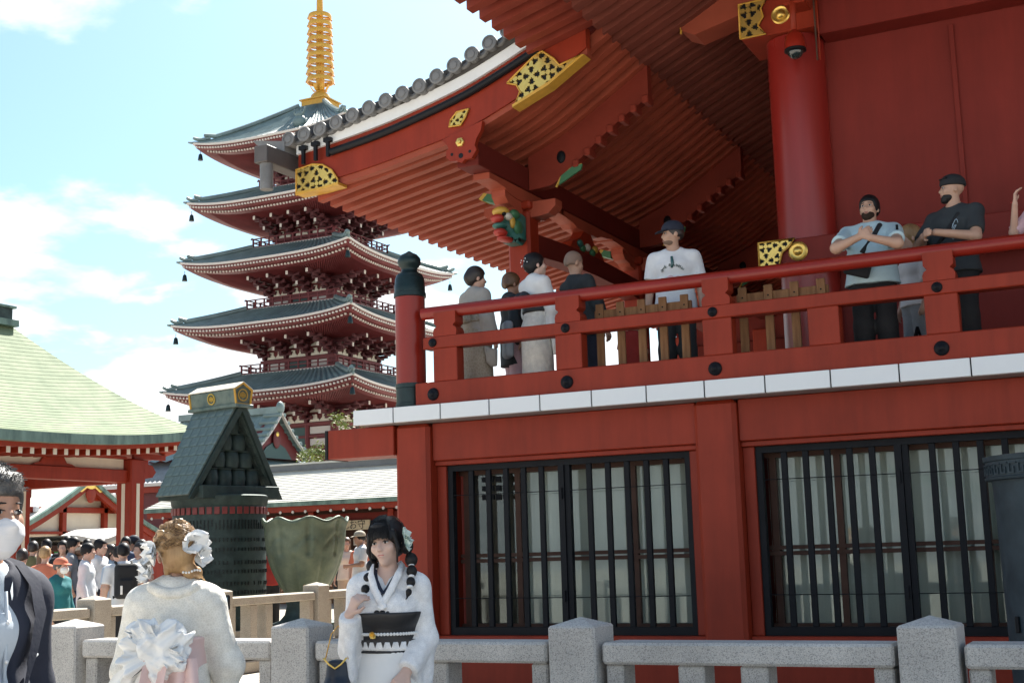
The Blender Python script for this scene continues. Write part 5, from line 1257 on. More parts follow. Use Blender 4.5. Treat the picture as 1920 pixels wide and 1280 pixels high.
class Person:
    def __init__(s, label, loc, face, group=None, cat='person', z=0.0):
        s.root = thing('person', label, cat, (loc[0], loc[1], z), group); s.root.rotation_euler = (0, 0, face); s.loc = Vector((loc[0], loc[1], z)); s.T = Matrix.Translation(s.loc) @ Rz(face)
    def put(s, me, name, parent=None, m=None):
        o = bpy.data.objects.new(name, me); COL.objects.link(o); o.parent = parent or s.root
        if m is not None: o.material_slots[0].link = 'OBJECT'; o.material_slots[0].material = m
        return o
    def mb(s, mb, name, m, parent=None, smooth=True):
        me = mb.mesh(name, m, bool(smooth)); 
        if smooth == 'auto': me.set_sharp_from_angle(angle=R(38))
        return s.put(me, name, parent)
def face_to(loc, tgt): return math.atan2(tgt[1]-loc[1], tgt[0]-loc[0])+math.pi/2
def fsurf(x): return -0.0865*math.sqrt(max(0.05, 1-(x/0.078)**2))-0.0015
LIPM = mat('lips_natural', (0.30,0.13,0.10), 0.6)
def faces(p, po, s, brow, beard=None, lipm=None, eyes=True, big=False):
    """eyes, brows and lips as small child meshes on the head"""
    M = po.hM; lipm = lipm or (LIP if po.fem else LIPM)
    def tr(c): return M @ Vector(c)
    q = po.hs
    if eyes:
        for sd in (-1, 1):
            R3 = M.to_3x3().to_4x4()
            p.mb(MB().sphere(tr((sd*0.031*q,-0.0765*q,0.005*q)), (0.0145,0.0075,0.0060 if big else 0.0058), 12, 8, M=R3), 'eye', EYEW)
            p.mb(MB().sphere(tr((sd*0.031*q,-0.0815*q,0.005*q)), (0.0068,0.0055,0.0066), 10, 8, M=R3), 'iris', EYE)
            p.mb(MB().tube([tr((sd*(0.031+dx)*q,fsurf(0.031+dx)*q,(0.0125-abs(dx+0.002)*0.25)*q)) for dx in (-0.016,-0.008,0,0.008,0.016)], [0.001,0.0018,0.0020,0.0020,0.001], 6), 'eyelid', brow)
            p.mb(MB().tube([tr((sd*(0.033+dx)*q,(fsurf(0.033+dx)-0.001)*q,(0.029-max(dx,0)*0.25)*q)) for dx in (-0.018,-0.006,0.006,0.018)], [0.0018,0.0030,0.0028,0.0012], 6), 'eyebrow', brow)
    p.mb(MB().sphere(tr((0,-0.0905*q,-0.0575*q)), (0.0195*q,0.006*q,0.0048*q), 12, 6, M=M.to_3x3().to_4x4()).sphere(tr((0,-0.0895*q,-0.0655*q)), (0.016*q,0.006*q,0.0055*q), 12, 6, M=M.to_3x3().to_4x4()), 'lips', lipm)
def hair_short(M, s, vol=0.012, back=-0.03, fringe=0.045):
    def E(c, r, **k): return ell(c, tuple(q*s for q in r), M=M, **k)
    return [E((0,0.016,0.036), (0.074+vol,0.092+vol,0.088+vol), k=0.01), E((0,0.035,-0.005), (0.070+vol,0.075+vol,0.06), k=0.02),
            rbox((0,-0.115*s,-0.02*s), (0.070*s,0.062*s,0.066*s+0.0), rad=0.02, op='s', k=0.015, M=M), rbox((0,-0.04*s,-0.15*s), (0.2,0.11*s,0.115*s), rad=0.01, op='s', k=0.02, M=M), rbox((0,0.12*s,-0.17*s+back), (0.2,0.2,0.10*s), rad=0.01, op='s', k=0.02, M=M)]
def hair_long(M, s, length=0.22, vol=0.014):
    def E(c, r, **k): return ell(c, tuple(q*s for q in r), M=M, **k)
    return [E((0,0.016,0.036), (0.074+vol,0.092+vol,0.088+vol), k=0.01), cone2((0,0.045,0.0), (0,0.06,-length), 0.085*s,0.06*s,0.09*s,0.035*s, k=0.03, M=M),
            rbox((0,-0.12*s,-0.03*s), (0.058*s,0.07*s,0.078*s), rad=0.02, op='s', k=0.015, M=M), rbox((0,-0.08*s,-0.25*s), (0.075*s,0.10*s,0.16*s), rad=0.02, op='s', k=0.015, M=M)]
def hair_bun(M, s):
    def E(c, r, **k): return ell(c, tuple(q*s for q in r), M=M, **k)
    return [E((0,0.016,0.036), (0.088,0.106,0.100), k=0.01), E((0,0.085,0.0), (0.060,0.055,0.055), k=0.03), E((0,0.06,-0.035), (0.066,0.05,0.05), k=0.03),
            rbox((0,-0.12*s,-0.03*s), (0.062*s,0.07*s,0.075*s), rad=0.02, op='s', k=0.015, M=M), rbox((0,-0.06*s,-0.16*s), (0.2,0.10*s,0.11*s), rad=0.02, op='s', k=0.02, M=M)]
def folds(amp, fx, fz, seed=0.0):
    return lambda P: amp*(np.sin(P[..., 0]*fx+2.1*np.sin(P[..., 2]*fz*0.6+seed)+seed)*np.sin(P[..., 2]*fz+1.3*np.sin(P[..., 1]*fx*0.7)+seed*2))
def sleeve_cut(c, d, rad):
    return Prim(lambda Pp: (lambda v: -np.maximum(-(v@d), np.sqrt((v*v).sum(-1))-rad))(Pp-c), [0,0,0], [0,0,0], 'cut')
def tee(po, vox, m, name='shirt', length=0.86, sleeve=0.62, i=0.012, neck=True, disp=0.004, flare=0.014):
    f = po.f; P = []
    for sd in (-1, 1):
        a, e, w, _ = po.arm[sd]; d = (e-a)/np.linalg.norm(e-a)
        P += po.upper_arm(sd, i, sleeve+0.2, flare); P.append(sleeve_cut(a+(e-a)*sleeve, d, 0.3))
    P += po.torso(i)
    P.append(cone2(po.waist, V(0,0,length*f), 0.150*f*po.b, 0.105*f*po.b, 0.178*f*po.b+0.012, 0.132*f*po.b+0.012, k=0.05, infl=i))
    P.append(cut((0,0,-1), (0,0,length*f)))
    if neck: P.append(ell(xf(po.L, (0,-0.03*f,1.475*f)), (0.068*f,0.085*f,0.060*f), op='s', k=0.01))
    return sdf_mesh(name, P, vox, m, folds(disp, 22, 16, po.h*7) if disp else None)
def sleeves_long(po, vox, m, name='jacket', length=0.80, i=0.02, disp=0.005, open_front=False, collar=True):
    f = po.f; P = []
    for sd in (-1, 1):
        a, e, w, _ = po.arm[sd]; d = (w-e)/np.linalg.norm(w-e)
        P += po.upper_arm(sd, i)+po.forearm(sd, i+0.008); P.append(sleeve_cut(e+(w-e)*0.97, d, 0.15))
    P += po.torso(i)
    P.append(cone2(po.waist, V(0,0,length*f), 0.155*f*po.b, 0.108*f*po.b, 0.17*f*po.b, 0.125*f*po.b, k=0.05, infl=i))
    P.append(cut((0,0,-1), (0,0,length*f)))
    P.append(ell(xf(po.L, (0,-0.03*f,1.475*f)), (0.066*f,0.085*f,0.060*f), op='s', k=0.01))
    if open_front: P.append(cone2(xf(po.L, (0,-0.16*f,1.46*f)), xf(po.L, (0,-0.17*f,0.98*f)), 0.085*f,0.10*f,0.012*f,0.09*f, op='s', k=0.01))
    return sdf_mesh(name, P, vox, m, folds(disp, 20, 15, po.h*5) if disp else None)
def trousers(po, vox, m, name='trousers', i=0.016, disp=0.004, j=0.014, short=None):
    P = [cone2(V(0,0,0.90*po.f), V(0,0,1.0*po.f), 0.16*po.f*po.b, 0.11*po.f*po.b, 0.148*po.f*po.b, 0.102*po.f*po.b, k=0.04, infl=0.012)]+po.legs(i, j=j)
    P.append(cut((0,0,-1), (0,0,short if short else 0.06))); P.append(cut((0,0,1), (0,0,1.03*po.f)))
    return sdf_mesh(name, P, vox, m, folds(disp, 18, 12, po.h*3) if disp else None)
def skirt(po, vox, m, name='skirt', z0=0.45, w=0.24):
    P = [cone2(V(0,0,1.04*po.f), V(0,0,0.90*po.f), 0.13*po.f,0.10*po.f,0.17*po.f,0.13*po.f, k=0.04), cone2(V(0,0,0.90*po.f), V(0,0,z0), 0.17*po.f,0.13*po.f,w,w*0.85, k=0.04), cut((0,0,-1), (0,0,z0)), cut((0,0,1), (0,0,1.06*po.f))]
    return sdf_mesh(name, P, vox, m, folds(0.008, 30, 4, 1))
def shoes(po, p, m):
    for sd in (-1, 1):
        an = po.leg[sd][2]; p.put(sdf_mesh('shoe', [cone2(an+V(0,0.045,-0.04), an+V(0,-0.15,-0.048), 0.045,0.042,0.05,0.032, k=0.02), cut((0,0,-1), (0,0,0.004))], 0.014, m), 'shoe')
def dome_cap(M, s, p, m, brim=True):
    P = [ell((0,0.012*s,0.045*s), (0.092*s,0.108*s,0.088*s), M=M, k=0.01), rbox((0,0,-0.10*s), (0.2,0.2,0.125*s), rad=0.005, op='s', k=0.008, M=M)]
    o = p.put(sdf_mesh('cap', P, 0.008, m), 'cap')
    if brim: p.put(sdf_mesh('brim', [cone2((0,-0.075*s,0.035*s), (0,-0.150*s,0.018*s), 0.078*s,0.008,0.055*s,0.007, k=0.01, M=M)], 0.006, m), 'brim', o)
    return o
def lace(name, c, c2, scale=110):
    m = bpy.data.materials.new(name); m.use_nodes = True; t = m.node_tree; b = t.nodes['Principled BSDF']; b.inputs['Roughness'].default_value = 0.85
    tcn = t.nodes.new('ShaderNodeTexCoord'); v = t.nodes.new('ShaderNodeTexVoronoi'); v.feature = 'DISTANCE_TO_EDGE'; v.inputs['Scale'].default_value = scale; t.links.new(tcn.outputs['Object'], v.inputs['Vector'])
    n = t.nodes.new('ShaderNodeTexNoise'); n.inputs['Scale'].default_value = scale*0.4; t.links.new(tcn.outputs['Object'], n.inputs['Vector'])
    r = t.nodes.new('ShaderNodeValToRGB'); r.color_ramp.elements[0].position = 0.02; r.color_ramp.elements[1].position = 0.16; r.color_ramp.elements[0].color = (*c, 1); r.color_ramp.elements[1].color = (*c2, 1); t.links.new(v.outputs['Distance'], r.inputs[0]); v2 = t.nodes.new('ShaderNodeTexVoronoi'); v2.feature = 'SMOOTH_F1'; v2.inputs['Scale'].default_value = scale*0.28; t.links.new(tcn.outputs['Object'], v2.inputs['Vector'])
    q2 = t.nodes.new('ShaderNodeMapRange'); q2.inputs[1].default_value = 0.15; q2.inputs[2].default_value = 0.7; q2.inputs[3].default_value = 1.04; q2.inputs[4].default_value = 0.88; t.links.new(v2.outputs['Distance'], q2.inputs[0])
    m2 = t.nodes.new('ShaderNodeMix'); m2.data_type = 'RGBA'; m2.blend_type = 'MULTIPLY'; m2.inputs[0].default_value = 1; t.links.new(r.outputs[0], m2.inputs[6]); t.links.new(q2.outputs[0], m2.inputs[7]); t.links.new(m2.outputs[2], b.inputs['Base Color'])
    ad = t.nodes.new('ShaderNodeMath'); ad.operation = 'ADD'; t.links.new(v2.outputs['Distance'], ad.inputs[0]); t.links.new(n.outputs[0], ad.inputs[1])
    bp = t.nodes.new('ShaderNodeBump'); bp.inputs['Strength'].default_value = 0.5; bp.inputs['Distance'].default_value = 0.010; t.links.new(ad.outputs[0], bp.inputs['Height']); t.links.new(bp.outputs[0], b.inputs['Normal'])
    MATS[name] = m; return m
LACE = lace('white_lace', (0.84,0.84,0.84), (0.74,0.74,0.75)); LACEC = lace('cream_lace', (0.80,0.77,0.70), (0.70,0.67,0.60), 90)
SILK = cloth('white_silk', (0.76,0.755,0.74), rough=0.6, var=0.06, bump=0.05); CHIFF = cloth('white_chiffon', (0.80,0.80,0.79), rough=0.7, var=0.05, bump=0.1, bscale=30)
PINKS = cloth('pale_pink_satin', (0.70,0.50,0.47), rough=0.45, var=0.1); BEIGEK = lace('beige_brocade', (0.40,0.355,0.29), (0.33,0.285,0.22), 30); NAVYC = cloth('navy_collar', (0.015,0.022,0.045)); OBIB = cloth('black_obi', (0.016,0.015,0.017), rough=0.5, var=0.4, vscale=25)

def flower(p, c, r, m, M3, n=9, name='hair_flower', parent=None, seed=1):
    """ruffled cloth flower: tilted cupped petals around a point"""
    rg = random.Random(seed); mb = MB()
    for k in range(n):
        a = 2*math.pi*k/n*1.0+rg.uniform(-0.3,0.3); tilt = rg.uniform(0.25,0.95); L = r*rg.uniform(0.75,1.15); rows = []
        d = Vector((math.cos(a)*math.cos(tilt), math.sin(a)*math.cos(tilt), math.sin(tilt))); s_ = Vector((-math.sin(a), math.cos(a), 0)); up = d.cross(s_)
        for i in range(6):
            v = i/5; wd = L*0.55*math.sin(math.pi*min(1, v*0.85+0.12)); rows.append([Vector(c)+M3 @ (d*L*v+s_*wd*e+up*(0.25*L*v*v*(1-abs(e))+0.10*L*math.sin(e*6+k)*v)) for e in (-1,-0.5,0,0.5,1)])
        mb.grid(rows)
    o = p.mb(mb, name, m, parent); return o
def hang(po, sd, z_drop, t0, t1, r, n=6, k=0.035, on='fore'):
    """kimono sleeve panel hanging below an arm"""
    a, e, w, _ = po.arm[sd]; P = []
    for i in range(n):
        t = t0+(t1-t0)*i/(n-1); p = (e+(w-e)*t) if on == 'fore' else (a+(e-a)*t)
        P.append(cap(p, p+V(0,0.01*math.sin(i*2.2),-z_drop*(0.86+0.14*math.sin(i*1.7))), r, r*0.85, k=k))
    return P
def kimono(p, po, vox, m, mskirt=None, z_hem=0.06, drop=(0.40,0.40), i=0.022, back_neck=True, wskirt=0.20, arm=0.032, vneck=False):
    f = po.f
    P = []
    for sd, dr in ((-1, drop[0]), (1, drop[1])):
        P += po.upper_arm(sd, arm)+po.forearm(sd, arm+0.008); P += hang(po, sd, dr, 0.05, 0.92, arm); P += hang(po, sd, dr*0.7, 0.72, 1.0, 0.034, n=3, on='up')
        a, e, w, _ = po.arm[sd]; d = (w-e)/np.linalg.norm(w-e); P.append(sleeve_cut(e+(w-e)*0.96, d, 0.13))
    P += po.torso(i)
    P.append(ell(xf(po.L, (0,-0.05*f,1.47*f)), (0.060*f,0.10*f,0.065*f), op='s', k=0.01))
    if vneck: P.append(cone2(xf(po.L, (0,-0.10*f,1.47*f)), xf(po.L, (0,-0.125*f,1.335*f)), 0.058*f,0.075*f,0.006*f,0.05*f, op='s', k=0.006))
    P.append(cut((0,0,-1), (0,0,0.55*f)))
    o = p.put(sdf_mesh('kimono_top', P, vox, m, folds(0.004, 30, 9, po.h*3)), 'kimono_top')
    S_ = [cone2(V(0,0,1.06*f), V(0,0,0.86*f), 0.155*f,0.118*f,0.185*f,0.15*f, k=0.05), cone2(V(0,0,0.86*f), V(0,0,z_hem+0.02), 0.185*f,0.15*f,wskirt,wskirt*0.82, k=0.05), cut((0,0,-1), (0,0,z_hem)), cut((0,0,1), (0,0,1.10*f))]
    p.put(sdf_mesh('kimono_skirt', S_, vox, mskirt or m, folds(0.006, 16, 3, po.h)), 'kimono_skirt')
    return o
def band(p, po, z0, z1, i, vox, m, name='obi', disp=None):
    P = po.torso(i)+[cut((0,0,1), (0,0,z1)), cut((0,0,-1), (0,0,z0))]
    return p.put(sdf_mesh(name, P, vox, m, disp), name)
def collar(p, po, m, name, off, w, zlow, back=0.03, npt=7):
    """crossed collar band lying on the chest"""
    f = po.f
    for sd in (-1, 1):
        pts = [(sd*0.0,0.075+off+back,1.45),(sd*0.055,0.055+off,1.475),(sd*0.078,-0.01,1.47),(sd*0.070,-0.075-off*0.5,1.425),(sd*0.040,-0.108-off,1.35),(-sd*0.01,-0.128-off,1.26),(-sd*0.05,-0.13-off,zlow)]
        P = [xf(po.L, (x*f, y*f, z*f)) for x, y, z in pts[:npt]]; mb = MB(); rows = []
        for q in range(len(P)):
            t = P[min(q+1, len(P)-1)]-P[max(q-1, 0)]; t /= np.linalg.norm(t); out = V(P[q][0]*0.6, P[q][1], 0.02); out /= np.linalg.norm(out)+1e-9; s_ = np.cross(t, out); s_ /= np.linalg.norm(s_)+1e-9
            rows.append([P[q]+s_*w*e+out*h_ for e, h_ in ((-1,0.0),(-0.9,0.008),(0,0.011),(0.9,0.008),(1,0.0))])
        mb.grid(rows); p.mb(mb, name, m)

def strands(p, M, m, n, seed, curves, r=0.0011, name='hair_strands'):
    """loose single hairs; curves(rg) -> list of head-space points"""
    rg = random.Random(seed); mb = MB()
    for k in range(n):
        pts = curves(rg)
        if pts: mb.tube([M @ Vector(q) for q in pts], [r*1.1]*(len(pts)-1)+[r*0.4], 3, cap=False)
    o = p.mb(mb, name, m); tag(o, None, None, kind='stuff'); return o
def on_head(a, b_, k=1.0): return ((0.090*k)*math.cos(a)*math.cos(b_), 0.016+0.108*k*math.sin(a)*math.cos(b_), 0.036+0.102*k*math.sin(b_))
# ------------------------------------------------------------------ woman in white lace kimono, facing us
LA = (-3.56, 5.69); fa = face_to(LA, (0, 0))
pA = Person('young woman in white lace kimono with black obi and dark bubble braids', LA, fa-R(14))
po = Pose(1.665, 0.86, True, hyaw=R(-12), hpitch=R(4), hroll=R(-6), rarm=[(-0.185,-0.04,1.06),(-0.165,-0.155,1.235),((0.45,-0.15,0.85),(0.55,0.75,-0.2),0.9,-1)], larm=[(0.180,0.02,1.10),(0.12,-0.135,0.955),((-0.35,-0.5,-0.55),(-0.4,0.6,-0.5),0.8,1)])
pA.put(po.body(0.0072, SK['fair']), 'body'); faces(pA, po, 1, HAIR['dark'], big=True)
kimono(pA, po, 0.010, LACE, SILK, drop=(0.30,0.36), i=0.014, arm=0.022, vneck=True)
band(pA, po, 1.035, 1.215, 0.036, 0.009, OBIB); band(pA, po, 1.035, 1.075, 0.040, 0.009, LACE, 'obi_lace'); band(pA, po, 1.020, 1.034, 0.040, 0.008, OBIB, 'obi_edge')
for sd in (-1, 1):
    f = po.f; pth = [(sd*0.062,0.02,1.468),(sd*0.066,-0.04,1.452),(sd*0.050,-0.085,1.415),(sd*0.026,-0.106,1.372),(-sd*0.004,-0.117,1.33)]
    rows = [[xf(po.L, (x*f, y*f, z*f))+V(sd*e*0.016, -0.004+0.006*abs(e), e*0.010) for e in (-1,-0.3,0.4,1)] for x, y, z in pth]; pA.mb(MB().grid(rows), 'under_collar', NAVYC)
collar(pA, po, LACE, 'collar', 0.010, 0.018, 1.24, npt=6)
# scalloped lace edge, beaded cord with brooch
sc_, bd = MB(), MB()
def ring_pt(a, i, z): return V((0.122*po.f*po.b+i)*math.cos(a), -(0.088*po.f*po.b+i)*math.sin(a), z)
for k in range(15):
    a = math.pi*(0.06+0.88*k/14); q = ring_pt(a, 0.052, 1.215); sc_.sphere(q, (0.016,0.012,0.014), 8, 6)
for k in range(30):
    a = math.pi*(0.03+0.94*k/29); bd.sphere(ring_pt(a, 0.055, 1.112), 0.0085, 8, 6)
pA.mb(sc_, 'obi_scallops', OBIB); pA.mb(bd, 'beaded_cord', WHITE)
tri = MB()
for k in range(11):
    a = math.pi*(0.08+0.84*k/10); q = ring_pt(a, 0.053, 1.062); tri.add([q+V(-0.013,0,0.022), q+V(0.013,0,0.022), q+V(0,-0.002,-0.016)], [(0,1,2)])
pA.mb(tri, 'obi_points', OBIB, smooth=False)
flower(pA, ring_pt(math.pi*0.60, 0.065, 1.112), 0.022, GOLD, Matrix.Rotation(R(90), 3, 'X'), 6, 'brooch')
M = po.hM
hp_ = hair_bun(M, po.hs)[:1]+[ell((0,0.03,-0.01), (0.084,0.078,0.075), M=M, k=0.02), rbox((0,-0.125,-0.045), (0.054,0.07,0.078), rad=0.02, op='s', k=0.01, M=M), rbox((0,-0.05,-0.17), (0.2,0.10,0.09), rad=0.02, op='s', k=0.02, M=M)]
for k in range(13):   # fringe
    x = -0.060+0.120*k/12; yb_ = -math.sqrt(max(0, 1-(x/0.092)**2))
    hp_.append(cap((x*0.75,yb_*0.082,0.098-abs(x)*0.2), (x*1.06,yb_*0.098,0.030+0.004*math.sin(k*2.1)-abs(x)*0.25), 0.0095, 0.0045, k=0.006, M=M))
for sd in (-1, 1):     # side locks
    hp_ += [cap((sd*0.066,-0.050,0.05), (sd*0.082,-0.052,-0.03), 0.013, 0.011, k=0.012, M=M), cap((sd*0.082,-0.052,-0.03), (sd*0.068,-0.060,-0.098), 0.010, 0.0035, k=0.01, M=M)]
pA.put(sdf_mesh('hair', hp_, 0.0065, HAIR['black']), 'hair')
for sd, pts in ((1, [(0.088,0.03,-0.03),(0.110,0.02,-0.10),(0.118,-0.01,-0.155),(0.122,-0.045,-0.205),(0.118,-0.075,-0.25),(0.105,-0.09,-0.285)]), (-1, [(-0.088,0.03,-0.04),(-0.098,0.0,-0.105),(-0.105,-0.045,-0.16),(-0.112,-0.08,-0.21),(-0.125,-0.10,-0.25),(-0.15,-0.11,-0.28)])):
    P = []; 
    for q, c in enumerate(pts[:-1]):
        rr_ = (0.036,0.032,0.027,0.023,0.015)[q]; P.append(ell(c, (rr_,rr_,rr_*1.12), M=M, k=0.008))
    P.append(cap(pts[-2], pts[-1], 0.012, 0.003, k=0.01, M=M))
    br_ = pA.put(sdf_mesh('braid', P, 0.006, HAIR['black']), 'braid')
    for q in range(1, 4):
        c = (M @ Vector(pts[q])).lerp(M @ Vector(pts[q+1]), 0.45); pA.mb(MB().sphere(c, (0.016,0.016,0.010), 10, 6), 'hair_tie', WHITE, br_)
def cA(rg):
    x = rg.uniform(-0.062,0.062); yb_ = -math.sqrt(max(0, 1-(x/0.094)**2)); e = rg.uniform(-0.01,0.006)
    return [(x*0.35,0.0,0.138+rg.uniform(-0.002,0.002)), (x*0.7,yb_*0.075,0.118), (x*0.95,yb_*0.097,0.075), (x*1.05+rg.uniform(-0.004,0.004),yb_*0.101,0.028+e-abs(x)*0.3)]
strands(pA, M, HAIR['black'], 120, 3, cA)
def cA2(rg):
    sd = rg.choice((-1,1)); b0 = rg.uniform(0.2,1.2); a0 = rg.uniform(0.2,2.9)
    return [on_head(a0*sd if sd > 0 else a0, b0-0.0, 1.0), on_head(a0, b0-0.35, 1.015), on_head(a0+rg.uniform(-0.2,0.2), b0-0.75, 1.01)]
strands(pA, M, HAIR['dark'], 120, 8, cA2)
flower(pA, M @ Vector((0.105,-0.02,0.02)), 0.05, mat('pale_green_flower', (0.60,0.70,0.64), 0.7), (Matrix.Rotation(R(80), 3, 'Y')), 8)
flower(pA, M @ Vector((0.108,-0.02,-0.02)), 0.045, MATS['pale_green_flower'], (Matrix.Rotation(R(80), 3, 'Y')), 7, seed=4)
# handbag hanging from her raised arm
def local(p, c): q = p.T @ Vector(c); return (q.x, q.y, q.z)
bg = Person('dark navy clasp handbag hanging from the arm of the woman in white lace', local(pA, (-0.22,-0.17,0)), fa-R(14), cat='handbag', z=0.86); bg.root.name = 'handbag'
bg.put(sdf_mesh('pouch', [cone2((0,0,0.03), (0,0,0.12), 0.062,0.04,0.05,0.022, k=0.02), ell((0,0,0.02), (0.064,0.045,0.035), k=0.02)], 0.007, cloth('navy_leather', (0.010,0.016,0.030), rough=0.35)), 'pouch')
bg.mb(MB().tube([(-0.058,-0.03,0.15),(-0.03,-0.034,0.12),(0,-0.036,0.10),(0.03,-0.034,0.12),(0.058,-0.03,0.15)], 0.0045, 8), 'clasp_frame', GOLD); bg.mb(MB().tube([(-0.058,0,0.14),(-0.03,0.01,0.26),(0.0,0.03,0.30),(0.03,0.01,0.26),(0.058,0,0.14)], 0.003, 6), 'handle', GOLDP)

# ------------------------------------------------------------------ woman seen from behind with the big bow
LB = (-3.97, 4.59); fb = face_to(LB, (0, 0))+math.pi
pB = Person('woman from behind in cream lace kimono with huge white chiffon bow', LB, fb-R(6))
po = Pose(1.64, 0.82, True, hyaw=R(12), hpitch=R(-5), hroll=R(4), rarm=[(-0.235,0.0,1.075),(-0.155,-0.27,1.19),((0.1,-0.75,0.5),(0.7,0.1,0.2),0.8,1)], larm=[(0.210,-0.02,1.06),(0.11,-0.27,1.17),((-0.1,-0.75,0.5),(-0.7,0.1,0.2),0.8,-1)])
pB.put(po.body(0.008, SK['light']), 'body')
kimono(pB, po, 0.010, LACEC, drop=(0.34,0.36), i=0.022)
P = [cap(xf(po.L, (-0.10*po.f*math.cos(a), 0.055*po.f+0.045*math.sin(a), (1.405+0.03*math.cos(a)**2)*po.f)), xf(po.L, (-0.10*po.f*math.cos(a+0.35), 0.055*po.f+0.045*math.sin(a+0.35), (1.405+0.03*math.cos(a+0.35)**2)*po.f)), 0.024, 0.024, k=0.01) for a in frange(0, math.pi-0.35, 7)]
pB.put(sdf_mesh('collar', P, 0.009, LACEC), 'collar')
band(pB, po, 1.00, 1.17, 0.040, 0.010, PINKS)
M = po.hM
# curled light-brown updo
hp_ = hair_bun(M, po.hs)
rg = random.Random(12)
for k in range(46):
    a = rg.uniform(0, 2*math.pi); b_ = rg.uniform(-0.1, 1.4); c = V(0.088*math.cos(a)*math.cos(b_), 0.016+0.104*math.sin(a)*math.cos(b_), 0.036+0.098*math.sin(b_))
    if c[1] < -0.05 and c[2] < 0.07: continue
    t_ = V(-math.sin(a), math.cos(a), rg.uniform(-0.8,0.8)); t_ /= np.linalg.norm(t_); hp_.append(cap(c-t_*0.028, c+t_*0.028, 0.013, 0.008, k=0.006, M=M))
hp_ += [ell((-0.045,0.085,-0.075), (0.034,0.034,0.036), M=M, k=0.015), ell((-0.075,0.06,-0.09), (0.026,0.026,0.030), M=M, k=0.01), cap((0.05,0.06,-0.06), (0.055,0.05,-0.12), 0.016, 0.006, k=0.01, M=M), cap((-0.09,0.05,-0.10), (-0.12,0.04,-0.14), 0.008, 0.002, k=0.005, M=M)]
pB.put(sdf_mesh('hair', hp_, 0.0065, HAIR['blond']), 'hair')
for c, r_, sd_, ang in (((-0.055,0.095,0.045),0.075,1,-20), ((-0.085,0.075,-0.01),0.065,2,-50), ((0.095,0.05,0.0),0.08,3,60), ((0.110,0.035,-0.055),0.07,5,80), ((-0.085,0.055,0.035),0.055,7,-60)):
    flower(pB, M @ Vector(c), r_, CHIFF, Matrix.Rotation(R(ang)*-1, 3, 'Z') @ Matrix.Rotation(R(-90), 3, 'X'), 9, seed=sd_)
def cB(rg):
    a0 = rg.uniform(-0.3,3.4); b0 = rg.uniform(0.1,1.35); d = rg.choice((-1,1)); k = rg.uniform(1.0,1.08)
    return [on_head(a0, b0, k), on_head(a0+0.22*d, b0-0.15, k*1.02), on_head(a0+0.45*d, b0-0.2, k*1.03), on_head(a0+0.6*d, b0-0.05, k*rg.uniform(1.0,1.12))]
strands(pB, M, HAIR['blond'], 420, 5, cB, 0.0013); strands(pB, M, HAIR['brown'], 160, 6, cB, 0.0013)
def cB2(rg):
    a0 = rg.uniform(0.5,2.7); b0 = rg.uniform(-0.75,0.35); k = rg.uniform(1.0,1.03)
    return [on_head(a0, b0, k), on_head(a0*0.94+0.09, b0-0.2, k*1.005), on_head(a0*0.85+0.24, b0-0.42, k*1.0)]
strands(pB, M, HAIR['blond'], 260, 15, cB2, 0.0013); strands(pB, M, HAIR['brown'], 160, 16, cB2, 0.0013)
pearls = MB()
for k in range(7): pearls.sphere(M @ Vector((-0.085+0.012*k,0.118-0.003*abs(k-3),-0.075+0.004*math.sin(k))), 0.0055, 8, 6)
for c in ((0.03,0.118,0.03),(0.045,0.11,0.0),(0.01,0.121,0.06)): pearls.sphere(M @ Vector(c), 0.005, 8, 6)
pB.mb(pearls, 'hair_pearls', WHITE)
# the bow: ruffled loops and long tails
def ruffle(c, d, L, wd, seed, waves=5, amp=0.016, curl=0.6, nu=20, nv=20):
    """a ribbon loop: leaves the knot, bulges outwards and returns, with wavy edges"""
    rg = random.Random(seed); d = Vector(d).normalized(); out = Vector((0, 1, 0)); s_ = d.cross(out).normalized(); ph = rg.uniform(0, 6); rows = []
    for i in range(nv+1):
        v = i/nv; row = []; bulge = math.sin(math.pi*v)
        for j in range(nu+1):
            u = -1+2*j/nu; w_ = wd*(0.30+0.70*bulge**0.7); am = amp*(0.2+bulge)*abs(u)**0.7
            row.append(Vector(c)+d*(L*bulge*(1-0.08*u*u))+s_*(u*w_)+out*(0.10*(v-0.5)*2*L*3.0*bulge+0.05*bulge+am*math.sin(u*waves*3+ph+v*5))+d*(am*math.cos(u*waves*2.3+ph+v*3)))
        rows.append(row)
    return rows
bc = V(0.05, 0.19, 1.13); rg = random.Random(31); P = []
for k in range(24):
    a = rg.uniform(0, 6.28); rr_ = rg.uniform(0.03, 0.115)*(1.15 if math.cos(a) > 0 else 0.9)
    c = bc+V(rr_*math.cos(a), rg.uniform(-0.01,0.07)*(1.1-rr_*3), rr_*0.85*math.sin(a)); tl = Matrix.Rotation(rg.uniform(0,3), 3, 'Y') @ Matrix.Rotation(rg.uniform(-0.7,0.7), 3, 'X')
    P.append(ell(c, (rg.uniform(0.05,0.085), rg.uniform(0.018,0.035), rg.uniform(0.035,0.06)), rot=tl, k=0.008))
def crumple(P_):
    x, y, z = P_[..., 0]*1.0, P_[..., 1], P_[..., 2]
    w1_ = np.sin(x*38+3*np.sin(z*21)+2*np.sin(y*30)); w2_ = np.sin(z*44+3*np.sin(x*19+1.3)+y*25); w3_ = np.sin((x+z)*75+4*np.sin(y*40))
    return 0.011*np.abs(w1_)+0.009*np.abs(w2_)+0.004*np.abs(w3_)-0.012
pB.put(sdf_mesh('chiffon_bow', P, 0.006, CHIFF, crumple), 'chiffon_bow')
bow = MB()
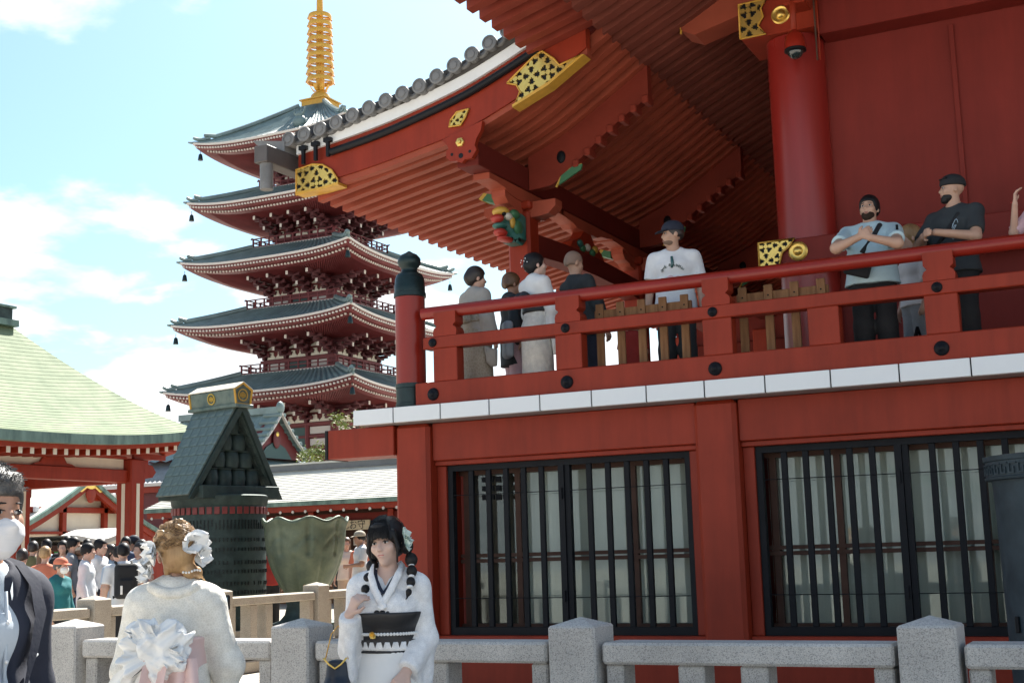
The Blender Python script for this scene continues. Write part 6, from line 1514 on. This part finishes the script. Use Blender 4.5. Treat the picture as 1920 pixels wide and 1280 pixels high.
for k, (dx, dz, L, wd) in enumerate(((0.95,0.25,0.15,0.05),(0.6,0.75,0.13,0.05),(-0.7,0.55,0.11,0.045),(0.85,-0.45,0.15,0.05),(-0.6,-0.35,0.11,0.04))):
    bow.grid(ruffle(Vector(bc)+Vector((0.0,0.02,0.0)), (dx,0.25*math.sin(k*2.3),dz), L, wd, k, waves=2+k % 3, amp=0.02))
pB.mb(bow, 'bow_loops', CHIFF)
tails = MB()
for k, (x0, x1, z1, wd) in enumerate(((0.10,0.27,0.72,0.07),(0.06,0.17,0.66,0.08),(0.13,0.33,0.82,0.05))):
    rows = []
    for i in range(15):
        v = i/14; rows.append([Vector((x0+(x1-x0)*v+u*wd*(0.5+0.6*v), 0.20+0.03*math.sin(u*4+k)*v+0.02*k, 1.10+(z1-1.10)*v+0.015*math.sin(u*5+v*9))) for u in frange(-1, 1, 11)])
    tails.grid(rows)
pB.mb(tails, 'chiffon_tails', CHIFF)
pk = MB()
for k, (x0, x1, z1, wd) in enumerate(((0.0,0.05,0.70,0.06),(-0.05,-0.03,0.68,0.055),(-0.07,-0.10,0.80,0.045),(0.05,0.13,0.62,0.05))):
    rows = []
    for i in range(13):
        v = i/12; rows.append([Vector((x0+(x1-x0)*v+u*wd, 0.205+0.02*math.sin(u*3+k*1.5)+0.012*k+0.03*math.sin(v*3.1), 1.09+(z1-1.09)*v)) for u in frange(-1, 1, 9)])
    pk.grid(rows)
pB.mb(pk, 'pink_sash_tails', PINKS)
ph_ = Person('small dark camera held up by the woman with the chiffon bow', local(pB, (-0.155,-0.36,0)), fb-R(6), cat='camera', z=1.22); ph_.root.name = 'pocket_camera'
ph_.mb(MB().cbox(-0.055,0.045,-0.015,0.015,0.04,0.11,0.006), 'body', BLKP, smooth=False); ph_.mb(MB().lathe([(0.024,0),(0.024,0.03),(0,0.03)], n=16, M=Matrix.Translation((0,-0.015,0.075)) @ Mx), 'lens', BLKP, smooth='auto'); ph_.mb(MB().box(-0.045,0.035,0.0155,0.0165,0.048,0.10), 'screen', mat('screen_blue', (0.03,0.10,0.16), 0.1), smooth=False)

# ------------------------------------------------------------------ masked man at the left edge
LC = (-2.95, 2.62); fc = face_to(LC, (0, 0))
pC = Person('man in dark navy jacket and white face mask at the left edge', LC, fc+R(44))
po = Pose(1.76, 0.80, False, hyaw=R(-8), hpitch=R(4), larm=[(0.215,0.03,1.11),(0.21,-0.02,0.87)], rarm=[(-0.215,0.03,1.11),(-0.21,-0.02,0.87)])
pC.put(po.body(0.0075, SK['tan']), 'body'); faces(pC, po, 1, HAIR['black'])
pC.put(sdf_mesh('hair', hair_short(po.hM, po.hs, 0.013, -0.02)+[cap((x,-0.062+abs(x)*0.4,0.098), (x*1.05,-0.080+abs(x)*0.5,0.085), 0.016, 0.010, k=0.01, M=po.hM) for x in frange(-0.05,0.05,7)], 0.0065, HAIR['grey']), 'hair')
M = po.hM
def cC(rg):
    a0 = rg.uniform(-3.2,3.2); b0 = rg.uniform(0.15,1.45)
    q = on_head(a0, b0, 0.985)
    if q[1] < -0.055 and q[2] < 0.085: return None
    d = Vector((q[0], q[1]-0.016-0.03, q[2]-0.03)).normalized(); t = Vector((rg.uniform(-0.6,0.6), -0.9, rg.uniform(-0.2,0.4)))
    e = Vector(q)+d*0.005+t*0.009; return [q, tuple(e), tuple(e+t*0.010-d*0.002)]
strands(pC, M, HAIR['grey'], 700, 7, cC, 0.0014)
mk = pC.put(sdf_mesh('face_mask', [ell((0,-0.042,-0.052), (0.075,0.066,0.058), M=M, k=0.01), cap((0,-0.082,-0.012), (0,-0.104,-0.030), 0.010, 0.016, k=0.02, M=M), ell((0,-0.058,-0.098), (0.034,0.034,0.026), M=M, k=0.03), ell((0,0.03,-0.03), (0.12,0.075,0.12), op='s', k=0.006, M=M)], 0.006, mat('mask_white', (0.60,0.60,0.62), 0.8, bump=0.2, bscale=25, stretch=(0.3,0.3,3)), lambda Q: 0.0016*np.abs(np.sin((Q[..., 2]-po.hc[2])*150))), 'face_mask')
for sd in (-1, 1): pC.mb(MB().tube([M @ Vector((sd*0.066,-0.045,-0.03)), M @ Vector((sd*0.082,0.0,0.0)), M @ Vector((sd*0.083,0.025,0.005))], 0.0018, 6), 'ear_loop', WHITE, mk)
CL['shirtC'] = cloth('pale_shirt', (0.56,0.62,0.68))
pC.put(tee(po, 0.010, CL['shirtC'], 'shirt', i=0.010, sleeve=0.25, neck=False, flare=0.0), 'shirt')
for sd in (-1, 1):
    f = po.f; pts = [(sd*0.01,0.055,1.47),(sd*0.050,0.03,1.475),(sd*0.056,-0.03,1.45),(sd*0.040,-0.065,1.41),(sd*0.016,-0.080,1.38)]
    rows = [[V(x*f,y*f,z*f)+V(sd*0.004,-0.004,0), V(x*f,y*f,z*f)+V(sd*0.012,-0.003,-0.026)] for x, y, z in pts]; pC.mb(MB().grid(rows), 'shirt_collar', CL['shirtC'])
btn = MB()
for z in (1.30,1.20,1.10): btn.sphere((0,-0.098*po.f,z*po.f), (0.006,0.004,0.006), 8, 6)
tag(pC.mb(btn, 'shirt_buttons', WHITE), None, None, kind='stuff'); pC.mb(MB().tube([V(0.0,-0.088,1.38)*po.f, V(0.002,-0.093,1.3)*po.f, V(0.0,-0.090,1.1)*po.f, V(0.0,-0.092,0.95)*po.f], 0.005, 6), 'shirt_placket', CL['shirtC'])
jk = pC.put(sleeves_long(po, 0.009, CL['navy'], 'jacket', open_front=True, i=0.020, disp=0.0025), 'jacket')
for sd in (-1, 1):
    f = po.f; rows = []
    for x, y, z, w_ in ((0.050,0.02,1.470,0.02),(0.078,-0.04,1.445,0.03),(0.090,-0.080,1.39,0.045),(0.088,-0.100,1.31,0.055),(0.060,-0.110,1.21,0.04),(0.036,-0.112,1.10,0.008)):
        rows.append([V(sd*x*f,y*f-0.006,z*f), V(sd*(x+w_)*f,(y+w_*0.25)*f-0.008,(z+0.01)*f)])
    pC.mb(MB().grid(rows), 'lapel', CL['navy'], jk)
pC.mb(MB().tube([V(0.085,-0.104,1.20)*po.f, V(0.12,-0.086,1.21)*po.f], 0.004, 6), 'breast_pocket', CL['grey'], jk)
pC.put(trousers(po, 0.014, CL['charcoal']), 'trousers'); shoes(po, pC, BLKP)
bgc = Person('black shoulder bag with pale piping and blue strap worn by the masked man', local(pC, (-0.12,-0.22,0)), fc+R(44), cat='bag', z=0.86); bgc.root.name = 'shoulder_bag'
bgc.put(sdf_mesh('bag_body', [rbox((0,0,0.13), (0.17,0.06,0.14), rad=0.04)], 0.012, cloth('bag_black', (0.016,0.017,0.022))), 'bag_body')
for dz in (0.0, 0.05): bgc.mb(MB().tube([(-0.16,-0.062,0.26-dz),(-0.05,-0.066,0.235-dz),(0.06,-0.066,0.17-dz),(0.15,-0.058,0.06-dz)], 0.004, 6), 'piping', CREAM)
bgc.mb(MB().tube([(-0.15,0.0,0.26),(-0.10,-0.02,0.40),(-0.02,0.05,0.62)], [0.016,0.014,0.014], 8), 'strap', mat('strap_blue', (0.02,0.10,0.30), 0.5))

# ------------------------------------------------------------------ people on the veranda
ZV = 2.80
def vper(label, loc, face): return Person(label, loc, face, z=ZV)
# cap and printed tee
l_ = (-4.05, 11.62); p = vper('man in white printed t-shirt and navy cap looking left from the veranda', l_, face_to(l_, (0, 0))-R(8))
po = Pose(1.72, 1.03, False, hyaw=R(-62), hpitch=R(3)); p.put(po.body(0.0095, SK['mid']), 'body'); faces(p, po, 1, HAIR['dark'])
p.put(sdf_mesh('hair', hair_short(po.hM, po.hs, 0.006), 0.009, HAIR['dark']), 'hair'); dome_cap(po.hM, po.hs, p, CL['navy'])
p.put(sdf_mesh('beard', [ell((0,-0.035,-0.075), (0.052,0.058,0.040), M=po.hM, k=0.01), rbox((0,-0.06,0.0), (0.1,0.1,0.062), rad=0.01, op='s', M=po.hM)], 0.008, mat('stubble', (0.16,0.10,0.07), 0.8)), 'beard')
sh_ = p.put(tee(po, 0.010, CL['white'], sleeve=0.75), 'shirt'); p.put(trousers(po, 0.014, CL['charcoal']), 'trousers'); shoes(po, p, CL['white'])
inkm = mat('print_ink', (0.03,0.07,0.06), 0.8)
for k, ch in enumerate('NEW BALANCE'):
    if ch == ' ': continue
    a = R(58-116*k/10); me = text_mesh(ch, 0.034, 0.003); me.materials.append(inkm); o = p.put(me, 'print_letter', sh_)
    x = -0.115*math.sin(a); o.location = (x, -0.127+0.28*x*x*4, 1.19+0.10*math.cos(a)); o.rotation_euler = (R(90), a, 0)
p.mb(MB().sphere((-0.02,-0.128,1.17), (0.03,0.006,0.02)).sphere((0.05,-0.126,1.165), (0.025,0.006,0.016)), 'print_pink', CL['pink'], sh_)
p.mb(MB().tube([(0.0,-0.125,1.37),(0.006,-0.132,1.30),(-0.004,-0.134,1.26)], [0.012,0.016,0.010], 8), 'hanging_sunglasses', mat('mirror_lens', (0.05,0.12,0.12), 0.15), sh_)
# heavy man leaning on the rail
l_ = (-2.17, 11.36); p = vper('bearded man in pale blue t-shirt leaning on the rail with clasped hands', l_, face_to(l_, (0, 0))-R(4))
po = Pose(1.72, 1.18, False, lean=R(19), hyaw=R(-12), hpitch=R(-8), rarm=[(-0.245,-0.40,1.11),(-0.055,-0.46,1.17),((0.75,-0.1,0.45),(0.2,0.9,0.2),0.7,1)], larm=[(0.245,-0.40,1.10),(0.045,-0.48,1.15),((-0.75,0.05,0.4),(-0.2,0.9,0.2),0.9,-1)])
p.put(po.body(0.0095, SK['mid']), 'body'); faces(p, po, 1, HAIR['black']); p.put(sdf_mesh('hair', hair_short(po.hM, po.hs, 0.012), 0.009, HAIR['black']), 'hair')
HAIR['beard'] = mat('beard_dark', (0.045,0.028,0.020), 0.8, spec=0.1, var=0.4, vscale=40)
beard = lambda M: [ell((0,-0.032,-0.070), (0.058,0.0615,0.050), M=M, k=0.01), ell((0,-0.062,-0.105), (0.034,0.030,0.022), M=M, k=0.02), rbox((0,-0.09,-0.005), (0.1,0.07,0.042), rad=0.01, op='s', M=M), ell((0,-0.10,-0.060), (0.024,0.022,0.014), op='s', k=0.006, M=M)]
p.put(sdf_mesh('beard', beard(po.hM), 0.008, HAIR['beard']), 'beard')
sh_ = p.put(tee(po, 0.010, CL['teeblue'], sleeve=0.7, length=0.84), 'shirt'); p.put(trousers(po, 0.014, CL['black']), 'trousers'); shoes(po, p, BLKP)
p.mb(MB().cbox(0.235,0.255,-0.24,-0.20,1.27,1.31,0.003), 'sleeve_patch', BLKP, sh_)
p.mb(MB().tube([xf(po.L, q) for q in ((0.10,0.05,1.44),(0.09,-0.10,1.38),(0.03,-0.165,1.22),(-0.06,-0.20,1.06))], 0.022, 8), 'bag_strap', CL['black']); p.put(sdf_mesh('crossbody_bag', [rbox((-0.10,-0.20,0.98), (0.11,0.03,0.075), rad=0.02, rot=Matrix.Rotation(R(18), 3, 'Y'))], 0.011, CL['black']), 'crossbody_bag')
# man in black tee
l_ = (-1.50, 11.50); p = vper('tall man in black t-shirt with sunglasses on his backward cap at the rail', l_, face_to(l_, (0, 0))-R(32))
po = Pose(1.76, 1.12, False, lean=R(5), hyaw=R(-42), hpitch=R(-2), rarm=[(-0.24,-0.14,1.12),(-0.06,-0.33,1.15)], larm=[(0.265,-0.10,1.12),(0.06,-0.34,1.16),((-0.8,-0.1,0),(0,0.5,-0.7),0.5,-1)])
p.put(po.body(0.0095, SK['mid']), 'body'); faces(p, po, 1, HAIR['black']); dome_cap(po.hM, po.hs, p, CL['black'], brim=False); p.put(sdf_mesh('beard', beard(po.hM), 0.008, HAIR['black']), 'beard')
p.mb(MB().tube([po.hM @ Vector((x,-0.098+abs(x)*0.5,0.085)) for x in frange(-0.075,0.075,7)], 0.007, 8), 'sunglasses', BLKP); p.mb(MB().tube([po.hM @ Vector((sd_*0.085,y,0.07)) for sd_ in (-1,) for y in (-0.06,0.03)], 0.004, 6), 'sunglasses_temple', WHITE)
sh_ = p.put(tee(po, 0.010, CL['charcoal'], sleeve=0.8), 'shirt'); p.put(trousers(po, 0.014, CL['black']), 'trousers'); shoes(po, p, BLKP)
p.mb(MB().tube([xf(po.L, q) for q in ((0.12,0.05,1.44),(0.10,-0.10,1.38),(0.02,-0.14,1.24),(-0.10,-0.13,1.12))], 0.02, 8), 'bag_strap', CL['black'], sh_)
wl_ = MB()
for k in range(3): wl_.tube([(0.10+0.03*math.cos(t_*1.3+k), -0.118-0.004*k, 1.30-0.05*k+0.035*math.sin(t_*2+k)) for t_ in frange(0,3.2,10)], 0.003, 5)
p.mb(wl_, 'shirt_print', CL['lblue'], sh_)
# woman in glasses behind
l_ = (-1.95, 12.15); p = vper('fair-haired woman in white top and glasses between the two men at the rail', l_, face_to(l_, (0, 0))-R(60))
po = Pose(1.50, 0.95, True, hyaw=R(-12)); p.put(po.body(0.011, SK['light']), 'body'); faces(p, po, 1, HAIR['brown']); p.put(sdf_mesh('hair', hair_long(po.hM, po.hs, 0.10), 0.009, HAIR['blond']), 'hair')
p.put(tee(po, 0.012, CL['white'], sleeve=0.9), 'shirt'); p.put(trousers(po, 0.015, CL['grey']), 'trousers'); shoes(po, p, BLKP)
gl_ = MB(); [gl_.tube([po.hM @ Vector((sd*0.031+0.02*math.cos(a), -0.098, 0.004+0.016*math.sin(a))) for a in frange(0, 6.28, 12)], 0.0022, 5) for sd in (-1, 1)]; p.mb(gl_, 'glasses', BLKP)
p.mb(MB().tube([(0.16,-0.1,0.55),(0.10,-0.25,0.02)], 0.012, 6).tube([(0.16,-0.1,0.55),(0.24,-0.22,0.02)], 0.012, 6).tube([(0.16,-0.1,0.55),(0.16,0.06,0.02)], 0.012, 6), 'tripod_legs', BLKP)
# person cut by the right edge, arms raised
l_ = (-0.72, 11.45); p = vper('person in pale pink sleeves raising a hand, cut by the right edge', l_, face_to(l_, (0, 0))-R(20))
po = Pose(1.66, 0.95, True, rarm=[(-0.27,-0.12,1.20),(-0.20,-0.22,1.42),((0.15,-0.1,0.95),(0.9,0.2,0),0.6,1)], larm=[(0.25,-0.15,1.2),(0.12,-0.26,1.40)]); p.put(po.body(0.010, SK['light']), 'body'); faces(p, po, 1, HAIR['dark']); p.put(sdf_mesh('hair', hair_long(po.hM, po.hs, 0.2), 0.009, HAIR['dark']), 'hair')
p.put(tee(po, 0.011, CL['pink'], sleeve=0.95), 'shirt'); p.put(trousers(po, 0.015, CL['cream']), 'trousers'); shoes(po, p, BLKP); p.mb(MB().tube([(-0.205+0.024*math.cos(a), -0.21+0.02*math.sin(a), 1.40) for a in frange(0,6.28,12)], 0.004, 6), 'wristband', CL['red'])
# bald man bending, from behind
l_ = (-5.18, 12.15); p = vper('bald man in dark jacket bending away beside the woman in white kimono', l_, math.pi+R(-35))
po = Pose(1.68, 1.1, False, lean=R(14), hpitch=R(12)); p.put(po.body(0.011, SK['mid']), 'body'); p.put(sdf_mesh('hair', [q for q in hair_short(po.hM, po.hs, 0.002)], 0.009, mat('shaved', (0.24,0.16,0.12), 0.7)), 'hair')
p.put(sleeves_long(po, 0.012, CL['charcoal'], 'jacket'), 'jacket'); p.put(trousers(po, 0.015, CL['navy']), 'trousers'); shoes(po, p, BLKP)
# woman in white kimono from behind
l_ = (-5.46, 11.52); p = vper('woman from behind in white kimono with black obi knot on the veranda', l_, math.pi+R(-30))
po = Pose(1.575, 0.92, True, hyaw=R(-14), hpitch=R(-6), larm=[(0.23,-0.06,1.08),(0.10,-0.22,1.05)], rarm=[(-0.23,-0.06,1.08),(-0.10,-0.22,1.05)]); p.put(po.body(0.011, SK['fair']), 'body'); kimono(p, po, 0.013, SILK, LACEC, drop=(0.42,0.42), wskirt=0.19); band(p, po, 0.98, 1.12, 0.042, 0.012, OBIB)
p.put(sdf_mesh('hair', hair_bun(po.hM, po.hs)+[ell((0,0.07,0.075), (0.055,0.05,0.045), M=po.hM, k=0.02)], 0.009, HAIR['black']), 'hair')
flower(p, po.hM @ Vector((0.09,0.05,-0.01)), 0.05, CHIFF, Matrix.Rotation(R(80), 3, 'Y'), 8); pe_ = MB(); rg = random.Random(2)
for k in range(14): pe_.sphere(po.hM @ Vector((rg.uniform(-0.07,0.07), 0.115+rg.uniform(-0.01,0.02), rg.uniform(0.0,0.09))), 0.006, 6, 4)
p.mb(pe_, 'hair_pins', WHITE)
p.put(sdf_mesh('obi_knot', [ell((sd*0.065,0.165,1.13), (0.085,0.035,0.045), rot=Matrix.Rotation(R(sd*28), 3, 'Y'), k=0.01) for sd in (-1,1)]+[ell((0,0.17,1.11), (0.03,0.04,0.035))], 0.009, OBIB), 'obi_knot')
p.mb(MB().grid([[Vector((0.10+0.10*v+0.05*u*v, 0.12+0.05*v+0.015*math.sin(u*5), 0.33-0.22*v+0.02*math.sin(u*7+v*3))) for u in frange(-1,1,9)] for v in frange(0,1,6)]), 'hem_ruffle', LACEC)
# woman in beige kimono from behind
l_ = (-6.12, 11.50); p = vper('woman from behind in beige brocade kimono next to the onion-capped corner post', l_, math.pi+R(-25))
po = Pose(1.51, 1.02, True, hyaw=R(-16), hpitch=R(4)); p.put(po.body(0.011, SK['light']), 'body'); kimono(p, po, 0.013, cloth('grey_beige_kimono', (0.40,0.375,0.34)), BEIGEK, drop=(0.40,0.40), wskirt=0.20); band(p, po, 0.95, 1.08, 0.045, 0.012, BEIGEK)
p.put(sdf_mesh('hair', hair_bun(po.hM, po.hs), 0.009, HAIR['dark']), 'hair'); flower(p, po.hM @ Vector((0.09,0.03,0.03)), 0.035, CHIFF, Matrix.Rotation(R(80), 3, 'Y'), 7)
p.put(sdf_mesh('obi_knot', [rbox((0,0.175,1.02), (0.11,0.045,0.09), rad=0.03)], 0.011, BEIGEK), 'obi_knot')
# companion in dark clothes
l_ = (-5.98, 12.02); p = vper('person in dark coat with pale grey bag partly hidden by the beige kimono', l_, math.pi+R(-50))
po = Pose(1.52, 0.95, True, hyaw=R(10), larm=[(0.24,-0.05,1.14),(0.18,-0.26,1.30),((0,-0.4,0.9),(0,1,0),0.4,1)]); p.put(po.body(0.011, SK['tan']), 'body'); p.put(sdf_mesh('hair', hair_short(po.hM, po.hs, 0.012), 0.009, HAIR['brown']), 'hair'); p.put(sleeves_long(po, 0.012, CL['charcoal'], 'coat', length=0.62), 'coat'); p.put(trousers(po, 0.015, CL['pink']), 'trousers'); shoes(po, p, BLKP)
p.put(sdf_mesh('bag', [rbox((-0.22,0.10,0.80), (0.09,0.05,0.19), rad=0.04)], 0.013, cloth('bag_grey', (0.36,0.40,0.44))), 'bag')
# child behind the barrier
l_ = (-4.78, 12.35); p = vper('child in red top and black trousers seen through the slatted barrier', l_, math.pi+R(20))
po = Pose(0.98, 0.85, False); p.put(po.body(0.011, SK['light']), 'body'); p.put(sdf_mesh('hair', hair_short(po.hM, po.hs, 0.012), 0.009, HAIR['black']), 'hair'); p.put(tee(po, 0.012, CL['red'], sleeve=0.9), 'shirt'); p.put(trousers(po, 0.014, CL['black']), 'trousers'); shoes(po, p, CL['white'])

# ------------------------------------------------------------------ crowd in the court
tag(MB().box(-34, -11.7, 15.55, 62, -0.2, 0.18).build('terrace', GRANSUN), None, None, kind='structure')
def crowd(x, y, ztop, label, face, top, bot, hair, fem=False, skin_='light', style='short', long=False, bulk=1.0, hyaw=0.0, skirtz=None, hatm=None, extra=None, rarm=None, larm=None):
    base = 0.18 if y > 15.55 else 0.0; h = min(max((ztop-base)/1.012, 1.45), 1.86)
    p = Person(label, (x, y), face, 'crowd in the temple court', z=base); po = Pose(h, bulk, fem, hyaw=hyaw, rarm=rarm, larm=larm, stride=0.03)
    p.put(po.body(0.016, SK[skin_], hcurl=0.6), 'body')
    hs = {'short': hair_short, 'long': hair_long, 'bun': hair_bun}[style](po.hM, po.hs)
    p.put(sdf_mesh('hair', hs, 0.011, HAIR[hair]), 'hair')
    p.put(sleeves_long(po, 0.016, CL[top], 'top', i=0.014) if long else tee(po, 0.015, CL[top], 'top', sleeve=0.8), 'top')
    p.put(skirt(po, 0.018, CL[bot], z0=skirtz) if skirtz else trousers(po, 0.018, CL[bot]), 'skirt' if skirtz else 'trousers'); shoes(po, p, BLKP)
    if hatm: dome_cap(po.hM, po.hs, p, CL[hatm])
    if extra: extra(p, po)
    return p
AWAY = math.pi+R(35); LEFT = R(-60); RIGHT = R(125); TOUS = R(35)
def backpack(p, po):
    o = p.put(sdf_mesh('backpack', [rbox((0,0.20,1.20*po.f), (0.155,0.085,0.24), rad=0.06), rbox((0.02,0.285,1.12*po.f), (0.10,0.03,0.11), rad=0.03)], 0.014, CL['black']), 'backpack'); p.mb(MB().cbox(0.07,0.10,0.30,0.32,1.05,1.17,0.004), 'reflector', WHITE, o, smooth=False)
    for sd in (-1, 1): p.mb(MB().tube([(sd*0.10,0.15,1.42),(sd*0.11,0.02,1.49),(sd*0.11,-0.12,1.40),(sd*0.12,-0.13,1.2),(sd*0.14,0.1,1.0)], 0.018, 8), 'strap', CL['black'], o)
def mask(p, po): p.put(sdf_mesh('face_mask', [ell((0,-0.045,-0.048), (0.068,0.064,0.060), M=po.hM), ell((0,0.03,-0.03), (0.12,0.075,0.12), op='s', k=0.006, M=po.hM)], 0.009, WHITE), 'face_mask')
def tote(m): return lambda p, po: p.put(sdf_mesh('tote_bag', [rbox((0.27,-0.05,0.80), (0.06,0.15,0.13), rad=0.04)], 0.014, CL[m]), 'tote_bag')
crowd(-14.65, 14.14, 1.76, 'blond short-haired person in coral shirt seen from behind in the crowd', AWAY, 'coral', 'navy', 'blond', True, long=True)
def redcap(p, po): mask(p, po)
crowd(-13.71, 13.51, 1.58, 'elderly person in red hat, white mask and teal jacket', RIGHT-R(30), 'teal', 'black', 'grey', True, long=True, hatm='coral', extra=redcap)
crowd(-14.85, 15.17, 1.80, 'dark-haired student in white shirt carrying a green tote bag', RIGHT, 'white', 'black', 'black', extra=tote('green'), long=True)
crowd(-15.12, 15.71, 1.86, 'taller student in white shirt just behind the one with the green bag', RIGHT-R(15), 'white', 'navy', 'black', long=True)
crowd(-13.28, 14.26, 1.76, 'student in white shirt wearing a big black backpack', AWAY+R(20), 'white', 'black', 'black', extra=backpack)
crowd(-16.69, 16.5, 1.88, 'long-haired woman in black dress facing us in the crowd', TOUS, 'black', 'black', 'black', True, style='long', skirtz=0.4)
crowd(-16.16, 16.19, 1.92, 'dark-haired person in grey vest turned right in the crowd', RIGHT, 'grey', 'denim', 'black', skin_='mid')
crowd(-17.14, 16.28, 1.88, 'dark-haired person in olive top left of the coral shirt', AWAY, 'olive', 'black', 'dark')
crowd(-18.2, 17.6, 1.94, 'black-haired person in light blue at the back of the crowd by the red screen', AWAY, 'lblue', 'grey', 'black')
crowd(-17.6, 17.5, 1.98, 'tall person in black top at the back below the dark stall roof', TOUS, 'black', 'black', 'black', skin_='mid')
crowd(-16.07, 16.26, 1.78, 'woman with tan hat and dark top behind the white-shirted students', AWAY, 'charcoal', 'beige', 'brown', True, hatm='beige')
crowd(-15.27, 16.1, 1.77, 'woman with long dark hair in pale blue left of the backpack', RIGHT, 'lblue', 'navy', 'dark', True, style='long')
crowd(-17.04, 18.57, 1.97, 'man in navy cap and navy shirt beside the pavilion post', LEFT, 'navy', 'charcoal', 'black', hatm='navy', skin_='tan')
crowd(-16.82, 18.12, 1.94, 'dark-haired man in dark blue shirt left of the navy cap', TOUS, 'denim', 'black', 'black', skin_='mid')
crowd(-15.2, 16.69, 1.80, 'woman in light grey top with dark trousers right of the backpack', TOUS-R(30), 'white', 'black', 'dark', True)
crowd(-15.74, 14.74, 1.74, 'dark-haired person in black right behind the masked man', AWAY, 'black', 'black', 'dark')
def hatglass(p, po):
    p.mb(MB().tube([(0.2,-0.1,1.15),(-0.1,-0.5,1.28),(0.9,-0.3,1.75)], 0.014, 6) if False else MB().tube([(-0.28,-0.10,1.02),(-0.95,-0.35,0.78)], 0.016, 6), 'stick', BLKP)
crowd(-13.36, 20.41, 1.93, 'man in white t-shirt and beige cap right of the bronze vessel', RIGHT-R(165), 'white', 'black', 'black', hatm='beige', skin_='tan', larm=[(0.24,-0.05,1.12),(0.05,-0.24,1.10)])
crowd(-14.73, 22.01, 1.84, 'woman in white blouse behind the man in the beige cap', TOUS, 'cream', 'beige', 'brown', True, style='long')
crowd(-15.46, 20.53, 1.76, 'person in red shirt peeking between bronze drum and vessel', TOUS, 'red', 'black', 'dark')
crowd(-15.4, 22.82, 1.78, 'person in dark clothes in front of the amulet counter', AWAY, 'charcoal', 'black', 'black')
crowd(-14.0, 19.75, 1.72, 'schoolgirl in white blouse and navy skirt beside the bronze vessel', AWAY, 'white', 'navy', 'black', True, skirtz=0.5, style='long')
crowd(-12.3, 21.6, 1.86, 'dark-haired person in grey beside the amulet hall post', AWAY, 'grey', 'denim', 'dark')
crowd(-15.9, 15.3, 1.75, 'woman in pink blouse with brown hair left of the coral shirt', AWAY-R(20), 'pink', 'cream', 'brown', True, style='long')
crowd(-14.05, 15.0, 1.73, 'boy in light blue shirt between teal jacket and green tote bag', AWAY+R(30), 'lblue', 'denim', 'black')
crowd(-17.6, 18.9, 1.90, 'woman in cream top under the pale canopy in the crowd', TOUS, 'cream', 'beige', 'brown', True, style='long')
crowd(-16.0, 17.6, 1.86, 'man in red shirt far behind the white-shirted students', RIGHT, 'red', 'denim', 'dark', skin_='tan')
crowd(-18.8, 19.2, 1.95, 'man in white shirt at the very back of the crowd', AWAY, 'white', 'charcoal', 'black')
crowd(-16.3, 19.6, 1.92, 'person in olive jacket right beside the pavilion post base', AWAY+R(60), 'olive', 'black', 'dark', long=True)
crowd(-14.6, 16.9, 1.78, 'girl in white t-shirt and denim skirt behind the woman with the bow', RIGHT-R(150), 'white', 'denim', 'black', True, style='long', skirtz=0.5)
crowd(-13.9, 21.3, 1.86, 'woman in coral dress beside the man in the beige cap', TOUS, 'coral', 'coral', 'brown', True, style='long', skirtz=0.35)
crowd(-13.0, 22.6, 1.90, 'man in navy shirt by the amulet counter', AWAY, 'navy', 'beige', 'black')
